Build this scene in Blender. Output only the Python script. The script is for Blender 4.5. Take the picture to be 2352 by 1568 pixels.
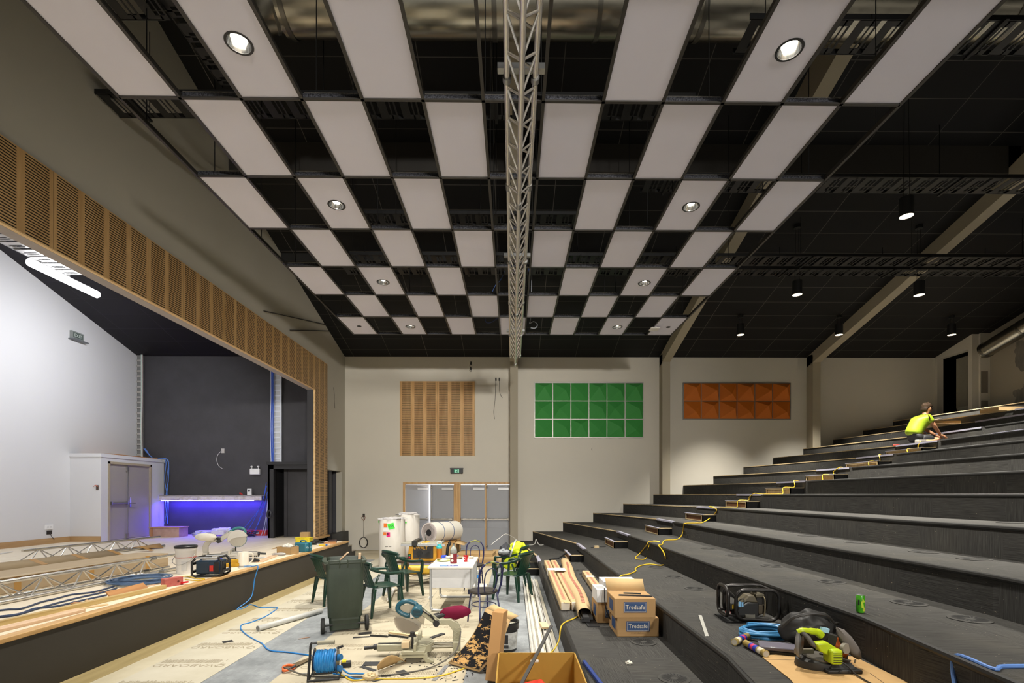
import bpy, bmesh, math, random
from mathutils import Matrix, Vector
for o in list(bpy.data.objects): bpy.data.objects.remove(o)
SC = bpy.context.scene
COL = SC.collection
R = math.radians
PI = math.pi
# ------------------------------------------------------------------ camera, world, exposure
CAMZ, FPX, PX0, PY0, YAW = 1.8, 1125.0, 1185.0, 1135.5, 0.0075
cd = bpy.data.cameras.new('camera'); cam = bpy.data.objects.new('camera', cd); COL.objects.link(cam)
cam.location = (0, 0, CAMZ); cam.rotation_euler = (PI/2, 0, -YAW)
cd.sensor_width = 36; cd.lens = FPX/2352*36
cd.shift_x = -(PX0-1176)/2352; cd.shift_y = (PY0-784)/2352
cd.clip_start = 0.05; cd.clip_end = 200
SC.camera = cam
w = bpy.data.worlds.new('world'); SC.world = w; w.use_nodes = True
w.node_tree.nodes['Background'].inputs[0].default_value = (0.9, 0.93, 1, 1)
w.node_tree.nodes['Background'].inputs[1].default_value = 0.0
SC.view_settings.view_transform = 'Standard'; SC.view_settings.look = 'None'
SC.view_settings.exposure = 0.0; SC.view_settings.gamma = 1; SC.view_settings.use_curve_mapping = False
SC.cycles.max_bounces = 7; SC.cycles.diffuse_bounces = 5; SC.cycles.glossy_bounces = 3
SC.cycles.transmission_bounces = 4; SC.cycles.transparent_max_bounces = 6
SC.cycles.caustics_reflective = False; SC.cycles.caustics_refractive = False
SC.cycles.sample_clamp_indirect = 4

def lamp(name, kind, loc, power, color=(1,1,1), rot=(0,0,0), size=.1, size_y=None, angle=None, blend=.5, parent=None, spread=None):
    l = bpy.data.lights.new(name, kind); l.energy = power; l.color = color
    if kind == 'AREA':
        l.size = size
        if size_y: l.shape = 'RECTANGLE'; l.size_y = size_y
        if spread: l.spread = spread
    else:
        l.shadow_soft_size = size
    if kind == 'SPOT': l.spot_size = angle; l.spot_blend = blend
    o = bpy.data.objects.new(name, l); COL.objects.link(o); o.location = loc; o.rotation_euler = rot
    if parent: o.parent = parent
    return o
WARM = (1.0, .95, .86); COOL = (.95, .96, 1.0); BLUE = (.06, .03, 1.0)
P_DOWN, P_PEND, P_BATTEN, P_FILL = 860, 3200, 140, 5600   # watts: downlights, pendants, battens, each with added unseen ones; added fill spots

# ------------------------------------------------------------------ pixel measurements -> points in the hall
def ray(px, py):
    u = (px-PX0)/FPX; v = (PY0-py)/FPX; c, s = math.cos(YAW), math.sin(YAW)
    return Vector((u*c+s, c-u*s, v))
def atz(px, py, z):                                  # where the line of sight meets height z
    d = ray(px, py); t = (z-CAMZ)/d.z; return Vector((d.x*t, d.y*t, z))
def aty(px, py, y):                                  # where it meets the frontal plane Y = y
    d = ray(px, py); t = y/d.y; return Vector((d.x*t, y, CAMZ+d.z*t))
def atx(px, py, x):
    d = ray(px, py); t = x/d.x; return Vector((x, d.y*t, CAMZ+d.z*t))

# ------------------------------------------------------------------ materials
def lin(h):
    if isinstance(h, (tuple, list)): return tuple(h)+(1,) if len(h) == 3 else tuple(h)
    c = [int(h[i:i+2], 16)/255 for i in (0, 2, 4)]
    return tuple(x/12.92 if x <= .04045 else ((x+.055)/1.055)**2.4 for x in c)+(1,)
_M = {}
class NT:
    def __init__(s, name):
        s.m = bpy.data.materials.new(name); s.m.use_nodes = True; s.t = s.m.node_tree
        s.b = s.t.nodes['Principled BSDF']
    def n(s, typ, **kw):
        nd = s.t.nodes.new(typ)
        for k, v in kw.items(): setattr(nd, k, v)
        return nd
    def l(s, a, b): s.t.links.new(a, b)
    def put(s, sock, v):
        if hasattr(v, 'is_linked') or isinstance(v, bpy.types.NodeSocket): s.l(v, sock)
        else: sock.default_value = v
    def math(s, op, a, b=None, c=None):
        nd = s.n('ShaderNodeMath', operation=op)
        s.put(nd.inputs[0], a)
        if b is not None: s.put(nd.inputs[1], b)
        if c is not None: s.put(nd.inputs[2], c)
        return nd.outputs[0]
    def obj(s): 
        t = s.n('ShaderNodeTexCoord'); sp = s.n('ShaderNodeSeparateXYZ'); s.l(t.outputs['Object'], sp.inputs[0])
        return t.outputs['Object'], sp.outputs[0], sp.outputs[1], sp.outputs[2]
    def comb(s, x, y, z):
        nd = s.n('ShaderNodeCombineXYZ')
        for i, v in enumerate((x, y, z)): s.put(nd.inputs[i], v)
        return nd.outputs[0]
    def noise(s, vec, scale, detail=3, rough=.5):
        nd = s.n('ShaderNodeTexNoise'); nd.inputs['Scale'].default_value = scale; nd.inputs['Detail'].default_value = detail; nd.inputs['Roughness'].default_value = rough
        if vec is not None: s.l(vec, nd.inputs['Vector'])
        return nd.outputs[0]
    def mix(s, f, a, b):
        nd = s.n('ShaderNodeMix', data_type='RGBA'); s.put(nd.inputs[0], f); s.put(nd.inputs[6], a); s.put(nd.inputs[7], b)
        return nd.outputs[2]
    def ramp(s, f, lo, hi):
        nd = s.n('ShaderNodeMapRange'); s.put(nd.inputs[0], f); nd.inputs[1].default_value = lo; nd.inputs[2].default_value = hi
        return nd.outputs[0]
    def out(s, col, rough=.6, metal=0, spec=.5, bump=None, bs=.2, bd=.01):
        s.put(s.b.inputs['Base Color'], col); s.put(s.b.inputs['Roughness'], rough); s.b.inputs['Metallic'].default_value = metal
        s.b.inputs['Specular IOR Level'].default_value = spec
        if bump is not None:
            nd = s.n('ShaderNodeBump'); nd.inputs['Strength'].default_value = bs; nd.inputs['Distance'].default_value = bd
            s.put(nd.inputs['Height'], bump); s.l(nd.outputs[0], s.b.inputs['Normal'])
        return s.m
def sc(c, k): return tuple(min(1, x*k) for x in c[:3])+(1,)
def M(hexc, rough=.55, metal=0, var=.10, scale=6, spec=.5, trans=0, emit=0, alpha=1):
    key = (hexc, rough, metal, var, scale, spec, trans, emit, alpha)
    if key in _M: return _M[key]
    t = NT('surface_%s_%d' % (hexc if isinstance(hexc, str) else 'x', len(_M))); c = lin(hexc)
    if emit:
        t.b.inputs['Emission Color'].default_value = c; t.b.inputs['Emission Strength'].default_value = emit
    o = t.obj()[0]; f = t.noise(o, scale, 4, .6)
    m = t.out(t.mix(f, sc(c, 1-var), sc(c, 1+var)), rough, metal, spec)
    if trans: t.b.inputs['Transmission Weight'].default_value = trans; t.b.inputs['IOR'].default_value = 1.3
    if alpha < 1: t.b.inputs['Alpha'].default_value = alpha
    _M[key] = m; return m
def wood(c1, c2, axis=1, scale=1.0, rough=.5):
    key = ('wood', c1, c2, axis, scale, rough)
    if key in _M: return _M[key]
    t = NT('timber_%s_%d' % (c1, len(_M))); o, x, y, z = t.obj(); k = [18*scale]*3; k[axis] = 1.2*scale
    v = t.comb(t.math('MULTIPLY', x, k[0]), t.math('MULTIPLY', y, k[1]), t.math('MULTIPLY', z, k[2]))
    f = t.noise(v, 1.0, 5, .65); f = t.ramp(f, .3, .7)
    _M[key] = t.out(t.mix(f, lin(c1), lin(c2)), rough, 0, .4); return _M[key]
def slotted(c1, c2, axis, start, period, group, z0, zp=.0325, sl=.013):
    t = NT('slotted_timber'); o, x, y, z = t.obj(); a = (x, y)[axis]
    k = [9, 9, 9]; k[2] = 1.3
    v = t.comb(t.math('MULTIPLY', x, 9), t.math('MULTIPLY', y, 9), t.math('MULTIPLY', z, 1.3))
    f = t.ramp(t.noise(v, 1.0, 4, .6), .3, .72)
    fine = t.noise(t.comb(t.math('MULTIPLY', x, 60), t.math('MULTIPLY', y, 60), t.math('MULTIPLY', z, 3)), 1, 2)
    base = t.mix(f, lin(c1), lin(c2)); base = t.mix(t.math('MULTIPLY', fine, .35), base, lin(c2))
    u = t.math('MODULO', t.math('SUBTRACT', a, start-50*period), period)
    ing = t.math('LESS_THAN', u, group)
    s = t.math('LESS_THAN', t.math('MODULO', t.math('ADD', z, 500*zp-z0), zp), sl)
    joint = t.math('LESS_THAN', t.math('MODULO', t.math('SUBTRACT', a, start-(period-group)/2-60*period), period*3), .007)
    dark = t.math('MAXIMUM', t.math('MULTIPLY', ing, s), t.math('MULTIPLY', joint, .5))
    return t.out(t.mix(dark, base, lin('140f0a')), .5, 0, .35)
def lines(base, line, px, py, wd, ox=0, oy=0, rough=.7, spec=.3):
    t = NT('lay_in_tiles'); o, x, y, z = t.obj()
    a = t.math('LESS_THAN', t.math('MODULO', t.math('ADD', x, 60*px+ox), px), wd)
    b = t.math('LESS_THAN', t.math('MODULO', t.math('ADD', y, 60*py+oy), py), wd)
    f = t.noise(o, .7, 2); k = t.math('MULTIPLY', t.math('MAXIMUM', a, b), f)
    return t.out(t.mix(k, lin(base), lin(line)), rough, 0, spec)
def carpet():
    t = NT('striped_carpet_tile'); o, x, y, z = t.obj(); T = .5
    q = t.math('FLOOR', t.math('DIVIDE', t.math('ADD', y, 100), T*1.9)); r = t.math('FLOOR', t.math('DIVIDE', t.math('ADD', x, 100), T))
    ck = t.math('MODULO', t.math('ADD', q, r), 2)
    xz = t.math('ADD', x, z)
    a = t.noise(t.comb(t.math('MULTIPLY', xz, 150), t.math('MULTIPLY', y, 4), 0), 1, 3, .7)
    b = t.noise(t.comb(t.math('MULTIPLY', xz, 4), t.math('MULTIPLY', y, 150), 3), 1, 3, .7)
    g = t.n('ShaderNodeMix', data_type='FLOAT'); t.l(ck, g.inputs[0]); t.l(a, g.inputs[2]); t.l(b, g.inputs[3]); f = g.outputs[0]
    d = t.noise(o, 1.6, 4); f2 = t.ramp(f, .3, .75)
    c = t.mix(f2, lin('2e2d2b'), lin('545350')); c = t.mix(t.math('MULTIPLY', t.ramp(d, .5, .75), .25), c, lin('605c52'))
    sp = t.math('GREATER_THAN', t.noise(o, 60, 0), .845); c = t.mix(t.math('MULTIPLY', sp, .6), c, lin('a09680'))
    return t.out(c, .95, 0, .15, bump=f, bs=.5, bd=.004)
def vinyl(c1, c2, c3, scale=5):
    t = NT('worn_sheet_floor'); o, x, y, z = t.obj()
    f = t.noise(o, scale, 6, .7); st = t.noise(t.comb(t.math('MULTIPLY', x, 25), t.math('MULTIPLY', y, 6), 0), 1, 4, .7); d = t.noise(o, 1.2, 5, .65)
    c = t.mix(t.ramp(f, .35, .7), lin(c1), lin(c2)); c = t.mix(t.math('MULTIPLY', t.ramp(st, .55, .75), .5), c, lin(c3)); c = t.mix(t.math('MULTIPLY', t.ramp(d, .5, .7), .35), c, lin(c1))
    return t.out(c, .55, 0, .35)
def spotted(c1, c2, scale, lo, hi, rough=.6, stretch=(1,1,1), spec=.4):
    key = ('sp', c1, c2, scale, lo, hi, rough, stretch)
    if key in _M: return _M[key]
    t = NT('marked_surface_%d' % len(_M)); o, x, y, z = t.obj()
    v = t.comb(t.math('MULTIPLY', x, stretch[0]), t.math('MULTIPLY', y, stretch[1]), t.math('MULTIPLY', z, stretch[2]))
    f = t.ramp(t.noise(v, scale, 6, .68), lo, hi)
    _M[key] = t.out(t.mix(f, lin(c1), lin(c2)), rough, 0, spec); return _M[key]

# ------------------------------------------------------------------ mesh building
def catmull(pts, n=8, closed=False):
    P = [Vector(p) for p in pts]; out = []; N = len(P)
    for i in range(N if closed else N-1):
        if closed: a, b, c, d = P[i-1], P[i], P[(i+1) % N], P[(i+2) % N]
        else: a, b, c, d = P[max(i-1, 0)], P[i], P[i+1], P[min(i+2, N-1)]
        for k in range(n):
            t = k/n
            out.append(.5*((2*b)+(c-a)*t+(2*a-5*b+4*c-d)*t*t+(3*b-a-3*c+d)*t**3))
    if not closed: out.append(P[-1])
    return out
class MB:
    def __init__(s): s.v = []; s.f = []; s.mi = []; s.m = 0; s.T = Matrix()
    def add(s, vs, fs):
        b = len(s.v); T = s.T
        s.v += [tuple(T @ Vector(p)) for p in vs]
        for f in fs: s.f.append([b+i for i in f]); s.mi.append(s.m)
        return s
    def box(s, x0, x1, y0, y1, z0, z1):
        return s.add([(x0,y0,z0),(x1,y0,z0),(x1,y1,z0),(x0,y1,z0),(x0,y0,z1),(x1,y0,z1),(x1,y1,z1),(x0,y1,z1)],
                     [(0,3,2,1),(4,5,6,7),(0,1,5,4),(1,2,6,5),(2,3,7,6),(3,0,4,7)])
    def cbox(s, c, d): return s.box(c[0]-d[0]/2, c[0]+d[0]/2, c[1]-d[1]/2, c[1]+d[1]/2, c[2]-d[2]/2, c[2]+d[2]/2)
    def frus(s, b, z0, t, z1):           # b, t = (x0,x1,y0,y1) at z0, z1
        return s.add([(b[0],b[2],z0),(b[1],b[2],z0),(b[1],b[3],z0),(b[0],b[3],z0),(t[0],t[2],z1),(t[1],t[2],z1),(t[1],t[3],z1),(t[0],t[3],z1)],
                     [(0,3,2,1),(4,5,6,7),(0,1,5,4),(1,2,6,5),(2,3,7,6),(3,0,4,7)])
    def frame(s, p, q, up=(0,0,1)):
        p, q = Vector(p), Vector(q); z = (q-p).normalized(); u = Vector(up)
        if abs(z.dot(u)) > .98: u = Vector((0,1,0)) if abs(z.y) < .9 else Vector((1,0,0))
        x = u.cross(z).normalized(); y = z.cross(x); return p, q, x, y
    def bar(s, p, q, w, h=None, up=(0,0,1), w2=None, h2=None):
        h = h or w; w2 = w2 or w; h2 = h2 or h; p, q, x, y = s.frame(p, q, up)
        vs = [p+x*a*w/2+y*b*h/2 for a, b in ((-1,-1),(1,-1),(1,1),(-1,1))]+[q+x*a*w2/2+y*b*h2/2 for a, b in ((-1,-1),(1,-1),(1,1),(-1,1))]
        return s.add(vs, [(0,3,2,1),(4,5,6,7),(0,1,5,4),(1,2,6,5),(2,3,7,6),(3,0,4,7)])
    def cyl(s, p, q, r, r2=None, n=16, caps=True):
        r2 = r if r2 is None else r2; p, q, x, y = s.frame(p, q)
        vs = []
        for c, rr in ((p, r), (q, r2)):
            vs += [c+x*rr*math.cos(2*PI*i/n)+y*rr*math.sin(2*PI*i/n) for i in range(n)]
        fs = [(i, (i+1) % n, n+(i+1) % n, n+i) for i in range(n)]
        if caps: fs += [tuple(range(n-1, -1, -1)), tuple(range(n, 2*n))]
        return s.add(vs, fs)
    def tube(s, pts, r, n=8, closed=False, caps=True, sx=1.0):
        P = [Vector(p) for p in pts]; N = len(P)
        if N < 2: return s
        rr = r if isinstance(r, (list, tuple)) else [r]*N
        T = []
        for i in range(N):
            a = P[i-1] if (i or closed) else P[0]; b = P[(i+1) % N] if (i < N-1 or closed) else P[-1]
            d = b-a; T.append(d.normalized() if d.length > 1e-9 else Vector((0,0,1)))
        u = Vector((0,0,1)) if abs(T[0].z) < .9 else Vector((1,0,0))
        u = (u-T[0]*u.dot(T[0])).normalized(); vs = []
        for i in range(N):
            u = u-T[i]*u.dot(T[i]); u = u.normalized() if u.length > 1e-6 else Vector((1,0,0)); w = T[i].cross(u)
            vs += [P[i]+u*rr[i]*math.cos(2*PI*k/n)+w*rr[i]*sx*math.sin(2*PI*k/n) for k in range(n)]
        fs = []
        for i in range(N if closed else N-1):
            j = (i+1) % N
            fs += [(i*n+k, i*n+(k+1) % n, j*n+(k+1) % n, j*n+k) for k in range(n)]
        if caps and not closed: fs += [tuple(range(n-1, -1, -1)), tuple(range((N-1)*n, N*n))]
        return s.add(vs, fs)
    def lathe(s, prof, n=24, c=(0,0,0)):
        vs = []; fs = []; m = len(prof)
        for i in range(n):
            a = 2*PI*i/n; vs += [(c[0]+r*math.cos(a), c[1]+r*math.sin(a), c[2]+z) for r, z in prof]
        for i in range(n):
            j = (i+1) % n
            for k in range(m-1): fs.append((i*m+k, j*m+k, j*m+k+1, i*m+k+1))
        return s.add(vs, fs)
    def prism(s, poly, a, b, plane='xy'):
        n = len(poly); mk = {'xy': lambda p, h: (p[0], p[1], h), 'xz': lambda p, h: (p[0], h, p[1]), 'yz': lambda p, h: (h, p[0], p[1])}[plane]
        return s.add([mk(p, a) for p in poly]+[mk(p, b) for p in poly],
                     [tuple(range(n-1, -1, -1)), tuple(range(n, 2*n))]+[(i, (i+1) % n, n+(i+1) % n, n+i) for i in range(n)])
    def ell(s, c, r, n=16, m=10):
        vs = []; fs = []
        for j in range(m+1):
            t = PI*j/m
            vs += [(c[0]+r[0]*math.sin(t)*math.cos(2*PI*i/n), c[1]+r[1]*math.sin(t)*math.sin(2*PI*i/n), c[2]+r[2]*math.cos(t)) for i in range(n)]
        for j in range(m): fs += [(j*n+i, (j+1)*n+i, (j+1)*n+(i+1) % n, j*n+(i+1) % n) for i in range(n)]
        return s.add(vs, fs)
    def surf(s, fn, nu, nv, cu=False):
        vs = [fn(i/nu, j/nv) for j in range(nv+1) for i in range(nu+(0 if cu else 1))]; w_ = nu+(0 if cu else 1)
        fs = [(j*w_+i, j*w_+(i+1) % w_, (j+1)*w_+(i+1) % w_, (j+1)*w_+i) for j in range(nv) for i in range(nu)]
        return s.add(vs, fs)
    def text(s, body, size, T=None, depth=.0006, sx=1.0):
        c = bpy.data.curves.new('t', 'FONT'); c.body = body; c.size = size; c.align_x = 'CENTER'; c.align_y = 'CENTER'; c.extrude = depth; c.resolution_u = 3
        o = bpy.data.objects.new('t', c); COL.objects.link(o); bpy.context.view_layer.update()
        me = o.to_mesh(); S = Matrix.Diagonal((sx, 1, 1, 1)); X = (T or Matrix()) @ S
        vs = [X @ v.co for v in me.vertices]; fs = [list(p.vertices) for p in me.polygons]
        o.to_mesh_clear(); bpy.data.objects.remove(o); bpy.data.curves.remove(c)
        return s.add(vs, fs)
    def mesh(s, name, mats, smooth=True, ang=40):
        me = bpy.data.meshes.new(name); me.from_pydata(s.v, [], s.f)
        for m in (mats if isinstance(mats, (list, tuple)) else [mats]): me.materials.append(m)
        me.polygons.foreach_set('material_index', s.mi); me.update()
        bm = bmesh.new(); bm.from_mesh(me); bmesh.ops.recalc_face_normals(bm, faces=bm.faces); bm.to_mesh(me); bm.free()
        if smooth:
            me.polygons.foreach_set('use_smooth', [True]*len(me.polygons)); me.set_sharp_from_angle(angle=R(ang))
        return me
    def build(s, name, mats, parent=None, smooth=True, ang=40, bevel=0, seg=2, solid=0, sub=0, loc=None, rot=None):
        o = bpy.data.objects.new(name, s.mesh(name, mats, smooth, ang)); COL.objects.link(o)
        if parent is not None: o.parent = parent
        if loc is not None: o.location = loc
        if rot is not None: o.rotation_euler = rot
        if solid: m = o.modifiers.new('thickness', 'SOLIDIFY'); m.thickness = solid; m.offset = 0
        if sub: m = o.modifiers.new('smooth', 'SUBSURF'); m.levels = m.render_levels = sub
        if bevel: m = o.modifiers.new('bevel', 'BEVEL'); m.width = bevel; m.segments = seg; m.limit_method = 'ANGLE'; m.angle_limit = R(40)
        return o
def tag(o, label=None, cat=None, group=None, kind=None):
    if label: o['label'] = label
    if cat: o['category'] = cat
    if group: o['group'] = group
    if kind: o['kind'] = kind
    return o
def thing(name, label, cat, loc=(0,0,0), rz=0, group=None, rot=None):
    o = bpy.data.objects.new(name, None); COL.objects.link(o); o.empty_display_size = .05
    o.location = loc; o.rotation_euler = rot or (0, 0, rz); return tag(o, label, cat, group)
def struct(o): o['kind'] = 'structure'; return o
def dup(o, parent=None):
    c = o.copy(); COL.objects.link(c); c.parent = parent
    for ch in [k for k in o.children]: dup(ch, c)
    return c
def again(o, label, loc, rz=None, rot=None):
    c = dup(o); c['label'] = label; c.location = loc
    if rz is not None: c.rotation_euler = (0, 0, rz)
    if rot is not None: c.rotation_euler = rot
    return c
def fold(t): return t-math.floor(t)
ORD = ['first', 'second', 'third', 'fourth', 'fifth', 'sixth', 'seventh', 'eighth', 'ninth', 'tenth', 'eleventh', 'twelfth', 'thirteenth', 'fourteenth', 'fifteenth', 'sixteenth']
BLACKP = M('17181a', .5); WHITE = M('e8e6e1', .5); STEEL = M('9a9a98', .35, 1.0, .05); ALU = M('dcd8d0', .27, .85, .04); DARKM = M('141414', .5, .2)
CARD = M('a98c62', .8, 0, .10, 9, .2); CARDP = M('c0a376', .8, 0, .08, 9, .2); CARDD = M('94703f', .8, 0, .1, 9, .2); GREENP = M('0d2f23', .35, 0, .1)
# ================================================================== the room
D = 15.96                       # far wall
ZF, TREAD = .3, .985
XW = -5.44                      # stage-side wall of the hall
ZS = .58                        # stage floor
def roof(y, add=0): return 6.28+.27*(D-y)+add
W_CREAM = M('d6d0c2', .7, 0, .025, 1.2, .3); W_GREY = M('b9b4a6', .75, 0, .03, .8, .25); W_WHITE = M('dedee0', .65, 0, .02, 1.0, .3); W_BLACK = spotted('3e3d40', '49484c', 1.5, .35, .8, .6)
# floor
b = MB().box(-14, 17, -9, 17, -.1, 0); struct(b.build('floor', vinyl('74787a', '9a9ea0', 'b0b4b4', 3.5)))
# far wall
def wall_with_holes(name, mat, x0, x1, z0, z1, holes, y0, y1, axis='y', top=None):
    """frontal wall (axis y) or side wall (axis x) as one mesh with rectangular holes"""
    xs = sorted(set([x0, x1]+[h[0] for h in holes]+[h[1] for h in holes])); zs = sorted(set([z0, z1]+[h[2] for h in holes]+[h[3] for h in holes]))
    b = MB()
    for i in range(len(xs)-1):
        for j in range(len(zs)-1):
            cx, cz = (xs[i]+xs[i+1])/2, (zs[j]+zs[j+1])/2
            if any(h[0] < cx < h[1] and h[2] < cz < h[3] for h in holes): continue
            if axis == 'y': b.box(xs[i], xs[i+1], y0, y1, zs[j], zs[j+1])
            else: b.box(y0, y1, xs[i], xs[i+1], zs[j], zs[j+1])
    return struct(b.build(name, mat, smooth=False))
DX0, DX1, DZ = -3.55, -.08, 2.19                 # exit door set in the far wall
wall_with_holes('wall_far', W_CREAM, XW-.2, 13.9, 0, 6.32, [(DX0, DX1, 0, DZ)], D, D+.2)
# stage-side wall with the proscenium opening and the alcove
P0, P1, PT = .4, 13.5, 4.69
b = MB()
b.box(XW-.18, XW, P0, P1, PT, 6.2)
zz = [( -9, roof(-9, .5))]
b.box(XW-.18, XW, -9, P0, 0, 6.2)
b.box(XW-.18, XW, P1, 14.42, ZS, 6.2); b.box(XW-.18, XW, 14.42, 15.68, 2.54, 6.2); b.box(XW-.18, XW, 15.68, D, 0, 6.2); b.box(XW-.18, XW, P1, 15.68, 0, ZS)
b.prism([(-9, 6.2), (D, 6.2), (D, roof(D)+.3), (9.4, roof(9.4)+.6), (2, 10.6), (-9, 8)], XW-.18, XW, 'yz')
struct(b.build('wall_left', W_GREY, smooth=False))
# dark alcove behind the jamb
b = MB(); b.box(XW-1.2, XW-1.1, 14.3, 15.8, 0, 2.6); b.box(XW-1.15, XW-.18, 14.32, 14.42, ZS, 2.6); b.box(XW-1.15, XW-.18, 15.68, 15.78, ZS, 2.6); b.box(XW-1.15, XW-.18, 14.42, 15.68, 2.54, 2.62); b.box(XW-1.15, XW-.0, 14.42, 15.68, .5, ZS+.02)
struct(b.build('wall_alcove', W_BLACK, smooth=False))
b = MB().box(XW-.02, XW+.14, 14.46, 15.9, 0, .63); struct(b.build('trim_alcove', M('141416', .5)))
# hall behind the camera and to the right
struct(MB().box(XW-.2, 17, -9.2, -9, 0, 9).build('wall_rear', W_CREAM))
b = MB(); b.box(13.85, 14.05, 14.65, 14.78, 3.8, 7); b.box(13.85, 14.05, 15.86, D, 3.8, 7); b.box(13.85, 14.05, 14.78, 15.86, 6.21, 7); b.box(14.05, 14.4, 14.6, 14.7, 3.8, 7)
struct(b.build('wall_return', W_CREAM, smooth=False))
t = NT('patched_render'); o, x, y, z = t.obj()
f = t.noise(t.comb(t.math('MULTIPLY', y, 2.6), t.math('MULTIPLY', z, .5), 0), 2, 4, .7)
edge = t.math('ADD', t.noise(o, 1.3, 3), t.math('MULTIPLY', t.math('SUBTRACT', 13.6, y), .25))
patch = t.math('MULTIPLY', t.math('GREATER_THAN', edge, .52), t.math('LESS_THAN', z, 6.15))
RENDERW = t.out(t.mix(patch, lin('a29b8c'), t.mix(t.ramp(f, .35, .7), lin('6d6a63'), lin('8b8880'))), .85, 0, .2)
b = MB().box(14.35, 14.6, -9, 14.65, 0, 9.5); struct(b.build('wall_right', RENDERW))
b = MB(); b.box(14.9, 14.95, 14.6, 16, 3.8, 6.6); struct(b.build('wall_service', M('1a1917', .6)))
pv = thing('plasterboard_strip', 'narrow strip of grey plasterboard hanging in the dark wall opening above the top tier', 'plasterboard', (14.1, 15.25, 4.25))
b = MB().box(0, .02, -.2, .2, .3, 1.85); b.build('upper_sheet', M('8c897d', .8), pv)
MB().prism([(-.2, .3), (.2, .3), (.1, .02), (-.28, .02)], 0, .02, 'yz').build('loose_sheet', M('a3a092', .8), pv)
tag(MB().box(14.352-.514, 14.352-.516+.012, 14.2, 14.3, 4.2, 4.21).build('shim', W_CREAM), 'x', 'x')
bpy.data.objects.remove(bpy.data.objects['shim'])
for i, (z0, z1) in enumerate(((4.25, 4.62), (4.85, 5.5), (5.9, 6.1))):
    struct(MB().box(14.07, 14.27, 14.585, 14.6, z0, z1).build('trim_patch', M('7d766a', .8)))
# roof lining: black lay-in tiles on the slope
TILES = lines('090909', '6e6a63', 1.2, .579, .014, .35, .1); TILES2 = lines('090909', '45423e', 1.2, .579, .02, .35, .1)
def slope(name, y0, y1, add, x0=XW-.2, x1=14.6, mat=TILES):
    z0, z1 = roof(y0, add), roof(y1, add); b = MB()
    b.add([(x0,y0,z0),(x1,y0,z0),(x1,y1,z1),(x0,y1,z1),(x0,y0,z0+.1),(x1,y0,z0+.1),(x1,y1,z1+.1),(x0,y1,z1+.1)], [(0,3,2,1),(4,5,6,7),(0,1,5,4),(1,2,6,5),(2,3,7,6),(3,0,4,7)])
    return struct(b.build(name, mat, smooth=False))
slope('ceiling', 9.45, D+.1, 0); slope('ceiling', 2.0, 9.45, .52)
b = MB().add([(XW-.2,-9,8.0),(14.6,-9,8.0),(14.6,2,roof(2,.52)),(XW-.2,2,roof(2,.52))], [(0,1,2,3)]); struct(b.build('ceiling', TILES, solid=.05))
BULK = M('3b3834', .8, 0, .05)
struct(MB().box(XW, 14.35, 9.43, 9.55, roof(9.47)-.01, roof(9.47)+.6).build('beam_bulkhead', BULK))
struct(MB().box(XW, 14.35, 11.55, 11.7, roof(11.6)-.16, roof(11.6)+.05).build('beam_bulkhead', M('1b1a18', .8)))
# portal frames: columns on the far wall and raking beams under the roof
COLM = M('a39a86', .7, 0, .03, 1.5)
for i, x in enumerate((-.07, 4.80, 9.63)):
    z0 = 0 if i == 0 else .3
    b = MB(); b.box(x, x+.25, D-.34, D, z0, roof(D)+.02)
    o = struct(b.build('column', COLM, smooth=False))
    b = MB(); y0, y1 = D-.02, 2.4; za, zb = roof(D, -.16), roof(y1, -.30)
    for (ya, yb, add) in ((D-.02, 9.43, 0), (9.43, 2.4, 0)):
        p, q = roof(ya)-.33, roof(yb)-.33
        b.add([(x,ya,p),(x+.25,ya,p),(x+.25,yb,q),(x,yb,q),(x,ya,p+.42),(x+.25,ya,p+.42),(x+.25,yb,q+1.0),(x,yb,q+1.0)], [(0,3,2,1),(4,5,6,7),(0,1,5,4),(1,2,6,5),(2,3,7,6),(3,0,4,7)])
    struct(b.build('beam_portal', COLM, smooth=False))
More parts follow.
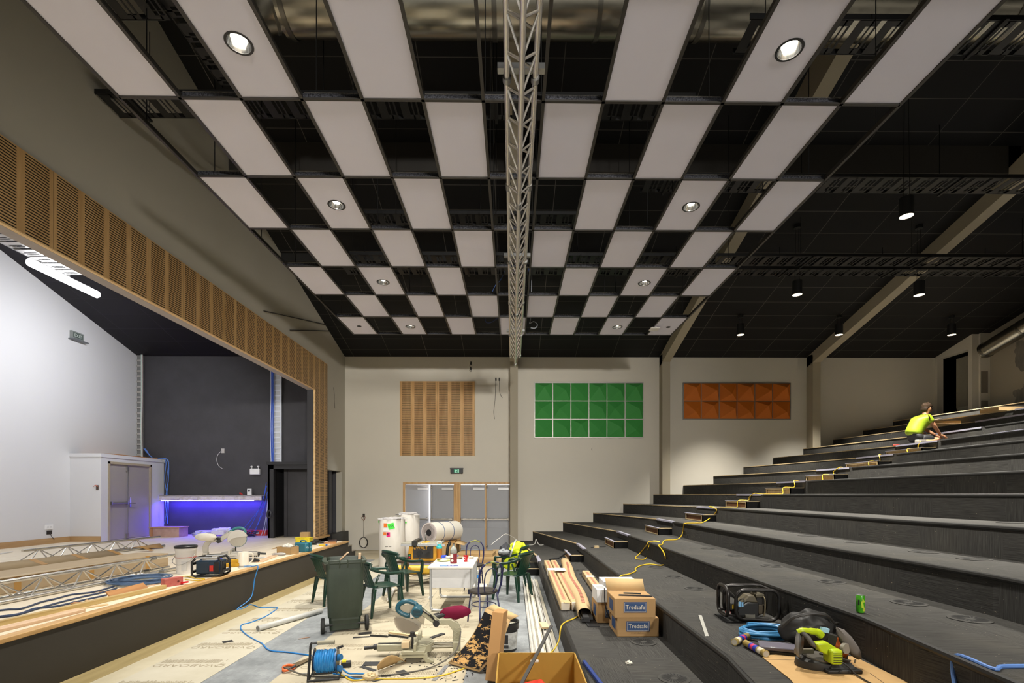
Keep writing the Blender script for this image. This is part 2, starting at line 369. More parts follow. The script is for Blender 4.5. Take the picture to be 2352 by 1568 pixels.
# ------------------------------------------------------------------ carpeted seating tiers
CARPET = carpet(); RUBBER = M('161513', .5, 0, .2, 10); RAWPLY = wood('b59a6d', 'd8c39a', 1, 1)
def edge(k, y):                                    # nosing line of tier k
    xk = 1.59+(k-2)*TREAD; xf = .67+(k-2)*.984
    if k == 1: xk, xf = .60, .20
    if y > 12.0: return xk+(xf-xk)*(y-12.0)/(D-12.0)
    if y < 3.6: return xk-.13*(3.6-y)
    return xk
YS = [-4, -2, 0, 2, 3.6, 6, 9, 12.0, D]
NT_ = 14
for k in range(1, NT_+1):
    fr = [(edge(k, y), y) for y in YS]
    bk = [(edge(k+1, y)+.03, y) for y in YS] if k < NT_ else [(14.34, y) if y < 14.6 else (13.85, y) for y in YS]
    z0, z1 = (.3*(k-1)-.02 if k > 1 else 0), .3*k
    b = MB()
    n = len(YS)
    vs = [(p[0], p[1], z) for z in (z0, z1) for p in fr] + [(p[0], p[1], z) for z in (z0, z1) for p in bk]
    fs = []
    for i in range(n-1):
        fs += [(i, i+1, n+i+1, n+i), (n+i, n+i+1, 3*n+i+1, 3*n+i)]
    fs += [(0, n, 3*n, 2*n), (n-1, 3*n-1, 4*n-1, 2*n-1)]
    b.add(vs, fs)
    tr = struct(b.build('floor_tier', CARPET, smooth=False))
    b = MB(); ys = [y for y in YS if y <= 9]+[10.75]
    b.tube([(edge(k, y)+.004, y, z1-.012) for y in ys], .022, 8)
    struct(b.build('trim_nosing', RUBBER, tr))
    b = MB()
    for ya, yb in ((12.0, D-.02),) if k > 0 else ():
        p, q = edge(k, ya), edge(k, yb)
        b.add([(p-.012, ya, z1-.012), (q-.012, yb, z1-.012), (q-.012, yb, z1+.006), (p-.012, ya, z1+.006), (p+.025, ya, z1-.012), (q+.025, yb, z1-.012), (q+.025, yb, z1+.006), (p+.025, ya, z1+.006)],
              [(0,1,2,3),(4,7,6,5),(3,2,6,7),(0,4,5,1),(0,3,7,4),(1,5,6,2)])
    struct(b.build('trim_raw_edge', RAWPLY, tr))
# ================================================================== suspended chequerboard ceiling
GZ, GP, GR, G0 = CAMZ+3.96, .604, 1.2, 4.925   # height, column pitch, row pitch, Y of the first cross bar
GX = [-3.915+.604*i for i in range(14)]
GY = [G0-1.2+1.2*i for i in range(8)]            # rows A..G
def gy(x, y): return y+(.0045)*max(0, (9-y)/4)*x*.9+.0005*x
GRID_M = M('3a3733', .45, .3, .1); PANEL = M('e6e4f2', .6, 0, .02, 2, .3); PERF = spotted('17171b', '4d4e54', 70, .42, .58, .35)
ce = thing('ceiling_grid', 'dark metal suspension grid holding the chequerboard of pale ceiling panels', 'ceiling grid', (0, 0, GZ))
for i, x in enumerate(GX):
    MB().box(x-.016, x+.016, GY[0], GY[-1]+.01, -.012, .004).box(x-.006, x+.006, GY[0], GY[-1], .004, .05).build('main_runner', GRID_M, ce, smooth=False)
for j, y in enumerate(GY):
    b = MB(); 
    for i in range(13): 
        x0, x1 = GX[i], GX[i+1]
        b.m = 0; b.bar((x0, gy(x0, y), -.004), (x1, gy(x1, y), -.004), .03, .016)
        b.m = 1; b.bar((x0, gy(x0, y)+.012, .03), (x1, gy(x1, y)+.012, .03), .006, .06)
        b.m = 2; b.bar((x0+.02, gy(x0, y)+.012, .062), (x1-.02, gy(x1, y)+.012, .062), .02, .006)
    b.build('cross_runner', [GRID_M, PERF, ALU], ce, smooth=False)
hang = M('1a1918', .5, .5)
for i in (0, 3, 6, 7, 10, 13):
    for j in (1, 2, 3, 4, 5, 6):
        y = GY[j]+.35; MB().cyl((GX[i], y, 0), (GX[i], y, roof(y, .5 if y < 9.45 else 0)-GZ), .006, n=6).build('hanger_rod', hang, ce)
rows_from_far = {6: 'the row nearest the far wall', 5: 'the second row from the far wall', 4: 'the third row from the far wall', 3: 'the fourth row from the far wall', 2: 'the fifth row from the far wall', 1: 'the sixth row from the far wall', 0: 'the row nearest the camera'}
LPIX = {0: ((549, 100), (1813, 115)), 2: ((773, 471), (1587, 475)), 4: ((880, 648), (1480, 650)), 6: ((943, 750), (1418, 751))}
LIGHTS = {(0, 2), (0, 10), (2, 2), (2, 10), (4, 2), (4, 10), (6, 2), (6, 10)}
for j in range(7):
    cols = [0, 2, 4, 8, 10, 12] if j % 2 == 0 else [1, 3, 5, 7, 9, 11]
    if j == 6: cols = [0, 2, 4, 6, 8, 10, 12]
    for q, i in enumerate(cols):
        hole = None
        if (j, i) in LIGHTS:
            p = LPIX[j][0 if i == 2 else 1]; hole = atz(p[0], p[1], GZ)
        x0, x1, y0, y1 = GX[i]+.012, GX[i+1]-.012, GY[j]+.012, GY[j+1]-.012
        b = MB(); cor = [(x0, gy(x0,y0)), (x1, gy(x1,y0)), (x1, gy(x1,y1)), (x0, gy(x0,y1))]
        if hole is None: b.prism(cor, GZ+.001, GZ+.014)
        else:
            n = 40; ring = [(hole.x+.1*math.cos(2*PI*k/n), hole.y+.1*math.sin(2*PI*k/n)) for k in range(n)]
            def rim(k):
                dx, dy = math.cos(2*PI*k/n), math.sin(2*PI*k/n); best = 9
                for (ax, ay), (bx_, by) in zip(cor, cor[1:]+cor[:1]):
                    ex, ey = bx_-ax, by-ay; den = dx*ey-dy*ex
                    if abs(den) < 1e-9: continue
                    tt = ((ax-hole.x)*ey-(ay-hole.y)*ex)/den; ss = ((ax-hole.x)*dy-(ay-hole.y)*dx)/den
                    if tt > 0 and -1e-6 <= ss <= 1+1e-6: best = min(best, tt)
                return (hole.x+dx*best, hole.y+dy*best)
            ks = [float(k) for k in range(n)]; inner = list(ring); outer = [rim(k) for k in ks]
            pts = []
            for cx, cy in cor: pts.append((math.atan2(cy-hole.y, cx-hole.x) % (2*PI))*n/(2*PI))
            allk = sorted(ks+pts); I = [(hole.x+.1*math.cos(2*PI*k/n), hole.y+.1*math.sin(2*PI*k/n)) for k in allk]; O = [rim(k) for k in allk]; N = len(allk)
            vs = [(p[0], p[1], z) for z in (GZ+.001, GZ+.014) for p in I] + [(p[0], p[1], z) for z in (GZ+.001, GZ+.014) for p in O]
            for k in range(N):
                l = (k+1) % N
            b.add(vs, [f for k in range(N) for l in [(k+1) % N] for f in ((k, l, 2*N+l, 2*N+k), (N+k, N+l, 3*N+l, 3*N+k), (k, l, N+l, N+k), (2*N+k, 2*N+l, 3*N+l, 3*N+k))])
        extra = ' with a round downlight' if (j, i) in LIGHTS else ' with a small black sprinkler hole' if (j, i) == (6, 0) else ''
        tag(b.build('ceiling_panel', PANEL, smooth=False), 'pale ceiling panel%s in %s, %s from the left' % (extra, rows_from_far[j], ORD[q]), 'ceiling panel', 'pale chequerboard ceiling panels')
# recessed downlights
GLOW = M('fff6e4', .5, 0, .02, 3, .5, 0, 30); REFL = M('e9e9e9', .12, 1.0, .02)
def downlight(x, y, label):
    t = thing('downlight', label, 'light', (x, y, GZ), 0, 'recessed ceiling downlights')
    b = MB(); b.lathe([(.098, -.004), (.118, -.004), (.118, .006), (.098, .006), (.098, -.004)], 32); b.build('rim', M('2c2c2d', .35, .4), t)
    b = MB(); b.lathe([(.098, 0), (.09, .03), (.07, .07), (.045, .1), (.0, .102)], 32); b.build('reflector', REFL, t)
    b = MB(); b.lathe([(.0, .03), (.035, .035), (.05, .06), (.05, .1)], 24); b.build('lamp', GLOW, t)
    lamp('down_spot', 'SPOT', (0, 0, -.02), P_DOWN, WARM, (0, 0, 0), .06, angle=R(110), blend=1.0, parent=t)
    return t
names = {0: 'nearest the camera', 2: 'second from the camera', 4: 'third from the camera', 6: 'nearest the far wall'}
for (j, i) in sorted(LIGHTS):
    p, p2 = LPIX[j]
    v = atz(*(p if i == 2 else p2), GZ)
    downlight(v.x, v.y, 'round recessed downlight in the %s line of lights, %s' % ('left' if i == 2 else 'right', names[j]))
for y in (-1.0, -4.0, -7.0):        # added lamps without fittings, unseen behind the camera, to lift brightness
    for x, s in ((-2.4, 'left'), (2.4, 'right')):
        lamp('down_spot', 'SPOT', (x, y, GZ-.02), P_DOWN, WARM, (0, 0, 0), .06, angle=R(110), blend=1.0)
for px, py, lab in ((825, 749, 'left'), (1535, 751, 'right')):
    v = atz(px, py, GZ); tag(MB().cyl((v.x, v.y, GZ+.003), (v.x, v.y, GZ-.006), .05, n=20).build('sprinkler_cover', M('101010', .5)), 'small black round cover in the far %s corner ceiling panel' % lab, 'sprinkler')
v = atz(1503, 756, GZ-.05); ap = thing('access_point', 'white rounded wireless box hanging under the far right corner ceiling panel', 'wireless box', (v.x, v.y, GZ-.03))
MB().box(-.11, .11, -.11, .11, -.03, .0).build('case', M('e6e3dc', .45), ap, bevel=.03, seg=3); MB().box(-.05, .05, -.05, .05, 0, .03).build('mount', M('c9c6c0', .5), ap)

# ------------------------------------------------------------------ cable trays above the grid
def tray(label, p, q, wd, mat, mat2=None, pitch=.3, h=.06):
    """perforated ladder tray along X or Y"""
    p, q = Vector(p), Vector(q); L = (q-p).length; a = math.atan2(q.y-p.y, q.x-p.x); t = thing('cable_tray', label, 'cable tray', p, a)
    for s in (-1, 1):
        b = MB(); b.box(0, L, s*wd/2-.008, s*wd/2+.008, 0, h); b.build('side_rail', mat, t, smooth=False)
    b = MB(); x = .02
    while x < L-.05:
        b.box(x, x+pitch*.36, -wd/2, wd/2, .0, .006); b.box(x+pitch*.36, x+pitch*.7, -wd/2, -wd*.32, 0, .006); b.box(x+pitch*.36, x+pitch*.7, wd*.32, wd/2, 0, .006)
        b.box(x+pitch*.5, x+pitch*.56, -wd/2, wd/2, .0, .006); b.box(x+pitch*.7, x+pitch*.78, -wd/2, wd/2, 0, .006); x += pitch
    b.build('slotted_base', mat2 or mat, t, smooth=False)
    for k in range(max(2, int(L/2.4))):
        x = .4+k*2.4
        if x < L and p.z > 5: MB().cyl((x, wd/2+.02, .0), (x, wd/2+.02, min(1.2, roof(p.y, .5)-p.z)), .006, n=6).build('hanger_rod', hang, t); MB().box(x-.02, x+.02, -wd/2-.05, wd/2+.05, -.025, 0).build('bracket', hang, t)
    return t
TRB = M('101010', .5, .1); Z1 = CAMZ+5.2
tray('black slotted cable tray crossing the ceiling void above the sixth row of panels', (XW+.02, 6.6, Z1), (2.4, 6.6, Z1), .4, TRB)
tray('black slotted cable tray running along the stage wall above the near left panels', (-3.6, 4.0, Z1+.08), (-3.6, 6.4, Z1+.08), .34, TRB)
tray('short black cable tray over the nearest left ceiling gap', (-4.9, 5.25, Z1), (-3.8, 5.25, Z1), .3, TRB)
tray('black slotted cable tray at the top right corner of the hall', (2.6, 5.55, Z1), (9, 5.55, Z1), .42, TRB)
tray('black slotted cable tray over the seating, nearest of the three long ones', (2.2, 8.2, Z1), (13.6, 8.2, Z1), .42, TRB)
tray('black slotted cable tray over the fifth row of ceiling panels', (-3.4, 9.1, CAMZ+5.1), (1.9, 9.1, CAMZ+5.1), .36, TRB)
tray('black slotted cable tray over the seating, middle of the three long ones', (-3.8, 10.25, CAMZ+4.9), (13.6, 10.25, CAMZ+4.9), .42, TRB)
tray('black slotted cable tray over the seating, farthest of the three long ones', (-3.8, 11.12, CAMZ+5.06), (13.6, 11.12, CAMZ+5.06), .34, TRB)
# ------------------------------------------------------------------ air ducts
DUCT = M('b5b0a2', .27, 1.0, .12, 3)
def duct(label, p, q, r, joints, name='air_duct'):
    t = thing(name, label, 'duct', p); q = Vector(q)-Vector(p); p = Vector((0, 0, 0))
    MB().cyl(p, q, r, n=40).build('pipe', DUCT, t)
    for k in range(joints):
        c = p.lerp(q, (k+.06)/joints); d = (q-p).normalized()
        MB().cyl(c-d*.03, c+d*.03, r+.012, n=40).build('joint_band', M('7a776f', .35, 1.0), t)
    return t
bt = duct('large round galvanised duct crossing above the nearest ceiling row', (-2.9, 6.2, CAMZ+6.22), (7.5, 6.2, CAMZ+6.22), .36, 8)
el = [(.1, 0, 0), (-.15, -.02, -.03), (-.42, -.12, -.2), (-.55, -.25, -.45), (-.58, -.35, -.7)]
MB().tube(catmull(el, 6), .3, 32).build('bend', DUCT, bt)
for k in (1, 2, 3): MB().cyl(Vector(el[k])-(Vector(el[k+1])-Vector(el[k-1])).normalized()*.02, Vector(el[k])+(Vector(el[k+1])-Vector(el[k-1])).normalized()*.02, .312, n=32).build('joint_band', M('7a776f', .35, 1.0), bt)
duct('round galvanised duct rising along the rear wall at the right edge of the hall', (13.88, 14.3, 6.02), (13.95, 10.2, 7.2), .22, 4)
duct('round galvanised duct end at the top right behind the ceiling grid', (7.9, 6.2, CAMZ+6.1), (14, 6.2, CAMZ+6.1), .32, 5)
# ------------------------------------------------------------------ the triangular lighting truss
def strut(b, p, q, r): b.cyl(p, q, r, n=8)
def tri_truss(t, L, wd, ht, step, apex_down, rch=.024, rb=.01):
    s = -1 if apex_down else 1
    A, B, C_ = Vector((-wd/2, 0, 0)), Vector((wd/2, 0, 0)), Vector((0, 0, s*ht)); Y = Vector((0, 1, 0))
    for P in (A, B, C_): MB().cyl(P, P+Y*L, rch, n=14).build('chord', ALU, t)
    mesh = {}
    n = int(L/step)
    for fi, (P, Q) in enumerate(((A, C_), (B, C_), (A, B))):
        d1 = MB().cyl(P, Q+Y*step*.5, rb, n=8).mesh('brace', ALU); d2 = MB().cyl(Q+Y*step*.5, P+Y*step, rb, n=8).mesh('brace', ALU)
        for k in range(n):
            for me in ((d1, d2) if fi < 2 else (d1,)):
                o = bpy.data.objects.new('brace', me); COL.objects.link(o); o.parent = t; o.location = (0, k*step+.02, 0)
    for c in [x for x in (3.4*j for j in range(1, 9)) if x < L]:
        for P in (A, B, C_): MB().cyl(P+Y*(c-.05), P+Y*(c+.05), rch+.006, n=14).build('coupler', STEEL, t)
TRZ = CAMZ+3.52
tt = thing('lighting_truss', 'long aluminium triangular lighting truss hanging along the middle of the hall', 'truss', (.075, 2.2, TRZ))
tri_truss(tt, 10.35, .24, .215, .335, True)
for y in (1.95, 5.2, 8.6):
    b = MB().bar((-.2, y, .09), (.2, y, .09), .06, .05); b.build('spreader_bar', STEEL, tt)
    for s in (-1, 1): MB().cyl((s*.12, y-.025, 0), (s*.12, y+.025, 0), .036, n=16).bar((s*.12, y, .02), (s*.12, y, .09), .02).build('clamp', STEEL, tt); 
    MB().cyl((0, y, .1), (0, y, .9), .012, n=8).build('hanger_rod', hang, tt)
# ------------------------------------------------------------------ pendant cans over the seating
PENDM = M('0d0d0d', .55, 0, .1)
def pendant(x, y, z, label):
    t = thing('pendant_light', label, 'light', (x, y, z), 0, 'black cylinder pendants over the seating')
    b = MB(); b.lathe([(.085, .06), (.098, 0), (.1, 0), (.1, .3), (0, .3)], 28); b.build('shade', PENDM, t)
    b = MB(); b.lathe([(.097, .004), (.07, .05), (.03, .07), (0, .07)], 24); b.build('reflector', M('fff1d8', .3, 0, .02, 3, .5, 0, 1.6), t)
    H = roof(y, .5 if y < 9.45 else 0)-z
    for s in (-1, 1): MB().cyl((s*.05, 0, .3), (s*.03, 0, H), .004, n=6).build('suspension_wire', hang, t)
    MB().cyl((0, 0, H-.06), (0, 0, H), .07, n=20).build('ceiling_rose', PENDM, t)
    lamp('seating_spot', 'SPOT', (0, 0, -.03), P_PEND, WARM, (0, 0, 0), .07, angle=R(80), blend=1.0, parent=t)
for px, py, y, lab in ((2082, 497, 7.9, 'nearest of the black cylinder pendants, large at upper right'), (1831, 677, 10.7, 'middle black cylinder pendant of the line closest to the ceiling grid'), (2111, 678, 10.7, 'middle black cylinder pendant at the right, beside the raking beam'),
                       (1701, 769, 13.8, 'far black cylinder pendant closest to the ceiling grid'), (1927, 769, 13.8, 'far black cylinder pendant just above the raking beam'), (2186, 769, 13.8, 'far black cylinder pendant near the rear wall')):
    v = aty(px, py, y); pendant(v.x, v.y, v.z, lab)
for x, y in ((8.9, 7.9), (12.2, 10.7), (12.2, 7.9), (6.3, 4.9), (9.0, 4.9), (12.2, 4.9), (6.3, 1.5), (9, 1.5), (12.2, 1.5), (4.6, -2), (7.5, -2)):
    lamp('seating_spot', 'SPOT', (x, y, CAMZ+4.5), P_PEND, WARM, (0, 0, 0), .07, angle=R(80), blend=1.0)  # added lamps without cans, out of view, to light the tiers
# added fill spots, unseen behind the camera, to brighten the far wall
for x, z, tx in ((1.5, 5.0, -3.8), (4.5, 5.0, -.5)):
    d_ = Vector((tx-x, 24.5, 2.6-z)); lamp('fill_spot', 'SPOT', (x, -8.6, z), P_FILL, (1, .96, .9), d_.to_track_quat('-Z', 'Y').to_euler(), .3, angle=R(42), blend=1.0)
# ================================================================== the stage
SX = -4.30
PLY = wood('dccdb2', 'ece0ca', 1, .5, .55); OAK = wood('ab8450', 'd0a972', 1, .8, .45); FASC = M('322e28', .6, 0, .06, 2)
b = MB().box(-11.6, SX-.02, -2, 12.93, .0, ZS-.04); b.box(-11.6, XW, 12.93, 15.2, 0, ZS-.04)
struct(b.build('floor_stage_base', FASC, smooth=False))
b = MB().box(-11.6, SX-.1, -2, 12.9, ZS-.04, ZS); b.box(-11.6, XW-.02, 12.9, 15.2, ZS-.04, ZS); struct(b.build('floor_stage', PLY, smooth=False))
struct(MB().box(SX-.12, SX, -2, 12.95, ZS-.04, ZS+.004).build('trim_stage_edge', OAK, bevel=.006))
b = MB().box(SX-1.1, SX-.03, 12.95, 13.25, 0, .43); b.box(SX-1.1, SX-.03, 13.25, 13.55, 0, .26); struct(b.build('floor_stage_steps', FASC, smooth=False))
for k, (y, z) in enumerate(((12.95, .43), (13.25, .26))): struct(MB().box(SX-1.1, SX-.02, y, y+.31, z, z+.02).build('trim_stage_step', M('8a8272', .6)))
# slotted timber lining of the proscenium
SL = slotted('b08a58', 'd6b07c', 1, 5.479-.38*8, .38, .287, 5.578)
b = MB(); b.box(XW, XW+.03, P0, 14.38, PT, 5.61); b.box(XW, XW+.03, P1, 14.38, ZS+.04, PT)
pt = thing('proscenium_lining', 'slotted timber lining around the stage opening', 'timber lining', (0, 0, 0)); b.build('slotted_facing', SL, pt, smooth=False)
b = MB(); b.box(XW-.02, XW+.032, P0, P1+.003, PT-.012, PT+.002); b.box(XW-.02, XW+.032, P1-.012, P1+.002, ZS+.04, PT); b.build('edge_strip', wood('d5ad72', 'f0d3a0', 1, .6), pt, smooth=False)
MB().box(XW-.05, XW+.1, P1-.02, 14.42, ZS+.0, ZS+.05).build('base_board', OAK, pt)
struct(MB().box(XW-.185, XW-.18, P1, P1+.6, ZS, 5).build('trim_jamb', W_BLACK)); struct(MB().box(XW-.19, XW-.015, P1-.014, P1, ZS, PT).build('trim_jamb', M('3a3a3e', .6)))
struct(MB().box(XW-.19, XW-.02, P0, P1-.02, PT-.014, PT-.002).build('trim_soffit', M('a79f9c', .7)))
# stage room
XB, YB = -11.48, 15.1
def sroof(y): return CAMZ+4.26+.31*(YB-y)
b = MB(); b.box(XB-.2, XB, -2, YB, ZS, 6.0); b.prism([(-2, 6.0), (YB, 6.0), (YB, sroof(YB)), (-2, sroof(-2))], XB-.2, XB, 'yz'); struct(b.build('wall_stage_rear', W_WHITE, smooth=False))
struct(MB().box(XB, XW-.18, YB, YB+.2, ZS, 6.3).build('wall_stage_black', W_BLACK))
struct(MB().box(XB-.2, XW-.18, -2.2, -2, 0, 12).build('wall_stage_near', W_BLACK))
ST = lines('26242a', '4b4852', 1.2, .58, .014, .2, .15)
b = MB(); y0, y1 = -2, YB+.1
b.add([(XB-.2,y0,sroof(y0)),(XW-.1,y0,sroof(y0)),(XW-.1,y1,sroof(y1)),(XB-.2,y1,sroof(y1))], [(0,1,2,3)]); struct(b.build('ceiling_stage', ST, solid=.04))
struct(MB().box(XB, XB+.02, 2, 12.78, ZS, ZS+.14).build('baseboard_stage', wood('ae8a5e', 'c4a274', 1, .8)))
# white door lobby in the corner
LX, LY, LZ = -10.68, 12.8, 2.87
b = MB(); b.box(XB, LX, LY, LY+.1, ZS, LZ)
b.box(LX-.1, LX, LY+.1, 13.02, ZS, LZ); b.box(LX-.1, LX, 14.58, YB, ZS, LZ); b.box(LX-.1, LX, 13.02, 14.58, 2.68, LZ); b.box(XB, LX, LY, YB, LZ-.05, LZ)
struct(b.build('wall_lobby', W_WHITE, smooth=False))
struct(MB().box(XB, LX+.02, LY-.02, YB, LZ-.09, LZ).build('trim_lobby', W_WHITE)); struct(MB().box(XB, LX, LY-.02, LY, ZS, ZS+.14).build('baseboard_lobby', wood('ae8a5e', 'c4a274', 0, .8)))
struct(MB().box(LX-.9, LX+.02, LY+.3, YB-.3, LZ, LZ+.02).build('trim_lobby_board', wood('a5703a', 'c08a50', 1, 1)))
DOORB = M('a9a29b', .45, 0, .03); FRAMEM = M('b6a98e', .5, 0, .03)
d1 = struct(MB().box(LX-.06, LX-.02, 13.08, 13.70, ZS+.01, 2.62).build('door_1', DOORB)); d2 = struct(MB().box(LX-.06, LX-.02, 13.705, 14.52, ZS+.01, 2.62).build('door_2', DOORB))
b = MB(); b.box(LX-.1, LX+.015, 13.02, 13.08, ZS, 2.68); b.box(LX-.1, LX+.015, 14.52, 14.58, ZS, 2.68); b.box(LX-.1, LX+.015, 13.02, 14.58, 2.62, 2.68); struct(b.build('trim_lobby_frame', FRAMEM, smooth=False))
MB().cyl((LX+.02, 13.12, 1.57), (LX+.02, 13.66, 1.57), .025, n=12).box(LX-.02, LX+.04, 13.1, 13.14, 1.53, 1.61).box(LX-.02, LX+.04, 13.64, 13.69, 1.53, 1.61).build('push_bar', M('a8a6a8', .3, .8), d1)
MB().cyl((LX+.015, 13.67, ZS+.03), (LX+.015, 13.67, 2.58), .012, n=8).box(LX-.02, LX+.03, 13.64, 13.70, 2.45, 2.58).box(LX-.02, LX+.03, 13.64, 13.70, ZS+.02, ZS+.14).build('bolt_rod', M('b0aeb0', .3, .8), d1)
MB().box(LX-.02, LX, 13.76, 13.81, 1.45, 1.72).cyl((LX-.0, 13.785, 1.56), (LX+.05, 13.785, 1.56), .01, n=8).cyl((LX+.05, 13.785, 1.56), (LX+.05, 13.9, 1.56), .011, n=8).build('door_handle', M('c0bec2', .25, .9), d2)
# black corner booth beside the jamb
bx = [-6.86, -5.62]; b = MB(); b.box(bx[0], -6.70, 13.8, 13.9, ZS, 2.66); b.box(-5.75, bx[1], 13.8, 13.9, ZS, 2.66); b.box(bx[0], bx[1], 13.8, 13.9, 2.52, 2.66); b.box(bx[0], bx[0]+.05, 13.8, YB, ZS, 2.66); b.box(bx[0]-.03, bx[1], 13.76, YB, 2.64, 2.72)
struct(b.build('wall_booth', M('27272a', .6, 0, .06), smooth=False)); struct(MB().box(bx[0]+.05, bx[1], 15.0, 15.09, ZS, 2.6).build('wall_booth_rear', M('060607', .8)))
# blue-lit shelf
sh = thing('wall_shelf', 'long pale shelf on the black stage wall glowing blue underneath', 'shelf', (0, YB, 1.69)); x0, x1 = -10.62, -7.56
MB().box(x0, x1, -.28, 0, .06, .09).build('board', M('d8d2cf', .6), sh); MB().box(x0, x1, -.28, -.25, -.06, .075).build('fascia', spotted('d9d3d8', 'b9b0b0', 6, .5, .7, .6), sh)
MB().box(x0+.02, x1-.25, -.245, -.23, -.085, -.06).build('led_strip', M((.30, .26, 1.0), .5, 0, .01, 3, .5, 0, 9), sh)
lamp('led_glow', 'AREA', ((x0+x1)/2, -.2, -.09), 80, BLUE, (R(12), 0, 0), x1-x0-.2, .05, parent=sh)
MB().box(x0+.35, x0+.6, -.3, -.28, -.03, .02).box(x0+1.0, x0+1.15, -.3, -.28, -.04, .03).build('socket_plate', M('cfcad6', .5), sh)
v = aty(575, 1131, YB-.1); sp = thing('wall_timer', 'small white wall timer standing on the blue-lit shelf', 'timer', (v.x, YB-.14, 1.78)); MB().box(-.06, .06, -.04, .04, 0, .2).build('case', M('e5e5e8', .5), sp, bevel=.01); MB().cyl((0, -.05, .14), (0, -.035, .14), .035, n=20).build('dial', M('55565c', .4), sp)
v = aty(554, 1134, YB-.1); tag(MB().tube(catmull([(v.x+.06*math.cos(i*2.1), YB-.12+.03*math.sin(i*1.7), 1.8+.03*(i % 3)) for i in range(9)], 4), .008, 6).build('wire_scrap', M('c02a2a', .5)), 'tangle of red wire on the blue-lit shelf', 'wire')
v = aty(588, 1082, YB); em = thing('emergency_light', 'white twin-headed emergency light on the black stage wall', 'emergency light', (v.x, YB, v.z)); MB().box(-.15, .15, -.09, 0, -.1, .08).build('case', M('f0f0f0', .4), em, bevel=.015)
for s in (-1, 1): MB().cyl((s*.1, -.05, .08), (s*.1, -.05, .12), .012, n=10).ell((s*.1, -.06, .14), (.035, .035, .03)).build('lamp_head', M('e8e8ea', .35), em)
v = aty(512, 1035, YB); tag(MB().box(v.x-.05, v.x+.05, YB-.012, YB, v.z-.07, v.z+.07).build('wall_outlet', M('b8b4b0', .5)), 'open cable outlet in the middle of the black stage wall', 'outlet')
pts = [aty(x, y, YB-.03) for x, y in ((509, 1035), (500, 1045), (498, 1058), (503, 1070), (511, 1076))]; tag(MB().tube(catmull(pts, 6), .008, 6).build('loose_cable', M('d0d0d4', .5)), 'short white cable hanging from the outlet on the black wall', 'cable')
# exit sign and sockets on the white wall
v = atx(174, 772, XB); xs = thing('exit_sign', 'grey exit sign high on the white stage wall', 'sign', (XB, v.y, v.z))
MB().box(0, .06, -.18, .18, -.1, .1).build('case', M('8d928f', .5), xs); b = MB(); b.box(.061, .064, -.14, .14, -.06, .07); b.build('legend', M('59655f', .5), xs)
RM = Matrix.Translation((.066, 0, .0)) @ Matrix.Rotation(PI/2, 4, 'Z') @ Matrix.Rotation(PI/2, 4, 'X')
MB().text('EXIT', .11, RM).build('lettering', M('d8e2dc', .5), xs); MB().box(0, .16, -.22, .22, -.13, -.11).build('bracket', M('6b6f73', .5), xs)
v = atx(112, 1210, XB); so = thing('wall_socket', 'white double socket low on the white stage wall', 'socket', (XB, v.y, v.z)); MB().box(0, .015, -.1, .1, -.06, .06).build('plate', M('f4f4f4', .4), so); MB().box(.015, .02, -.06, -.02, -.02, .02).box(.015, .02, .02, .06, -.02, .02).build('switches', M('dddddd', .4), so)
v = atx(112, 1222, XB); tag(MB().box(XB, XB+.01, v.y-.06, v.y+.08, v.z-.05, v.z+.04).build('wall_box', M('2b2622', .6)), 'dark open wall box beneath the white socket', 'wall box')
tag(MB().tube(catmull([atx(x, y, XB+.03) for x, y in ((114, 1222), (117, 1229), (121, 1234), (125, 1238))], 5), .006, 6).build('loose_cable', M('3a3a40', .5)), 'short dark cable drooping from the wall box on the white wall', 'cable')
v = aty(224, 1119, LY); tag(MB().box(v.x-.03, v.x+.03, LY-.012, LY, v.z-.06, v.z+.06).build('wall_box', M('4d3f38', .6)), 'open wall box in the side of the white door lobby', 'wall box')
tag(MB().tube(catmull([aty(x, y, LY-.02) for x, y in ((225, 1117), (220, 1114), (217, 1115), (214, 1117))], 5), .007, 6).build('wire_scrap', M('c8502a', .5)), 'orange wires sticking out of the lobby wall box', 'wire')
# vertical cable ladders
def ladder(label, x, y, z0, z1, wd, face, mat, cab=()):
    t = thing('cable_ladder', label, 'cable ladder', (x, y, z0)); H = z1-z0
    for s in (-1, 1): MB().box(s*wd/2-.02, s*wd/2+.02, -.06, 0, 0, H).build('side_rail', mat, t)
    m = MB().box(-wd/2, wd/2, -.03, -.01, 0, .05).mesh('rung', mat, False)
    k = 0
    while .1+k*.16 < H: 
        o = bpy.data.objects.new('rung', m); COL.objects.link(o); o.parent = t; o.location = (0, 0, .1+k*.16); k += 1
    MB().box(-wd/2, wd/2, -.008, -.004, 0, H).build('back_plate', M('d8dadc' if mat is not ALU else '8b8b88', .4, .3), t)
    for i, (dx, c) in enumerate(cab): MB().tube(catmull([(dx, -.06, H), (dx+.01, -.07, H*.6), (dx-.012, -.06, H*.3), (dx+.02, -.08, 0)], 6), .012, 6).build('cable', M(c, .45), t)
    return t
v0, v1 = aty(318, 1045, YB-.02), aty(318, 810, YB-.02); ladder('galvanised vertical cable ladder in the corner above the white door lobby', v0.x, YB-.02, LZ+.02, v1.z, .27, 1, ALU, ((.16, 'd9c9c6'), (.13, 'c7d7d0')))
v0, v1 = aty(637, 1062, YB-.02), aty(637, 835, YB-.02); ladder('bright vertical cable ladder with blue cables on the black stage wall', v0.x, YB-.02, v0.z, v1.z+.3, .26, 1, M('e4e8f0', .35, .3), ((-.15, '2a58c8'), (-.12, '3a6ad8'), (-.17, 'e0e4ee'), (-.09, '2f60cc')))
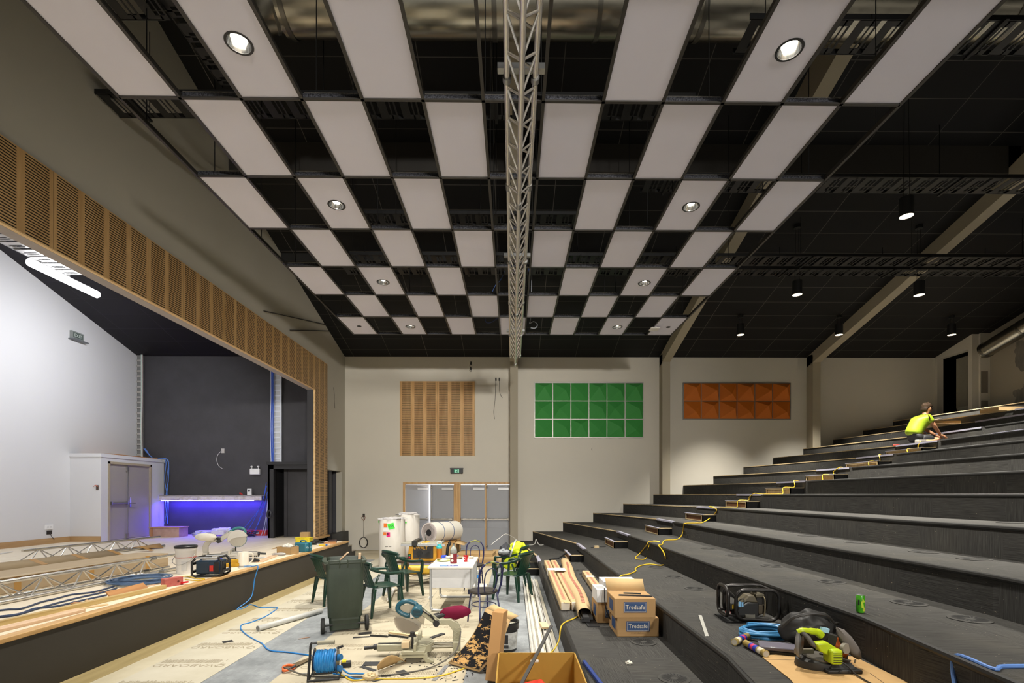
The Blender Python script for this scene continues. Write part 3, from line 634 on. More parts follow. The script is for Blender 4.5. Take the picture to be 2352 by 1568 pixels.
# blue cables: from the lobby top and the fan down to the floor
for i, px in enumerate(((330, 384, 387, 380, 386), (332, 380, 378, 385, 378), (334, 386, 383, 387, 384))):
    pts = [aty(px[0], 1030, YB-.1), aty(352, 1052, YB-.15), aty(px[1], 1056, YB-.2), aty(px[2], 1100, YB-.2), aty(px[3], 1150, YB-.2), aty(px[4], 1202, YB-.2)]
    tag(MB().tube(catmull(pts, 8), .009, 6).build('data_cable', M('5c86d6', .45)), '%s blue cable draped over the lobby corner beside the shelf' % ('outer', 'middle', 'inner')[i], 'cable')
fan = [((612, 1108), (600, 1160), (575, 1195), (545, 1222)), ((613, 1115), (603, 1150), (580, 1200), (560, 1224)), ((614, 1130), (606, 1170), (592, 1205), (578, 1222)), ((614, 1140), (600, 1180), (590, 1210), (585, 1224)), ((615, 1150), (611, 1185), (606, 1212), (600, 1226)), ((616, 1140), (613, 1180), (611, 1210), (606, 1224))]
for i, f in enumerate(fan):
    pts = [aty(p[0], p[1], YB-.25-.12*j) for j, p in enumerate(f)]; pts[-1].z = ZS+.015
    tag(MB().tube(catmull(pts, 8), .009, 6).build('data_cable', M('3c62e0', .45) if i < 4 else M('b9bedb', .45)), '%s of the fanned-out data cables at the right end of the blue shelf' % ORD[i], 'cable', 'data cables fanned out by the booth')
v = aty(620, 1180, 13.75); tag(MB().tube([(v.x+.05*math.cos(i*.5)*(1+.1*math.sin(i)), 13.77-.002*i, v.z+.11*math.sin(i*.5)) for i in range(60)], .006, 5).build('cable_coil', M('33343a', .4)), 'small coil of dark wire hung on the black booth', 'cable')
# stage batten on its tray
tb = tray('galvanised cable tray hanging inside the stage opening above the batten light', (-7.3, 1.2, CAMZ+3.66), (-7.3, 8.3, CAMZ+3.66), .3, M('b9b9bb', .35, .7), M('c9c9cc', .4, .5), .22)
bl = thing('batten_light', 'bright white tubular batten light under the stage tray', 'light', (-7.33, 8.1, CAMZ+3.53))
MB().cyl((0, -.62, 0), (0, .62, 0), .06, n=16).build('tube', M('ffffff', .5, 0, .01, 3, .5, 0, 12), bl, bevel=.02)
for s in (-.45, .45): MB().bar((0, s, .03), (0, s, .09), .03).build('clip', STEEL, bl)
lamp('stage_glow', 'AREA', (0, 0, -.062), P_BATTEN, COOL, (0, R(50), 0), .05, 1.2, parent=bl)
for y, x, z in ((3.4, -7.33, CAMZ+3.57), (11.3, -8.3, CAMZ+4.4)):
    lamp('stage_glow', 'AREA', (x, y, z), P_BATTEN, COOL, (0, R(40), 0), .12, 1.2)  # two area lamps added out of view to brighten the stage
# ================================================================== things on the far wall
from mathutils import noise as mnoise
def lump(b, c, r, amp=.25, seed=0, n=20, m=12, freq=3.0):
    vs = []; fs = []
    for j in range(m+1):
        t = PI*j/m
        for i in range(n):
            a = 2*PI*i/n; d = Vector((math.sin(t)*math.cos(a), math.sin(t)*math.sin(a), math.cos(t)))
            k = 1+amp*mnoise.noise(d*freq+Vector((seed*7.3, seed*1.7, seed)))+amp*.5*mnoise.noise(d*freq*2.6+Vector((seed, 3, 9)))
            vs.append((c[0]+d.x*r[0]*k, c[1]+d.y*r[1]*k, c[2]+d.z*r[2]*k))
    for j in range(m): fs += [(j*n+i, (j+1)*n+i, (j+1)*n+(i+1) % n, j*n+(i+1) % n) for i in range(n)]
    return b.add(vs, fs)
# exit doors
DG = M('9c9da0', .45, 0, .03, 2); CHR = M('b9b4aa', .3, .85)
def door(n, x0, x1, label=None, ajar=0, bar=True, rod=None):
    o = struct(MB().box(0, x1-x0, 0, .045, .01, DZ-.07).build('door_%d' % n, DG, loc=(x0, D+.03, 0), rot=(0, 0, ajar)))
    L = x1-x0
    b = MB(); b.cyl((.04, -.07, 1.0), (L-.04, -.07, 1.0), .026, n=14); b.build('push_bar', CHR, o)
    for s in (.05, L-.05): MB().box(s-.03, s+.03, -.085, 0, .95, 1.05).build('bar_bracket', M('8b8781', .35, .7), o, bevel=.008)
    MB().box(L*.5, L*.5+.36, -.06, 0, DZ-.24, DZ-.16).bar((L*.5, -.04, DZ-.1), (L*.5+.3, -.06, DZ-.12), .03, .015).build('door_closer', M('c9c9c9', .4, .2), o)
    MB().box(.06, L-.06, -.004, 0, .72, .9).build('push_plate', M('8f9093', .4, .2), o)
    if rod is not None: MB().cyl((rod, -.05, .04), (rod, -.05, DZ-.1), .013, n=10).ell((rod, -.05, .12), (.03, .035, .05)).ell((rod, -.05, DZ-.15), (.03, .035, .05)).build('bolt_rod', CHR, o)
    return o
door(3, -3.49, -2.71, ajar=R(24)); door(4, -2.67, -1.91, rod=.05); door(5, -1.69, -.86); door(6, -.855, -.085, rod=.03)
OAKD = wood('b98a52', 'd9b27a', 2, 1, .45)
b = MB(); b.box(DX0, DX0+.06, D-.02, D+.2, 0, DZ-.05); b.box(DX1-.005, DX1, D-.02, D+.2, 0, DZ-.05); b.box(DX0, DX1, D-.021, D+.2, DZ-.05, DZ+.015); b.box(-1.90, -1.68, D-.02, D+.2, 0, DZ-.05); b.box(-.885, -.822, D+.028, D+.1, 0, DZ-.05)
struct(b.build('trim_door', OAKD, smooth=False))
b = MB(); b.box(-5, 1, 17.6, 17.7, 0, 3); b.box(-5, 1, D+.2, 17.6, 2.6, 2.7); b.box(-5.1, -5, D+.2, 17.7, 0, 3); b.box(1, 1.1, D+.2, 17.7, 0, 3); struct(b.build('wall_corridor', W_WHITE, smooth=False))
lamp('corridor_light', 'POINT', (-1.5, 16.62, 1.7), 150, (.95, .97, 1), (0, 0, 0), .15)
# timber absorber panel
x0, x1, z0, z1 = (920-1176.5)/70.5, (1090-1176.5)/70.5, 1.8+(1135.5-1046)/70.5, 1.8+(1135.5-877)/70.5
SL2 = slotted('b98a52', 'dcb37c', 0, x0+.06, .4, .285, z1-.02, .0335, .014)
ap = thing('timber_absorber', 'square slotted timber acoustic panel on the far wall above the exit doors', 'acoustic panel', (0, 0, 0))
MB().box(x0, x1, D-.04, D-.002, z0, z1).build('slotted_facing', SL2, ap, smooth=False)
b = MB(); b.box(x0-.012, x0, D-.045, D-.002, z0-.012, z1+.012); b.box(x1, x1+.012, D-.045, D-.002, z0-.012, z1+.012); b.box(x0, x1, D-.045, D-.002, z1, z1+.012); b.box(x0, x1, D-.045, D-.002, z0-.012, z0); b.build('edge_trim', wood('c79f69', 'dfbf8e', 0, 1), ap, smooth=False)
# pyramid acoustic tiles
def tiles(kind, px0, px1, py0, py1, apex, hexc, word):
    x0, x1 = (px0-1176.5)/70.5, (px1-1176.5)/70.5; zt, zb = 1.8+(1135.5-py0)/70.5, 1.8+(1135.5-py1)/70.5
    nr, nc = len(apex), len(apex[0]); wx, wz = (x1-x0)/nc, (zt-zb)/nr
    fr = thing('tile_frame', 'bright metal frame around the %s pyramid acoustic tiles' % word, 'frame', (x0, D, zb)); mt = M('8f8c86', .4, .7)
    for i in range(nc+1): MB().box(i*wx-.012, i*wx+.012, -.035, -.002, -.012, zt-zb+.012).build('upright', mt, fr, smooth=False)
    for j in range(nr+1): MB().box(-.012, x1-x0+.012, -.037, -.002, j*wz-.012, j*wz+.012).build('cross_bar', mt, fr, smooth=False)
    rown = ['top', 'middle', 'bottom'] if nr == 3 else ['top', 'bottom']
    mat = M(hexc, .6, 0, .04, 4, .3)
    for j in range(nr):
        for i in range(nc):
            u, v = apex[j][i]; a, c = x0+i*wx+.013, zt-j*wz-.013; W, H = wx-.026, wz-.026
            vs = [(a, D-.03, c), (a+W, D-.03, c), (a+W, D-.03, c-H), (a, D-.03, c-H), (a+u*W, D-.16, c-v*H), (a, D-.005, c), (a+W, D-.005, c), (a+W, D-.005, c-H), (a, D-.005, c-H)]
            b = MB().add(vs, [(0, 4, 1), (1, 4, 2), (2, 4, 3), (3, 4, 0), (0, 1, 6, 5), (1, 2, 7, 6), (2, 3, 8, 7), (3, 0, 5, 8), (5, 6, 7, 8)])
            tag(b.build('acoustic_tile', mat, smooth=False), '%s faceted pyramid acoustic tile, %s row, %s from the left' % (word, rown[j], ORD[i]), 'acoustic tile', '%s pyramid acoustic tiles' % word)
tiles('g', 1228, 1477, 879, 1004.5, [[(.52,.25),(.7,.43),(.55,.63),(.55,.26),(.72,.44),(.58,.26)], [(.36,.44),(.36,.44),(.55,.63),(.72,.44),(.4,.44),(.76,.44)], [(.53,.63),(.7,.47),(.55,.28),(.55,.63),(.75,.46),(.58,.63)]], '3c8f42', 'green')
tiles('o', 1570, 1817, 879, 962, [[(.65,.27),(.82,.45),(.65,.65),(.67,.26),(.85,.45),(.7,.26)], [(.63,.63),(.63,.28),(.83,.45),(.66,.64),(.67,.28),(.69,.64)]], 'c46a1c', 'orange')
# exit sign
v = aty(1049.5, 1081, D); xs = thing('exit_sign', 'black green-figured exit sign on the far wall over the exit doors', 'sign', (v.x, D, v.z))
MB().box(-.2, .2, -.1, -.002, -.09, .07).build('case', M('191a1b', .4), xs, bevel=.008); MB().box(-.21, .21, -.11, 0, .06, .09).build('top_cap', M('232425', .4), xs)
MB().box(-.085, .085, -.106, -.1, -.07, .055).build('legend', M('1f6f50', .5, 0, .02, 3, .5, 0, .5), xs)
b = MB(); m = M('bfe8d6', .5, 0, .01, 3, .5, 0, .6)
for p, q in (((-.02, -.02), (-.05, -.06)), ((-.02, -.02), (.0, -.06)), ((-.02, .02), (.02, .0)), ((-.02, .02), (-.05, -.0)), ((-.02, .025), (-.02, -.02))): b.bar((p[0], -.108, p[1]), (q[0], -.108, q[1]), .012, .003, (0, 1, 0))
b.cyl((-.015, -.107, .04), (-.015, -.109, .04), .012, n=10); b.box(.04, .07, -.109, -.107, -.06, .045); b.build('pictogram', m, xs)
# loose wires on the walls
WIRE = M('4a453e', .5)
def wire(label, pts, y=D-.02, r=.006, mat=WIRE, name='loose_cable', cat='cable'):
    return tag(MB().tube(catmull([aty(p[0], p[1], y) for p in pts], 6), r, 6).build(name, mat), label, cat)
wire('dark wire ends sticking out high on the far wall by the truss end', [(1081, 832), (1079, 840), (1083, 846), (1082, 853), (1078, 850)])
wire('long left cable dangling beside the column on the far wall', [(1139, 868), (1138, 885), (1137, 920), (1134, 945), (1136, 962)])
wire('short right cable dangling beside the column on the far wall', [(1147, 868), (1147, 890), (1149, 905), (1154, 913)])
wire('dark cable stub on the far wall beneath the green tiles', [(1360, 1028), (1359, 1031), (1360, 1034)])
for i, (px, py) in enumerate(((1139, 871), (1147, 871), (1082, 834), (1081, 846))):
    v = aty(px, py, D); tag(MB().box(v.x-.025, v.x+.025, D-.015, D, v.z-.05, v.z+.05).build('wall_box', M('3a3733', .5)), '%s small dark cable box on the far wall by the column' % ('left', 'right', 'upper', 'lower')[i], 'wall box')
tag(MB().tube(catmull([atx(x, y, XW+.04) for x, y in ((766, 889), (768, 905), (768, 920), (769, 938))], 5), .005, 6).build('loose_cable', WIRE), 'thin cable hanging on the wall strip right of the timber jamb', 'cable')
for i, (a, c) in enumerate((((606, 714), (752, 746)), ((666, 758), (757, 760)))):
    p, q = atx(*a, XW+.03), atx(*c, XW+.03); tag(MB().tube([p, q], .012, 6).build('tie_wire', M('2a2825', .5)), '%s thin stay wire from the left wall into the ceiling void' % ('upper', 'lower')[i], 'wire')
v = aty(836, 1183, D); cc = thing('cable_coil', 'coil of black cable hanging from the wall outlet at the left of the far wall', 'cable', (v.x, D-.03, v.z))
dz = -62/70.5; MB().tube([(.13*math.cos(i*.4)*(1+.06*math.sin(i*1.3)), -.01-.001*(i % 9), dz+.17*math.sin(i*.4)) for i in range(80)], .011, 6).build('coil', M('26241f', .5), cc)
MB().tube(catmull([(0, -.01, 0), (.01, -.02, -.3), (-.005, -.02, dz+.17)], 6), .006, 6).build('lead', M('5c554b', .5), cc); MB().tube(catmull([(0, 0, 0), (-.06, -.03, -.08), (.02, -.03, -.16), (.05, -.02, -.06), (0, 0, -.02)], 5), .008, 6).build('red_wires', M('7a3a2c', .5), cc); MB().box(-.03, .03, -.01, .03, -.05, .05).build('outlet', M('39342f', .5), cc)
# blue and white data cables hanging in the void near the truss
for i, (pts, c, lab) in enumerate(((((1130, 672), (1138, 655), (1150, 642), (1160, 620)), '3a5a96', 'blue cable draped in the ceiling gap just left of the truss'), (((1215, 665), (1217, 640), (1214, 610), (1216, 585)), '31508f', 'blue cable hanging just right of the truss'),
        (((1222, 572), (1221, 650), (1219, 728), (1216, 742), (1226, 738), (1234, 745), (1230, 753), (1219, 753)), 'b9bec8', 'white cable loop poking through the last ceiling gap'), (((1114, 731), (1117, 740), (1128, 740), (1143, 730)), '3c4a7a', 'short blue cable sagging in the last ceiling gap left of the truss'))):
    wire(lab, pts, 11.4, .008, M(c, .5))
# ================================================================== things on the stage
S = ZS
def sp_(px, py, z=ZS): return atz(px, py, z)
# dismantled truss lying on the stage
o1, o2 = sp_(0, 1383, S+.03), sp_(409, 1303.5, S+.03); dr = (o2-o1).normalized(); ang = math.atan2(-dr.x, dr.y)
n_ = Vector((-dr.y, dr.x, 0)); org = o1-dr*1.2+n_*.12
ft = thing('truss_section', 'aluminium triangular truss section lying on the stage in front of the long cardboard', 'truss', (org.x, org.y, S+.024), ang)
tri_truss(ft, (o2-o1).length+1.3, .24, .205, .5, False)
v = sp_(436, 1262); ft2 = thing('truss_section', 'second aluminium truss section lying behind the long cardboard, mostly hidden', 'truss', (v.x-1.5, v.y-2.2, S+.024), R(-7)); tri_truss(ft2, 2.9, .24, .205, .5, False)
# long cardboard
v1, v2 = sp_(0, 1325, .80), sp_(387, 1269, .80); dd = (v2-v1).normalized(); a2 = math.atan2(-dd.x, dd.y); L = (v2-v1).length
lc = thing('long_carton', 'very long pale cardboard carton lying on the stage behind the truss', 'carton', (v1.x-dd.x*2, v1.y-dd.y*2, S), a2)
CP1 = M('b5a184', .8, 0, .06, 5, .2)
MB().box(-.62, 0, 0, L+2, .0, .215).build('body', CP1, lc, bevel=.008)
MB().add([(-.02, .4, .222), (.05, .4, .205), (.05, L+1.2, .205), (-.02, L+1.2, .222)], [(0, 1, 2, 3)]).build('flap', M('bfac8e', .8), lc, solid=.004)
for i in range(5): MB().box(-.02, .003, 1.2+i*.95, 1.28+i*.95, 0, .216).build('tape', M('b78d50', .4), lc)
v1, v2 = sp_(0, 1292, S+.10), sp_(258, 1262, S+.10); dd = (v2-v1).normalized(); L = (v2-v1).length
lf = thing('cardboard_strip', 'low folded strip of cardboard with tape marks behind the long carton', 'cardboard', (v1.x-dd.x*2, v1.y-dd.y*2, S), math.atan2(-dd.x, dd.y))
MB().box(-.02, .0, 0, L+2, 0, .1).add([(0, 0, .1), (.3, 0, .01), (.3, L+1.9, .01), (0, L+2, .1)], [(0, 1, 2, 3)]).build('sheet', M('a8916c', .8), lc if False else lf, solid=.004)
for i in range(6): MB().add([(.002, 1+i*.7, .104), (.3, 1+i*.7, .016), (.3, 1.1+i*.7, .016), (.002, 1.1+i*.7, .104)], [(0, 1, 2, 3)]).build('tape', M('b98b4d', .4), lf)
v = sp_(318, 1264); tag(MB().add([(0, 0, .02), (.55, .1, .03), (.62, .35, .1), (.1, .3, .02), (.75, .2, .01)], [(0, 1, 2, 3), (1, 4, 2)]).build('cardboard_scrap', M('a58152', .8), solid=.006, loc=(v.x-.4, v.y, S+.005), rot=(0, 0, R(15))), 'torn scrap of cardboard curling up behind the long carton', 'cardboard')
# trim strips and planks along the stage edge
def plank(label, a, b_, wd, th, mat, z=0, cat='plank', name='plank', tilt=0):
    p, q = sp_(*a, S+z), sp_(*b_, S+z); d = q-p; t = MB().box(0, d.length, -wd/2, wd/2, 0, th)
    return tag(t.build(name, mat, loc=p, rot=(tilt, 0, math.atan2(d.y, d.x)), bevel=min(.004, th*.2)), label, cat)
PK1 = wood('c9a077', 'e3c6a6', 0, 1, .5); PK2 = wood('a88a4e', 'cbb27a', 0, 1, .5); PK3 = wood('c79c62', 'e6cb9c', 0, 1, .5); PK4 = wood('a06d40', 'c08c58', 0, 1, .5)
def ext(a, b_, k): return (a[0]+(a[0]-b_[0])*k, a[1]+(a[1]-b_[1])*k)
plank('broad pinkish plank lying closest to the stage edge at lower left', ext((0, 1449), (185, 1404), .25), (185, 1404), .12, .03, PK1)
plank('long olive timber lying along the stage edge from the left corner to the red block', ext((0, 1437), (378, 1351), .1), (378, 1351), .06, .05, PK2)
plank('thin pale batten lying between the olive timber and the broad plank', (90, 1414), (248, 1389), .04, .015, PK3)
plank('short brown board leaning on the olive timber near the red block', (252, 1373), (336, 1350), .16, .02, PK4, 0, tilt=R(50))
plank('thin grey aluminium strip lying on the stage near the left edge', ext((0, 1427), (170, 1388), .1), (170, 1388), .025, .006, STEEL, 0, 'strip', 'metal_strip')
plank('short white trim offcut at the left edge of the stage', (-10, 1435), (30, 1427), .06, .012, WHITE, 0, 'trim', 'trim_offcut')
plank('white trim offcut beside the thin grey strip', (102, 1409), (123, 1404), .06, .012, WHITE, 0, 'trim', 'trim_offcut')
plank('small brown wedge of wood on the stage near the loose cables', (167, 1388), (188, 1389), .05, .025, PK4, 0, 'offcut', 'wood_offcut', R(10))
plank('pale sliver of wood on the stage left of the brown board', (198, 1381), (214, 1385), .03, .02, PK3, 0, 'offcut', 'wood_offcut', R(20))
plank('small flat brown offcut under the coiled cable', (232, 1361), (262, 1356), .08, .012, PK4, 0, 'offcut', 'wood_offcut')
plank('long thin batten running from the brown board to the red block', (338, 1347), (398, 1332), .05, .012, PK1)
plank('pale plank lying across the middle of the stage behind the white canister', (596, 1291), (640, 1273), .12, .02, PK1)
plank('thin timber strip at the far left of the stage floor', (-8, 1274), (27, 1268), .05, .02, M('d8d4cc', .5))
p, q = sp_(379, 1349), sp_(421, 1342); d = q-p; rb = thing('red_block', 'thick red-painted timber block lying on the stage edge', 'block', p, math.atan2(d.y, d.x))
MB().box(0, d.length, 0, .09, 0, .11).build('timber', spotted('a8524a', 'c2736a', 9, .3, .75), rb, bevel=.004)
MB().cyl((.17, -.001, .055), (.17, -.004, .055), .014, n=12).build('knot', M('6a3128', .6), rb); MB().box(.2, .29, -.03, .0, .02, .04).build('red_clip', M('c81e28', .4), rb)
# cables on the stage
CB = M('31405c', .45)
for i, (pts, lab) in enumerate(((((-30, 1405), (20, 1399), (50, 1397), (95, 1382), (130, 1374), (165, 1365), (215, 1359), (262, 1346)), 'upper'), (((-30, 1417), (30, 1413), (90, 1396), (140, 1382), (190, 1370), (235, 1360), (268, 1350)), 'middle'), (((-30, 1418), (40, 1410), (80, 1397), (128, 1392), (185, 1379), (245, 1366)), 'lower'))):
    tag(MB().tube(catmull([sp_(*p, S+.012) for p in pts], 6), .010, 6).build('power_cable', CB), '%s of three dark blue cables trailing over the stage to the left edge' % lab, 'cable')
v = sp_(322, 1338); pts = []
for i in range(150):
    a = i*.42; r = .24+.05*math.sin(i*.37); pts.append((v.x+r*1.35*math.cos(a)+.12*math.sin(i*.05), v.y+r*1.2*math.sin(a), S+.012+.0004*i))
tag(MB().tube(pts, .009, 6).build('cable_coil', M('4a617f', .45)), 'loose coil of grey-blue cable on the stage by the red block', 'cable')
v = sp_(381, 1331, S+.03); tag(MB().ell((v.x, v.y, S+.035), (.035, .05, .034)).cyl((v.x+.03, v.y+.04, S+.035), (v.x+.09, v.y+.07, S+.03), .022, n=12).build('cable_plug', M('8c8478', .4)), 'grey plug end beside the red block', 'plug')
YEL = M('d3b02c', .45)
tag(MB().tube(catmull([sp_(*p, S+.012) for p in ((386, 1328), (405, 1325), (430, 1323), (450, 1328), (470, 1329), (455, 1333), (425, 1330))], 6), .008, 6).build('power_cable', YEL), 'thin yellow cable lying under the site radio', 'cable')
# white bucket
v = sp_(427, 1316); bk = thing('plastic_bucket', 'white plastic bucket with a black rim beside the site radio', 'bucket', v)
b = MB(); b.lathe([(0, 0), (.125, 0), (.14, .35), (.148, .36), (.148, .4), (.14, .4), (.132, .36), (.118, .02), (0, .02)], 28); b.build('pail', M('e3dfd9', .4), bk)
b = MB(); b.lathe([(.135, .395), (.155, .395), (.158, .42), (.15, .432), (.133, .425), (.135, .395)], 28); b.build('rim', M('1f1f20', .4), bk); b = MB(); b.lathe([(.137, .25), (.141, .25), (.141, .258), (.137, .258)], 28); b.build('red_line', M('b8423a', .5), bk)
MB().box(.02, .1, -.138, -.134, .06, .2).build('label', M('cfccc8', .5), bk)
MB().tube(catmull([(-.145, 0, .3), (-.12, -.13, .2), (.0, -.17, .15), (.12, -.12, .2), (.145, 0, .3)], 6), .004, 6).build('handle', STEEL, bk)
# jobsite radio
v = sp_(474, 1325); rd = thing('site_radio', 'black and blue caged site radio standing on the stage edge', 'radio', (v.x, v.y+.12, S), R(8))
rd.scale = (.84, .84, .84); RB = M('1a1a1c', .45); BLU = M('24374a', .4)
MB().box(-.2, .2, -.13, .13, .05, .29).build('body', BLU, rd, bevel=.02); MB().box(-.19, .02, -.14, -.125, .07, .27).build('front_panel', M('1f3040', .4), rd, bevel=.006)
MB().box(.03, .09, -.142, -.13, .1, .2).build('red_button', M('c22a22', .4), rd); MB().box(.1, .19, -.145, -.13, .08, .26).build('speaker_grille', M('121214', .5), rd, bevel=.01)
for s in (-1, 1):
    loop = [(s*.24, -.17, .05), (s*.24, -.17, .27), (s*.18, -.17, .34), (s*.18, .17, .34), (s*.24, .17, .27), (s*.24, .17, .05), (s*.18, .17, .015), (s*.18, -.17, .015)]
    MB().tube(loop, .021, 10, True).build('cage_bar', RB, rd)
for y, z in ((-.17, .34), (.17, .34), (-.17, .02), (.17, .02)): MB().cyl((-.18, y, z), (.18, y, z), .016, n=10).build('cage_bar', M('b5b5b5', .35, .4) if z > .1 else RB, rd)
for x in (-.24, .24):
    for z in (.1, .24): MB().box(x-.02, x+.02, -.17, .17, z-.02, z+.02).build('bumper', RB, rd)
MB().box(-.1, .12, -.1, .1, .285, .31).build('top_panel', M('b5b2ac', .4), rd); MB().box(.13, .17, -.05, .03, .3, .31).build('display', M('3550d8', .4, 0, .01, 3, .5, 0, .6), rd)
MB().box(-.1, -.04, -.12, .12, .31, .345).build('carry_handle', RB, rd, bevel=.01)
MB().text('BOSCH', .04, Matrix.Translation((.202, 0, .22)) @ Matrix.Rotation(PI/2, 4, 'Z') @ Matrix.Rotation(PI/2, 4, 'X')).build('lettering', M('c22a22', .4), rd)
# canister / jug kettle
v = sp_(553, 1301); kt = thing('jug_kettle', 'white cylindrical jug kettle standing on the stage edge', 'kettle', (v.x, v.y+.08, S))
b = MB(); b.lathe([(0, .012), (.083, .012), (.083, .23), (.079, .24), (0, .243)], 28); b.build('jug', M('e9e2d2', .35), kt); MB().cyl((0, 0, 0), (0, 0, .014), .086, n=28).build('base', M('8f8b85', .4), kt)
MB().tube(catmull([(.06, .05, .21), (.11, .08, .2), (.115, .09, .1), (.07, .06, .04)], 5), .012, 8).build('handle', M('ddd6c8', .4), kt); MB().prism([(-.02, 0), (.02, 0), (0, .03)], .2, .236, 'xy').build('spout', M('e3dccd', .4), kt, loc=(-.02, -.095, 0))
tag(MB().tube(catmull([(v.x+.1, v.y+.05, S+.02), (v.x+.22, v.y-.02, S+.012), (v.x+.21, v.y-.14, S+.012), (v.x+.08, v.y-.17, S+.01), (v.x+.02, v.y-.12, S+.01)], 6), .008, 6).build('kettle_cable', M('dcdad4', .45)), 'white kettle cord looped at the stage edge', 'cord')
v = sp_(533, 1303); tag(MB().box(-.16, .14, -.06, .06, 0, .06).box(-.1, .1, -.05, .05, .06, .12).build('tool_tray', M('cf9f1f', .45), loc=(v.x, v.y+.15, S), bevel=.008, rot=(0, 0, R(10))), 'yellow plastic tray between the radio and the kettle', 'tray')
# ---- sliding mitre saws
def mitre_saw(name, label, loc, rz, sc_, cbody, chead, cguard, cbag, blade_r=.15, clow='a99e8c'):
    t = thing(name, label, 'saw', loc, rz); t.scale = (sc_,)*3; B = M(cbody, .4, .2, .08); H = M(chead, .35, 0, .1); dk = M('1c1c1d', .45)
    foot = [(-.21, 0), (-.13, 0), (-.1, .055), (.1, .055), (.13, 0), (.21, 0), (.21, .02), (.15, .05), (.14, .1), (-.14, .1), (-.15, .05), (-.21, .02)]
    MB().prism(foot, -.3, -.24, 'xz').prism(foot, .2, .26, 'xz').box(-.12, .12, -.3, .26, .07, .125).build('base', B, t, bevel=.006)
    MB().cyl((.03, -.02, .06), (.03, -.02, .14), .16, n=36).cyl((.03, -.02, .14), (.03, -.02, .147), .14, n=36).build('turntable', B, t, bevel=.004)
    MB().box(-.42, -.1, -.075, .035, .06, .135).build('table_arm', B, t, bevel=.012); MB().box(-.41, -.12, -.05, -.02, .135, .139).build('kerf_plate', dk, t)
    MB().cyl((-.42, -.02, .1), (-.46, -.02, .095), .032, n=14).cyl((-.46, -.02, .095), (-.56, -.02, .085), .019, n=12).build('lock_handle', dk, t)
    MB().box(.0, .03, -.3, -.09, .125, .2).build('fence', B, t, bevel=.004); MB().box(.0, .03, .04, .26, .125, .2).build('fence', B, t, bevel=.004)
    for y in (-.08, .04): MB().cyl((.1, y, .1), (.45, y, .1), .017, n=12).build('slide_rail', M('8d8878', .3, .8), t)
    MB().box(.4, .48, -.1, .06, .05, .15).prism([(.4, .13), (.48, .13), (.49, .26), (.455, .345), (.37, .39), (.2, .385), (.2, .33), (.35, .33), (.4, .26)], -.05, .01, 'xz').build('rear_arm', B, t, bevel=.006)
    b = MB()
    for k in range(4): b.bar((.41, -.052, .14+k*.04), (.48, -.052, .18+k*.04), .006); b.bar((.48, -.052, .14+k*.04), (.41, -.052, .18+k*.04), .006)
    b.build('arm_ribs', B, t)
    MB().bar((.25, -.02, .34), (-.0, -.02, .52), .06, .07).bar((.27, -.08, .35), (.05, -.07, .52), .018, .018).bar((.24, -.06, .39), (.06, -.06, .54), .02, .02).build('head_arm', B, t, bevel=.008); MB().cyl((.22, -.09, .355), (.22, .06, .355), .036, n=18).build('pivot', dk, t)
    cx, cz = -.085, .385
    b = MB(); n = 72; ring = [(cx+(blade_r*(1 if k % 2 else .965))*math.cos(2*PI*k/n), cz+(blade_r*(1 if k % 2 else .965))*math.sin(2*PI*k/n)) for k in range(n)]; b.prism(ring, .0, .003, 'xz'); b.build('blade', M('b3ada1', .3, .6), t, smooth=False)
    g = [(cx+blade_r*1.12*math.cos(a), cz+blade_r*1.12*math.sin(a)) for a in [R(k) for k in range(-20, 165, 8)]]+[(cx+blade_r*.5*math.cos(R(150)), cz+blade_r*.5*math.sin(R(150))), (cx+blade_r*.5*math.cos(R(10)), cz+blade_r*.5*math.sin(R(10)))]
    MB().prism(g, -.02, .03, 'xz').build('upper_guard', M(cguard, .35, .1), t, bevel=.004)
    g2 = [(cx+blade_r*1.04*math.cos(R(k)), cz+blade_r*1.04*math.sin(R(k))) for k in range(170, 330, 8)]+[(cx+blade_r*.35*math.cos(R(330)), cz+blade_r*.35*math.sin(R(330))), (cx+blade_r*.35*math.cos(R(170)), cz+blade_r*.35*math.sin(R(170)))]
    MB().prism(g2, -.008, -.004, 'xz').build('lower_guard', M(clow, .2, 0, .05, 4, .5, 0, 0, .6), t)
    MB().cyl((.02, -.03, .5), (.02, -.16, .5), .06, n=24).cyl((.02, -.16, .5), (.02, -.19, .5), .058, .05, n=24).build('motor', H, t, bevel=.006)
    b = MB(); [b.box(-.02, .06, -.193, -.189, .47+.014*k, .475+.014*k) for k in range(5)]; b.build('motor_vents', dk, t); MB().box(-.05, .0, -.15, -.1, .44, .485).build('rating_label', M('d5cfc6', .4), t)
    hl = [(-.0, .55), (-.06, .585), (-.13, .59), (-.19, .555), (-.2, .50), (-.15, .455), (-.08, .435), (-.02, .47)]
    MB().tube(catmull([(x, -.03, z) for x, z in hl], 5, True), .026, 10, True).bar((-.06, -.03, .43), (.04, -.03, .49), .05, .07).build('handle', H, t)
    b = MB(); lump(b, (.0, .0, .0), (.17, .07, .075), .18, 3, 20, 12); b.build('dust_bag', M(cbag, .85, 0, .12, 8, .1), t, loc=(.42, .06, .44), rot=(0, R(-4), 0)); MB().cyl((.2, -.0, .40), (.3, .04, .42), .025, n=12).build('dust_port', dk, t)
    MB().tube(catmull([(.05, -.1, .52), (.14, -.11, .46), (.2, -.1, .40), (.16, -.11, .46)], 5), .008, 6).build('lead', dk, t)
    MB().cyl((-.02, -.2, .125), (-.02, -.2, .27), .012, n=10).box(-.06, .02, -.22, -.18, .25, .27).cyl((-.02, -.2, .27), (-.02, -.2, .3), .025, n=12).build('hold_down_clamp', dk, t)
    return t
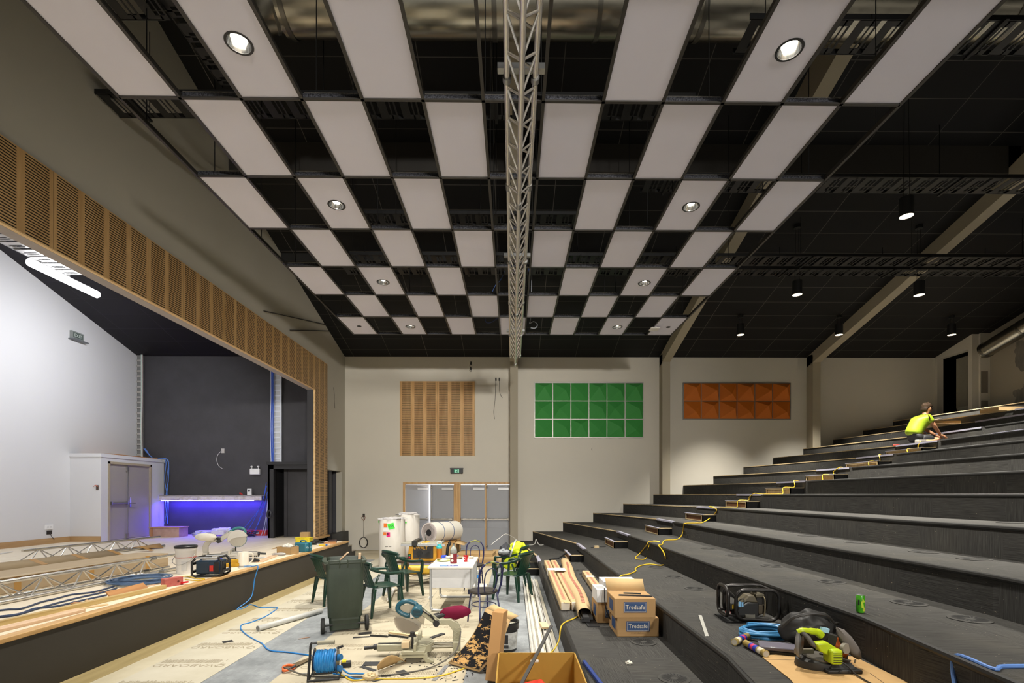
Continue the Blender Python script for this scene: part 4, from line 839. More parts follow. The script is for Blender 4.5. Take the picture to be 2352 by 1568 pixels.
v = sp_(520, 1288); mitre_saw('mitre_saw', 'white and teal mitre saw with a cream dust bag standing on the stage', (v.x, v.y+.2, S), R(200), 1.0, 'b9b4aa', '2f7478', 'c4c0b8', 'd9d4c8', .15, '1f7f96')
# right-hand stage clutter
v = sp_(692, 1268); cs = thing('tool_case', 'teal plastic tool case standing at the stage edge', 'case', (v.x, v.y+.1, S), R(-22))
MB().box(-.16, .16, -.1, .1, 0, .2).build('shell', M('2a6c7e', .4, 0, .06), cs, bevel=.03, seg=3); MB().tube(catmull([(-.07, 0, .19), (-.06, 0, .235), (.06, 0, .235), (.07, 0, .19)], 5), .014, 8).build('handle', M('245c6c', .4), cs); MB().box(-.165, .165, -.012, .012, .01, .195).build('seam', M('1f5160', .4), cs); MB().box(-.1, -.06, -.104, -.1, .05, .14).build('sticker', WHITE, cs)
MB().text('Makita', .07, Matrix.Translation((.162, .0, .1)) @ Matrix.Rotation(PI/2, 4, 'Z') @ Matrix.Rotation(PI/2, 4, 'X')).build('lettering', M('b6ccd0', .4), cs)
v = sp_(655, 1273); cb = thing('open_carton', 'small open cardboard carton with paper inside, left of the teal case', 'carton', (v.x, v.y+.12, S), R(-15))
b = MB(); b.box(-.17, .17, -.12, -.115, 0, .15); b.box(-.17, .17, .115, .12, 0, .15); b.box(-.17, -.165, -.12, .12, 0, .15); b.box(.165, .17, -.12, .12, 0, .15); b.box(-.17, .17, -.12, .12, 0, .006); b.build('box', CARD, cb)
MB().add([(-.17, -.12, .15), (-.17, .12, .15), (-.3, .12, .1), (-.3, -.12, .1)], [(0, 1, 2, 3)]).build('flap', CARDP, cb, solid=.004); b = MB(); lump(b, (0, 0, .15), (.1, .08, .05), .5, 5); b.build('paper', M('ded9cc', .8), cb)
v = sp_(645, 1276); tag(MB().ell((0, 0, .035), (.11, .035, .034)).cyl((.1, 0, .035), (.15, 0, .03), .014, n=10).build('plastic_bottle', M('d9dcdc', .15, 0, .02, 3, .5, .6), loc=(v.x, v.y-.02, S), rot=(0, 0, R(195))), 'clear plastic bottle lying in front of the open carton', 'bottle')
v = sp_(693, 1252); yb = thing('yellow_box', 'yellow plastic box behind the teal case', 'box', (v.x, v.y+.15, S)); MB().box(-.17, .17, -.12, .12, 0, .17).build('tub', M('d8c61f', .4), yb, bevel=.015); MB().box(-.18, .18, -.13, .13, .165, .185).build('lid', M('e3d12a', .4), yb, bevel=.008)
tag(MB().box(-.1, .1, -.08, .08, 0, .12).build('small_carton', CARD, loc=(v.x+.02, v.y+.15, S+.187), rot=(0, 0, R(6)), bevel=.003), 'small brown carton standing on the yellow box', 'carton')
v = sp_(722, 1250); b = MB(); lump(b, (0, 0, .05), (.2, .14, .06), .5, 8, freq=5); tag(b.build('tool_heap', M('3a3a3a', .5, .3, .5, 20), loc=(v.x, v.y, S)), 'grey heap of cables and bits right of the teal case', 'heap')
v = sp_(742, 1249); tag(MB().box(0, .3, -.05, .05, 0, .05).build('plank_offcut', PK4, loc=(v.x, v.y, S), rot=(0, 0, R(30))), 'brown offcut near the far end of the stage edge', 'offcut')
v = sp_(763, 1246.5); tag(MB().box(-.1, .1, -.035, .035, 0, .08).build('battery_pack', M('3a2320', .45), loc=(v.x, v.y+.03, S), bevel=.012, rot=(0, 0, R(15))), 'dark red and black battery pack at the far end of the stage edge', 'battery')
for i, (px, c) in enumerate(((728, 'd9d4cc'), (738, '2a66c0'), (745, 'dcd8d0'), (735, 'd8b92a'))):
    v = sp_(px, 1252+i % 2); tag(MB().cyl((0, 0, .02), (.14, .03, .02), .02, n=10).build('glue_tube', M(c, .4), loc=(v.x, v.y-.02*i, S)), '%s small tube among the bits at the far stage edge' % ('white', 'blue', 'second white', 'yellow')[i], 'tube')
v = sp_(600, 1281); tag(MB().ell((0, 0, .01), (.14, .06, .01)).build('white_tray', M('e6e3df', .4), loc=(v.x, v.y, S)), 'small white dish on the stage behind the kettle', 'dish')
v = sp_(570, 1291); dg = thing('hand_drill', 'black angle tool lying right of the kettle', 'tool', (v.x, v.y+.03, S), R(-10)); MB().box(-.12, .08, -.04, .04, .01, .08).build('housing', M('6b6a6d', .4), dg, bevel=.015); MB().cyl((.08, 0, .04), (.2, 0, .03), .035, .02, n=14).build('nose', M('1c1c1d', .5), dg)
v = sp_(575, 1278); b = MB(); 
for k in range(5): b.cyl((.04*k, 0, .0), (.04*k+.01, 0, .06), .016, n=10)
tag(b.build('socket_rail', M('232326', .4), loc=(v.x, v.y, S)), 'rail of black sockets behind the angle tool', 'tool')
# by the blue-lit wall
v = aty(418, 1229, 14.2); bx_ = thing('wooden_crate', 'plywood box on the stage floor beside the lobby in the blue light', 'crate', (v.x-.42, 14.3, S)); MB().box(-.35, .4, -.2, .2, 0, .27).build('carcass', spotted('a9877a', 'c3a294', 4, .3, .7), bx_, bevel=.006); MB().box(-.45, .42, -.22, .22, .27, .29).build('top', wood('b98d70', 'd0a88c', 0, 1), bx_); MB().box(-.42, -.35, -.2, .2, 0, .27).build('end_block', wood('a8754a', 'c08c5e', 2, 1), bx_)
v = aty(490, 1228, 14.5); pk = thing('wrapped_parcel', 'long parcel in white plastic wrap at the foot of the blue-lit wall', 'parcel', (v.x, 14.55, S)); MB().box(-.5, .35, -.12, .12, .03, .16).build('box', M('e0ddea', .4), pk, bevel=.02); b = MB(); lump(b, (.25, 0, .17), (.3, .12, .07), .5, 4); b.build('wrap', M('ecebf5', .25), pk); MB().box(-.4, .1, -.14, -.06, 0, .03).build('timber', PK4, pk)
v = aty(585, 1226, 14.6); rc = thing('red_carton', 'long red carton at the foot of the black booth', 'carton', (v.x, 14.7, S)); MB().box(-.4, .33, -.1, .1, 0, .16).build('box', M('c2342c', .45), rc, bevel=.006); MB().box(-.02, .12, -.104, -.1, .05, .12).build('label', M('dcd4d2', .5), rc)
v = aty(560, 1229, 14.2); b = MB(); rnd = random.Random(4); b.tube(catmull([(rnd.uniform(-.4, .4), rnd.uniform(-.2, .2), .02+rnd.uniform(0, .16)) for i in range(46)], 5), .009, 5); tag(b.build('cable_heap', M('2c2a52', .4), loc=(v.x, 14.2, S)), 'tangled heap of dark cables in front of the red carton', 'cable')
v = aty(440, 1222, 14.3); b = MB(); lump(b, (0, 0, .06), (.3, .12, .08), .6, 9, freq=4); tag(b.build('plastic_wrap', M('cfd0ea', .2, 0, .05, 5, .5, .2), loc=(v.x+.25, 14.45, S)), 'crumpled clear plastic between the plywood box and the wrapped parcel', 'plastic')
# ================================================================== floor: protection board and what stands on it
def protect(label, x0, x1, y0, y1, prints, c1='b3ac98', c2='c1bbaa'):
    t = thing('floor_board', label, 'floor protection', (x0, y0, 0)); MB().box(0, x1-x0, 0, y1-y0, 0, .003).build('sheet', spotted(c1, c2, 1.3, .3, .7, .75, (1, 1, 1), .2), t, smooth=False)
    ink = M('90866f', .8)
    for (cx, ys) in prints:
        for y in ys:
            b = MB(); T = Matrix.Translation((cx-x0, y-y0, .0034)) @ Matrix.Rotation(PI, 4, 'Z')
            b.text('OVABOARD', .11, T, .0002, 1.25)
            rnd = random.Random(int(y*100)); x = -.36
            while x < .26: w_ = rnd.uniform(.006, .014); b.box(cx-x0+x, cx-x0+x+w_, y-y0+.075, y-y0+rnd.uniform(.16, .19), .003, .0038); x += w_+rnd.uniform(.004, .011)
            for k in range(3): b.box(cx-x0+.3, cx-x0+.36, y-y0-.05+k*.09, y-y0-.045+k*.09, .003, .0038); b.box(cx-x0+.3, cx-x0+.305, y-y0-.05+k*.09, y-y0+.01+k*.09, .003, .0038)
            b.build('printed_text', ink, t, smooth=False)
    return t
struct(MB().box(SX-.03, -4.04, -2, 12.9, 0, .004).build('floor_edge_strip', wood('8f7f55', 'a8966a', 1, .8, .6)))
tag(MB().box(-4.04, -3.78, -1, 12.9, 0, .002).build('floor_board', spotted('b5ab90', 'c2b9a0', 2, .3, .7)), 'narrow pale board strip along the foot of the stage', 'floor protection')
ys1 = [3.35+.61*i for i in range(13)]
protect('printed floor protection board between the grey strip and the stage', -3.79, -2.98, -1, 15.9, [(-3.4, ys1)])
protect('printed floor protection board on the right side of the grey strip, under the bin and saw', -2.32, -1.40, -1, 15.9, [(-1.83, [3.9+.61*i for i in range(13)])], 'aaa08b', 'b9b09a')
protect('printed floor protection board beside the bare grey floor, under the desk', -1.395, -.47, -1, 12.6, [(-.95, [3.6+.61*i for i in range(12)])], 'a89e88', 'b7ae97')
tag(MB().box(XW+.02, -3.8, 13.6, 15.9, 0, .003).build('floor_board', spotted('ada187', 'bdb398', 2, .3, .7)), 'plain pale floor protection sheet beyond the stage steps by the far wall', 'floor protection')
# wheelie bin
v1, v2 = atz(742, 1455, 0), atz(843, 1448, 0); mid = (v1+v2)/2; a = math.atan2(v2.y-v1.y, v2.x-v1.x)+R(6)
BING = spotted('2b342b', '3b453a', 5, .3, .75, .45, (1, 1, .4)); wb = thing('wheelie_bin', 'dark green wheelie bin standing on the printed floor board, its wheels to the camera', 'bin', (mid.x, mid.y, 0), a)
Hb = .93
b = MB()
def rr(x, y, z, r=.05, n=5):
    out = []
    for sx, sy, a0 in ((1, 1, 0), (-1, 1, 90), (-1, -1, 180), (1, -1, 270)):
        for k in range(n): an = R(a0+90*k/(n-1)); out.append((sx*(x-r)+r*math.cos(an), sy*(y-r)+r*math.sin(an), z))
    return out
def loft(b, rings, cap0=True, cap1=True):
    n = len(rings[0]); vs = [p for r_ in rings for p in r_]; fs = []
    for j in range(len(rings)-1): fs += [(j*n+i, j*n+(i+1) % n, (j+1)*n+(i+1) % n, (j+1)*n+i) for i in range(n)]
    if cap0: fs.append(tuple(range(n-1, -1, -1)))
    if cap1: fs.append(tuple(range((len(rings)-1)*n, len(rings)*n)))
    return b.add(vs, fs)
def sh(r_, dy): return [(x, y+dy, z) for x, y, z in r_]
loft(b, [sh(rr(.19, .18, .03), .2), sh(rr(.2, .19, .18), .205), sh(rr(.215, .205, .2), .21), sh(rr(.24, .24, .86), .23), sh(rr(.24, .24, Hb), .23), sh(rr(.225, .225, Hb), .23), sh(rr(.17, .16, .08), .2)], True, True); b.build('tub', BING, wb, ang=30)
b = MB(); loft(b, [sh(rr(.255, .26, Hb-.035, .06), .235), sh(rr(.27, .275, Hb-.02, .06), .235), sh(rr(.27, .275, Hb+.005, .06), .235), sh(rr(.235, .235, Hb+.012, .05), .235), sh(rr(.232, .232, Hb-.03, .05), .235)], False, False); b.build('rim', M('3d463c', .4, 0, .08), wb)
for i, x in enumerate((-.2, -.07, .03, .2)): MB().prism([(.0, Hb-.11), (-.045, Hb-.01), (-.045, Hb+.02), (.0, Hb+.02)], x-.008, x+.008, 'yz').build('handle_rib', BING, wb)
MB().box(-.2, -.07, -.05, -.035, Hb, Hb+.022).box(.03, .2, -.05, -.035, Hb, Hb+.022).build('handle', BING, wb, bevel=.005)
MB().box(-.17, .17, .012, .02, .16, .19).build('axle_housing', BING, wb)
MB().cyl((-.29, .03, .1), (.29, .03, .1), .013, n=12).build('axle', M('1b1c1b', .5), wb)
for s in (-1, 1):
    wh = MB().cyl((s*.25, .03, .1), (s*.295, .03, .1), .1, n=30).build('wheel', M('1e1e1c', .7, 0, .2, 20), wb, bevel=.008); MB().cyl((s*.296, .03, .1), (s*.3, .03, .1), .055, n=24).build('hub', M('2b2b29', .5), wh)
MB().box(-.246, -.24, .1, .34, .3, .62).build('sticker', spotted('d6d4cc', '7f86a0', 12, .52, .6), wb, rot=(0, R(2.5), 0))
MB().bar((-.05, .42, .9), (.05, .38, 1.0), .04, .02).bar((.19, .36, .7), (.2, .34, .99), .035, .035).build('timber_offcut', PK1, wb)
# plastic chairs
def plastic_chair(label, loc, rz):
    t = thing('plastic_chair', label, 'chair', loc, rz, 'green moulded plastic chairs')
    def seat(u, w_):
        x = -.22+.46*u; y = (-.5+w_)*(.44+.04*u); return (x, y, .43-.02*math.sin(PI*u)*math.sin(PI*w_)-.015*max(0, u-.85)/.15)
    MB().surf(seat, 8, 8).build('seat', GREENP, t, solid=.012)
    b = MB()
    def pt(v_, h): # v across -1..1, h up 0..1
        ang = v_*R(52); r = .26+.015*h; return Vector((.0-r*math.cos(ang)*.95-.0-.13*h+.03, r*math.sin(ang)*(1.0+.06*h), .42+.40*h-.03*abs(v_)**2*h))
    for k in range(9):
        v_ = -.68+.17*k; b.tube([pt(v_, h/6) for h in range(7)], .009, 6, sx=1.3)
    b.tube([pt(v_/10, 1.0) for v_ in range(-10, 11)], .024, 8, sx=1.0); b.tube([pt(v_/10, .04) for v_ in range(-9, 10)], .02, 8); b.tube([pt(v_/10, .9) for v_ in range(-9, 10)], .018, 8)
    b.surf(lambda u, w_: pt((u-.5)*1.5, .02+.96*w_)+Vector((-.006, 0, 0)), 10, 6)
    b.build('backrest', GREENP, t)
    for s in (-1, 1):
        e = pt(s, 1.0); path = catmull([e, (e.x-.005, e.y*1.06, e.z-.07), (-.12, s*.272, .665), (.0, s*.28, .64), (.13, s*.28, .635), (.2, s*.27, .625), (.215, s*.255, .56), (.215, s*.235, .42)], 6)
        MB().tube(path, [.022]*len(path), 8, sx=1.35).build('arm', GREENP, t)
        MB().tube(catmull([pt(s*.95, .25), (-.2, s*.27, .53), (-.15, s*.275, .64)], 5), .016, 8).build('arm', GREENP, t)
        for fx in (.2, -.2):
            b = MB(); top = Vector((fx, s*.2, .42)); ft_ = Vector((fx*1.22+(.0 if fx > 0 else -.02), s*.245, 0)); b.bar(top, ft_, .085, .05, (1, 0, 0), .038, .03); b.build('leg', GREENP, t, bevel=.008)
    MB().tube(catmull([(.2, -.19, .37), (.215, 0, .415), (.2, .19, .37)], 5), .014, 6).build('apron', GREENP, t)
    return t
vA = atz(712, 1392, 0); ch = plastic_chair('green plastic chair half hidden behind the wheelie bin', (vA.x+.28, vA.y+.28, .003), R(42))
again(ch, 'green plastic chair right beside the wheelie bin, turned toward the desk', (-1.98, 7.45, .003), R(38))
again(ch, 'green plastic chair between the white drum and the desk', (-1.93, 8.72, .003), R(46))
again(ch, 'green plastic chair at the right of the desk, nearer the camera than the jacket chair', (.0, 8.5, 0), R(150))
again(ch, 'green plastic chair with the high-visibility jacket over it', (-.05, 9.4, 0), R(165))
b = MB(); lump(b, (0, 0, 0), (.2, .2, .17), .42, 3, 34, 22, 2.4); hv = thing('work_jacket', 'fluorescent yellow and navy work jacket thrown over a green plastic chair', 'jacket', (.0, 9.3, .72)); b.build('yellow_shell', M('d6ea15', .6, 0, .10, 6), hv, loc=(.08, -.03, .02), sub=1, ang=180); b = MB(); lump(b, (0, 0, 0), (.13, .17, .15), .45, 7, 26, 16, 2.6); b.build('navy_panel', M('23252c', .75, 0, .2), hv, loc=(-.12, -.06, .0), sub=1, ang=180)
MB().tube(catmull([(-.04, -.2, -.06), (.0, -.21, .06), (.03, -.14, .15), (.06, 0, .19)], 6), .022, 6, sx=2.2).build('reflective_band', M('a9acab', .35, .3), hv); b = MB(); lump(b, (-.05, -.16, -.2), (.13, .07, .12), .4, 12, 20, 12, 2.4); b.build('sleeve', M('c9dc18', .6, 0, .1, 6), hv, sub=1, ang=180)
b = MB(); lump(b, (0, 0, 0), (.1, .09, .05), .4, 5); b.build('glove', M('8b8f92', .7), hv, loc=(-.16, -.22, .02))
tag(MB().tube(catmull([(-.4, 9.3, .85), (-.25, 9.6, .95), (-.1, 9.9, 1.0), (.2, 10.8, .72), (.45, 11.6, .36)], 6), .004, 6).build('white_lead', M('d8d6d0', .5)), 'thin white lead running from the jacket chair to the first tier', 'cable')
# bentwood metal cafe chairs
def cafe_chair(label, loc, rz):
    t = thing('cafe_chair', label, 'chair', loc, rz, 'navy tubular cafe chairs'); mt = M('23254c', .35, .2, .15)
    b = MB(); b.lathe([(0, .43), (.17, .43), (.195, .445), (.2, .46), (.19, .475), (.12, .483), (0, .483)], 32); b.build('seat', spotted('211d19', '332c26', 9, .3, .7), t)
    for s in (-1, 1):
        MB().tube(catmull([(.15, s*.12, .43), (.18, s*.14, .25), (.2, s*.155, 0)], 5), .011, 8).build('leg', mt, t)
        MB().tube(catmull([(-.15, s*.13, .45), (-.19, s*.145, .25), (-.23, s*.16, 0)], 5), .0125, 8).build('leg', mt, t)
    MB().tube(catmull([(-.15, -.145, .42), (-.21, -.17, .6), (-.25, -.16, .78), (-.275, -.1, .865), (-.285, 0, .89), (-.275, .1, .865), (-.25, .16, .78), (-.21, .17, .6), (-.15, .145, .42)], 6), .0135, 8).build('back_hoop', mt, t)
    MB().tube(catmull([(-.275, -.1, .865), (-.285, 0, .891), (-.275, .1, .865)], 6), .0142, 8).build('worn_top', spotted('6a8a4a', 'b0a040', 20, .3, .7), t)
    MB().tube(catmull([(-.17, -.06, .45), (-.215, -.09, .6), (-.25, -.075, .75), (-.26, 0, .8), (-.25, .075, .75), (-.215, .09, .6), (-.17, .06, .45)], 6), .008, 8).build('inner_hoop', mt, t)
    MB().tube([(.19*math.cos(2*PI*k/28)-.005, .165*math.sin(2*PI*k/28), .27) for k in range(28)], .007, 6, True).build('leg_ring', mt, t)
    return t
cf = cafe_chair('navy tubular cafe chair in front of the right side of the desk', (-.40, 6.85, 0), R(118))
again(cf, 'navy tubular cafe chair behind the desk', (-.74, 9.38, .003), R(-92))
# desk
dk = thing('desk', 'pale grey desk with tubular legs covered with drinks and scraps', 'desk', (-.945, 8.05, .003)); GL = M('a9aaa9', .35, .4); TOPM = spotted('d3d0c8', 'c3beb4', 3, .45, .75)
MB().box(-.345, .345, -.6, .6, .67, .70).build('top', TOPM, dk, bevel=.008); MB().box(-.30, .30, -.5, -.48, .36, .67).build('modesty_panel', M('c2c2c2', .5), dk, bevel=.004); MB().box(.1, .31, -.1, .5, .3, .67).build('drawer_unit', M('bcbcba', .5), dk, bevel=.004)
for y in (-.5, .5): MB().tube(catmull([(-.31, y, .67), (-.31, y, .14), (-.3, y, .05), (-.23, y, .018), (.23, y, .018), (.3, y, .05), (.31, y, .14), (.31, y, .67)], 6), .019, 10).build('leg', GL, dk)
TZ = .703
def on(px, py): return atz(px, py, TZ)
v = on(1041, 1294); bo = thing('soft_drink_bottle', 'large plastic bottle with a dark red label on the desk', 'bottle', (v.x, v.y+.05, TZ))
b = MB(); b.lathe([(0, 0), (.05, 0), (.055, .01), (.055, .16)], 24); b.build('label', spotted('6d1620', '86202a', 14, .4, .7, .4), bo); b = MB(); b.lathe([(.054, .16), (.055, .2), (.045, .24), (.02, .275), (.014, .28), (.014, .3)], 24); b.build('bottle_shoulder', M('d5dcd6', .1, 0, .02, 3, .5, .7), bo); MB().cyl((0, 0, .3), (0, 0, .318), .016, n=16).build('cap', M('17161a', .4), bo); MB().cyl((-.015, -.054, .05), (-.015, -.0575, .05), .02, n=14).box(-.045, -.0, -.0565, -.05, .09, .15).build('label_print', M('d9cfc2', .5), bo)
v = on(1069, 1290); cu = thing('paper_cup', 'red paper cup with a white swirl on the desk', 'cup', (v.x, v.y+.03, TZ)); b = MB(); b.lathe([(0, 0), (.028, 0), (.038, .1), (.04, .105), (.036, .105), (.027, .006), (0, .006)], 24); b.build('cup', M('b3141c', .4), cu); MB().tube([(-.012+.02*math.cos(k*.5), -.034-.0003*k, .055+.02*math.sin(k*.5)) for k in range(11)], .004, 6).build('swirl', M('efe6e2', .5), cu)
v = on(1012, 1288); pl = thing('plate', 'lime green plate at the left of the desk', 'plate', (v.x+.05, v.y, TZ)); b = MB(); b.lathe([(0, .006), (.075, .006), (.115, .022), (.118, .02), (.08, 0), (0, 0)], 32); b.build('dish', M('cdd77a', .35), pl); b = MB(); b.lathe([(0, .008), (.06, .008), (.06, .022), (0, .022)], 24); b.build('foot', M('e8e6d8', .4), pl)
tag(b_ := MB().ell((0, 0, .02), (.05, .04, .012)).build('biscuit', M('8a6432', .8), loc=(v.x-.03, v.y+.02, TZ+.015)), 'brown biscuit on the lime plate', 'biscuit')
v = atz(1009, 1281, TZ); db = thing('sports_bottle', 'orange drink bottle with a turquoise lid at the far left corner of the desk', 'bottle', (v.x, v.y, TZ)); b = MB(); b.lathe([(0, 0), (.045, 0), (.048, .02), (.048, .17), (0, .17)], 24); b.build('bottle', M('b8742a', .2, 0, .05, 4, .5, .2), db); b = MB(); b.lathe([(.05, .165), (.05, .2), (.035, .215), (.035, .235), (0, .24)], 24); b.build('lid', M('2fb0b5', .4), db); MB().tube(catmull([(-.03, 0, .235), (-.035, 0, .275), (.035, 0, .275), (.03, 0, .235)], 5), .007, 8).build('loop', M('bfe0e2', .4), db)
v = on(1019, 1281); tag(MB().box(-.05, .05, -.03, .03, 0, .05).build('blue_packet', M('2448c4', .4), loc=(v.x, v.y, TZ), rot=(0, 0, R(12)), bevel=.01), 'small bright blue packet between the bottles on the desk', 'packet')
v = on(1031, 1299); lf_ = thing('leaflet', 'blue leaflet lying at the near edge of the desk', 'leaflet', (v.x, v.y+.01, TZ), R(2)); MB().box(-.14, .14, -.045, .04, 0, .003).build('paper', M('41528f', .5), lf_); MB().box(-.13, -.03, -.035, .03, .003, .0036).build('picture', M('5f94c8', .5), lf_); MB().box(-.01, .02, -.02, .02, .003, .0036).box(.05, .07, -.02, .02, .003, .0036).build('print', M('c3c6da', .5), lf_)
for i, (px, py, c, lab) in enumerate(((1056, 1283, '8a7a5c', 'brown crumpled bag on the desk behind the red bottle'), (1082, 1282, 'cfc3b4', 'small scrunched wrapper at the right of the desk'), (1048, 1279, '5c5a78', 'purple wrapper at the back of the desk'), (1030, 1282, 'dcd8d4', 'white crumpled paper beside the blue packet'))):
    v = on(px, py); b = MB(); lump(b, (0, 0, .02), (.05, .04, .022), .6, i+20, 14, 9, 4); tag(b.build('wrapper', M(c, .6), loc=(v.x, v.y, TZ)), lab, 'wrapper')
v = on(994, 1292); tag(MB().box(-.03, .03, -.02, .02, 0, .002).box(.04, .06, .01, .02, 0, .002).build('crumbs', M('a57848', .8), loc=(v.x, v.y, TZ)), 'scatter of crumbs on the left of the desk', 'crumbs', kind='stuff')
# water bottle and white box on the floor right of the desk
v = atz(1099, 1364, 0); wx = thing('cool_box', 'low white and blue lidded box on the floor right of the desk', 'box', (v.x, v.y+.1, .003)); MB().box(-.19, .14, -.13, .13, 0, .09).build('tub', M('1f2748', .45), wx, bevel=.01); MB().box(-.2, .15, -.14, .14, .09, .15).build('lid', M('dad8d2', .45), wx, bevel=.01)
v = atz(1097, 1333, .15); wt = thing('water_bottle', 'clear water bottle with a blue label standing on the cool box', 'bottle', (-.55, wx.location.y, .153)); b = MB(); b.lathe([(0, 0), (.032, 0), (.034, .12), (.03, .2), (.012, .235), (.012, .25)], 20); b.build('bottle', M('d7e4e8', .1, 0, .02, 3, .5, .8), wt); b = MB(); b.lathe([(.035, .12), (.035, .18)], 20); b.build('label', M('2f7cc4', .4), wt); MB().cyl((0, 0, .25), (0, 0, .265), .014, n=12).build('cap', M('e0e4e8', .4), wt)
wt.location.x = wx.location.x-.02
# white drums and roll
def drum(label, px, py, r, h, lx=0):
    v = atz(px, py, 0); t = thing('insulation_roll', label, 'roll', (v.x, v.y+r, .003)); b = MB(); b.lathe([(0, 0), (r*.98, 0), (r, .02), (r, h-.02), (r*.97, h), (0, h)], 36); b.build('roll', spotted('dcd8d0', 'cfc9bf', 3, .35, .7, .5, (1, 1, .4)), t)
    b = MB(); lump(b, (0, 0, h), (r*.93, r*.93, .045), .55, int(px) % 17, 26, 10, 2.6); b.build('plastic_wrap', M('e6e4e4', .25, 0, .03, 3, .5, .3), t); b = MB(); b.lathe([(r+.003, .0), (r+.006, .03), (r+.003, .06)], 36); b.build('wrap_hem', M('d8d3cb', .4), t); return t
r1 = drum('tall white wrapped roll with orange, green and pink stickers', 893, 1308, .315, 1.2); 
def stick(t, r, ang, z, w_, h, hexc, tilt=0, txt=None, name='sticker'):
    T = Matrix.Rotation(ang, 4, 'Z') @ Matrix.Translation((0, -r-.004, z)) @ Matrix.Rotation(tilt, 4, 'Y'); b = MB(); b.T = T; b.box(-w_/2, w_/2, -.001, .001, -h/2, h/2); s = b.build(name, M(hexc, .5, 0, .03), t)
    if txt: b = MB(); b.text(txt, h*.55, T @ Matrix.Translation((0, -.002, 0)) @ Matrix.Rotation(PI/2, 4, 'X')); b.build('lettering', M('15241a', .5), s)
    return s
stick(r1, .317, R(-15), 1.06, .09, .1, 'e8782a'); stick(r1, .319, R(10), 1.04, .15, .14, '3fe03a', R(-14), 'SSR'); stick(r1, .317, R(-18), .86, .085, .07, 'e07a30'); stick(r1, .317, R(-2), .84, .085, .11, 'e0187c'); stick(r1, .317, R(-12), .96, .14, .07, 'efefec')
MB().box(-.02, .0, -.003, .0, -.02, .03).build('print', M('15141a', .5), r1, loc=(-.01, -.324, .85)); MB().box(-.09, -.02, -.001, .001, -.008, .008).box(.0, .06, -.001, .001, -.008, .008).build('print', M('77736c', .5), r1, loc=(-.0, -.318, .55))
stick(r1, .317, R(-62), 1.14, .08, .05, '3fe03a')
r2 = drum('second tall white wrapped roll behind the first, by the ajar door', 933, 1296, .285, 1.28); stick(r2, .288, R(-3), 1.08, .06, .04, '5fd84a', R(8)); stick(r2, .288, R(-50), 1.14, .08, .16, '3fe03a')
MB().box(.26, .3, -.09, -.05, 0, 1.16).build('edge_seam', M('6f6c70', .5), r1)
# lying roll on a carton
bxc = thing('large_carton', 'long brown carton on the floor carrying the white lying roll', 'carton', (-1.98, 13.3, .003)); MB().box(-.42, .5, -.45, .45, 0, .52).build('box', CARD, bxc, bevel=.006); MB().add([(.5, -.45, .52), (.5, .45, .52), (.72, .4, .46), (.72, -.4, .46)], [(0, 1, 2, 3)]).build('flap', CARDP, bxc, solid=.005); MB().box(-.2, .45, -.3, .3, .52, .545).build('loose_sheet', CARDD, bxc)
lr = thing('carpet_roll', 'thick white roll tied with two blue straps lying on the carton', 'roll', (-2.13, 12.95, .80), 0, None, (0, 0, R(-32)))
MB().cyl((0, -.1, 0), (0, 1.0, 0), .265, n=40, caps=False).build('outer_layer', M('e4e0d4', .6, 0, .03), lr); ring = []
b = MB()
for k in range(5): r_ = .09+.035*k; b.cyl((0, -.1+.001*k, 0), (0, -.11, 0), r_+.034, n=40); 
b.build('end_face', M('c9c0bd', .7), lr); MB().cyl((0, -.112, 0), (0, -.111, 0), .088, n=30).build('core', M('101014', .8), lr)
for k in range(4): MB().tube([(( .11+.04*k)*math.cos(2*PI*q/40), -.111, (.11+.04*k)*math.sin(2*PI*q/40)) for q in range(40)], .003, 4, True).build('layer_line', M('9c9391', .7), lr)
for y in (.22, .62): b = MB(); b.tube([(.268*math.cos(2*PI*q/40), y, .268*math.sin(2*PI*q/40)) for q in range(40)], .008, 6, True); b.build('strap', M('2c4a7c', .5), lr)
MB().cyl((0, 1.0, 0), (0, 1.01, 0), .262, n=40).build('end_face', M('d5cfc6', .7), lr)
# table saw on low trestle
v = aty(972, 1286, 9.7); ts = thing('table_saw', 'yellow and black bench table saw in front of the white rolls', 'saw', (v.x, 9.9, .49)); YS_ = M('d69a1c', .4, 0, .06)
MB().frus((-.31, .3, -.22, .25), .0, (-.28, .26, -.2, .23), .31).build('cabinet', YS_, ts, bevel=.012); MB().box(-.2, .2, -.235, -.2, .05, .30).build('front_panel', M('33302d', .45), ts, bevel=.01)
MB().text('DeWALT', .085, Matrix.Translation((-.07, -.238, .255)) @ Matrix.Rotation(PI/2, 4, 'X'), .001, 1.0).build('lettering', M('dca21e', .5), ts)
MB().cyl((-.06, -.24, .15), (-.06, -.27, .15), .06, n=24).bar((-.02, -.27, .12), (.16, -.25, .2), .025, .015).cyl((-.05, -.27, .09), (-.05, -.31, .04), .012, n=8).build('bevel_handwheel', M('171717', .45), ts); MB().box(-.29, -.23, -.245, -.22, .04, .14).build('switch_box', M('1b1b1b', .5), ts); MB().box(-.275, -.245, -.25, -.245, .1, .125).build('start_button', M('1f9a44', .4), ts); MB().box(-.275, -.245, -.25, -.245, .06, .09).build('stop_button', M('c8242a', .4), ts)
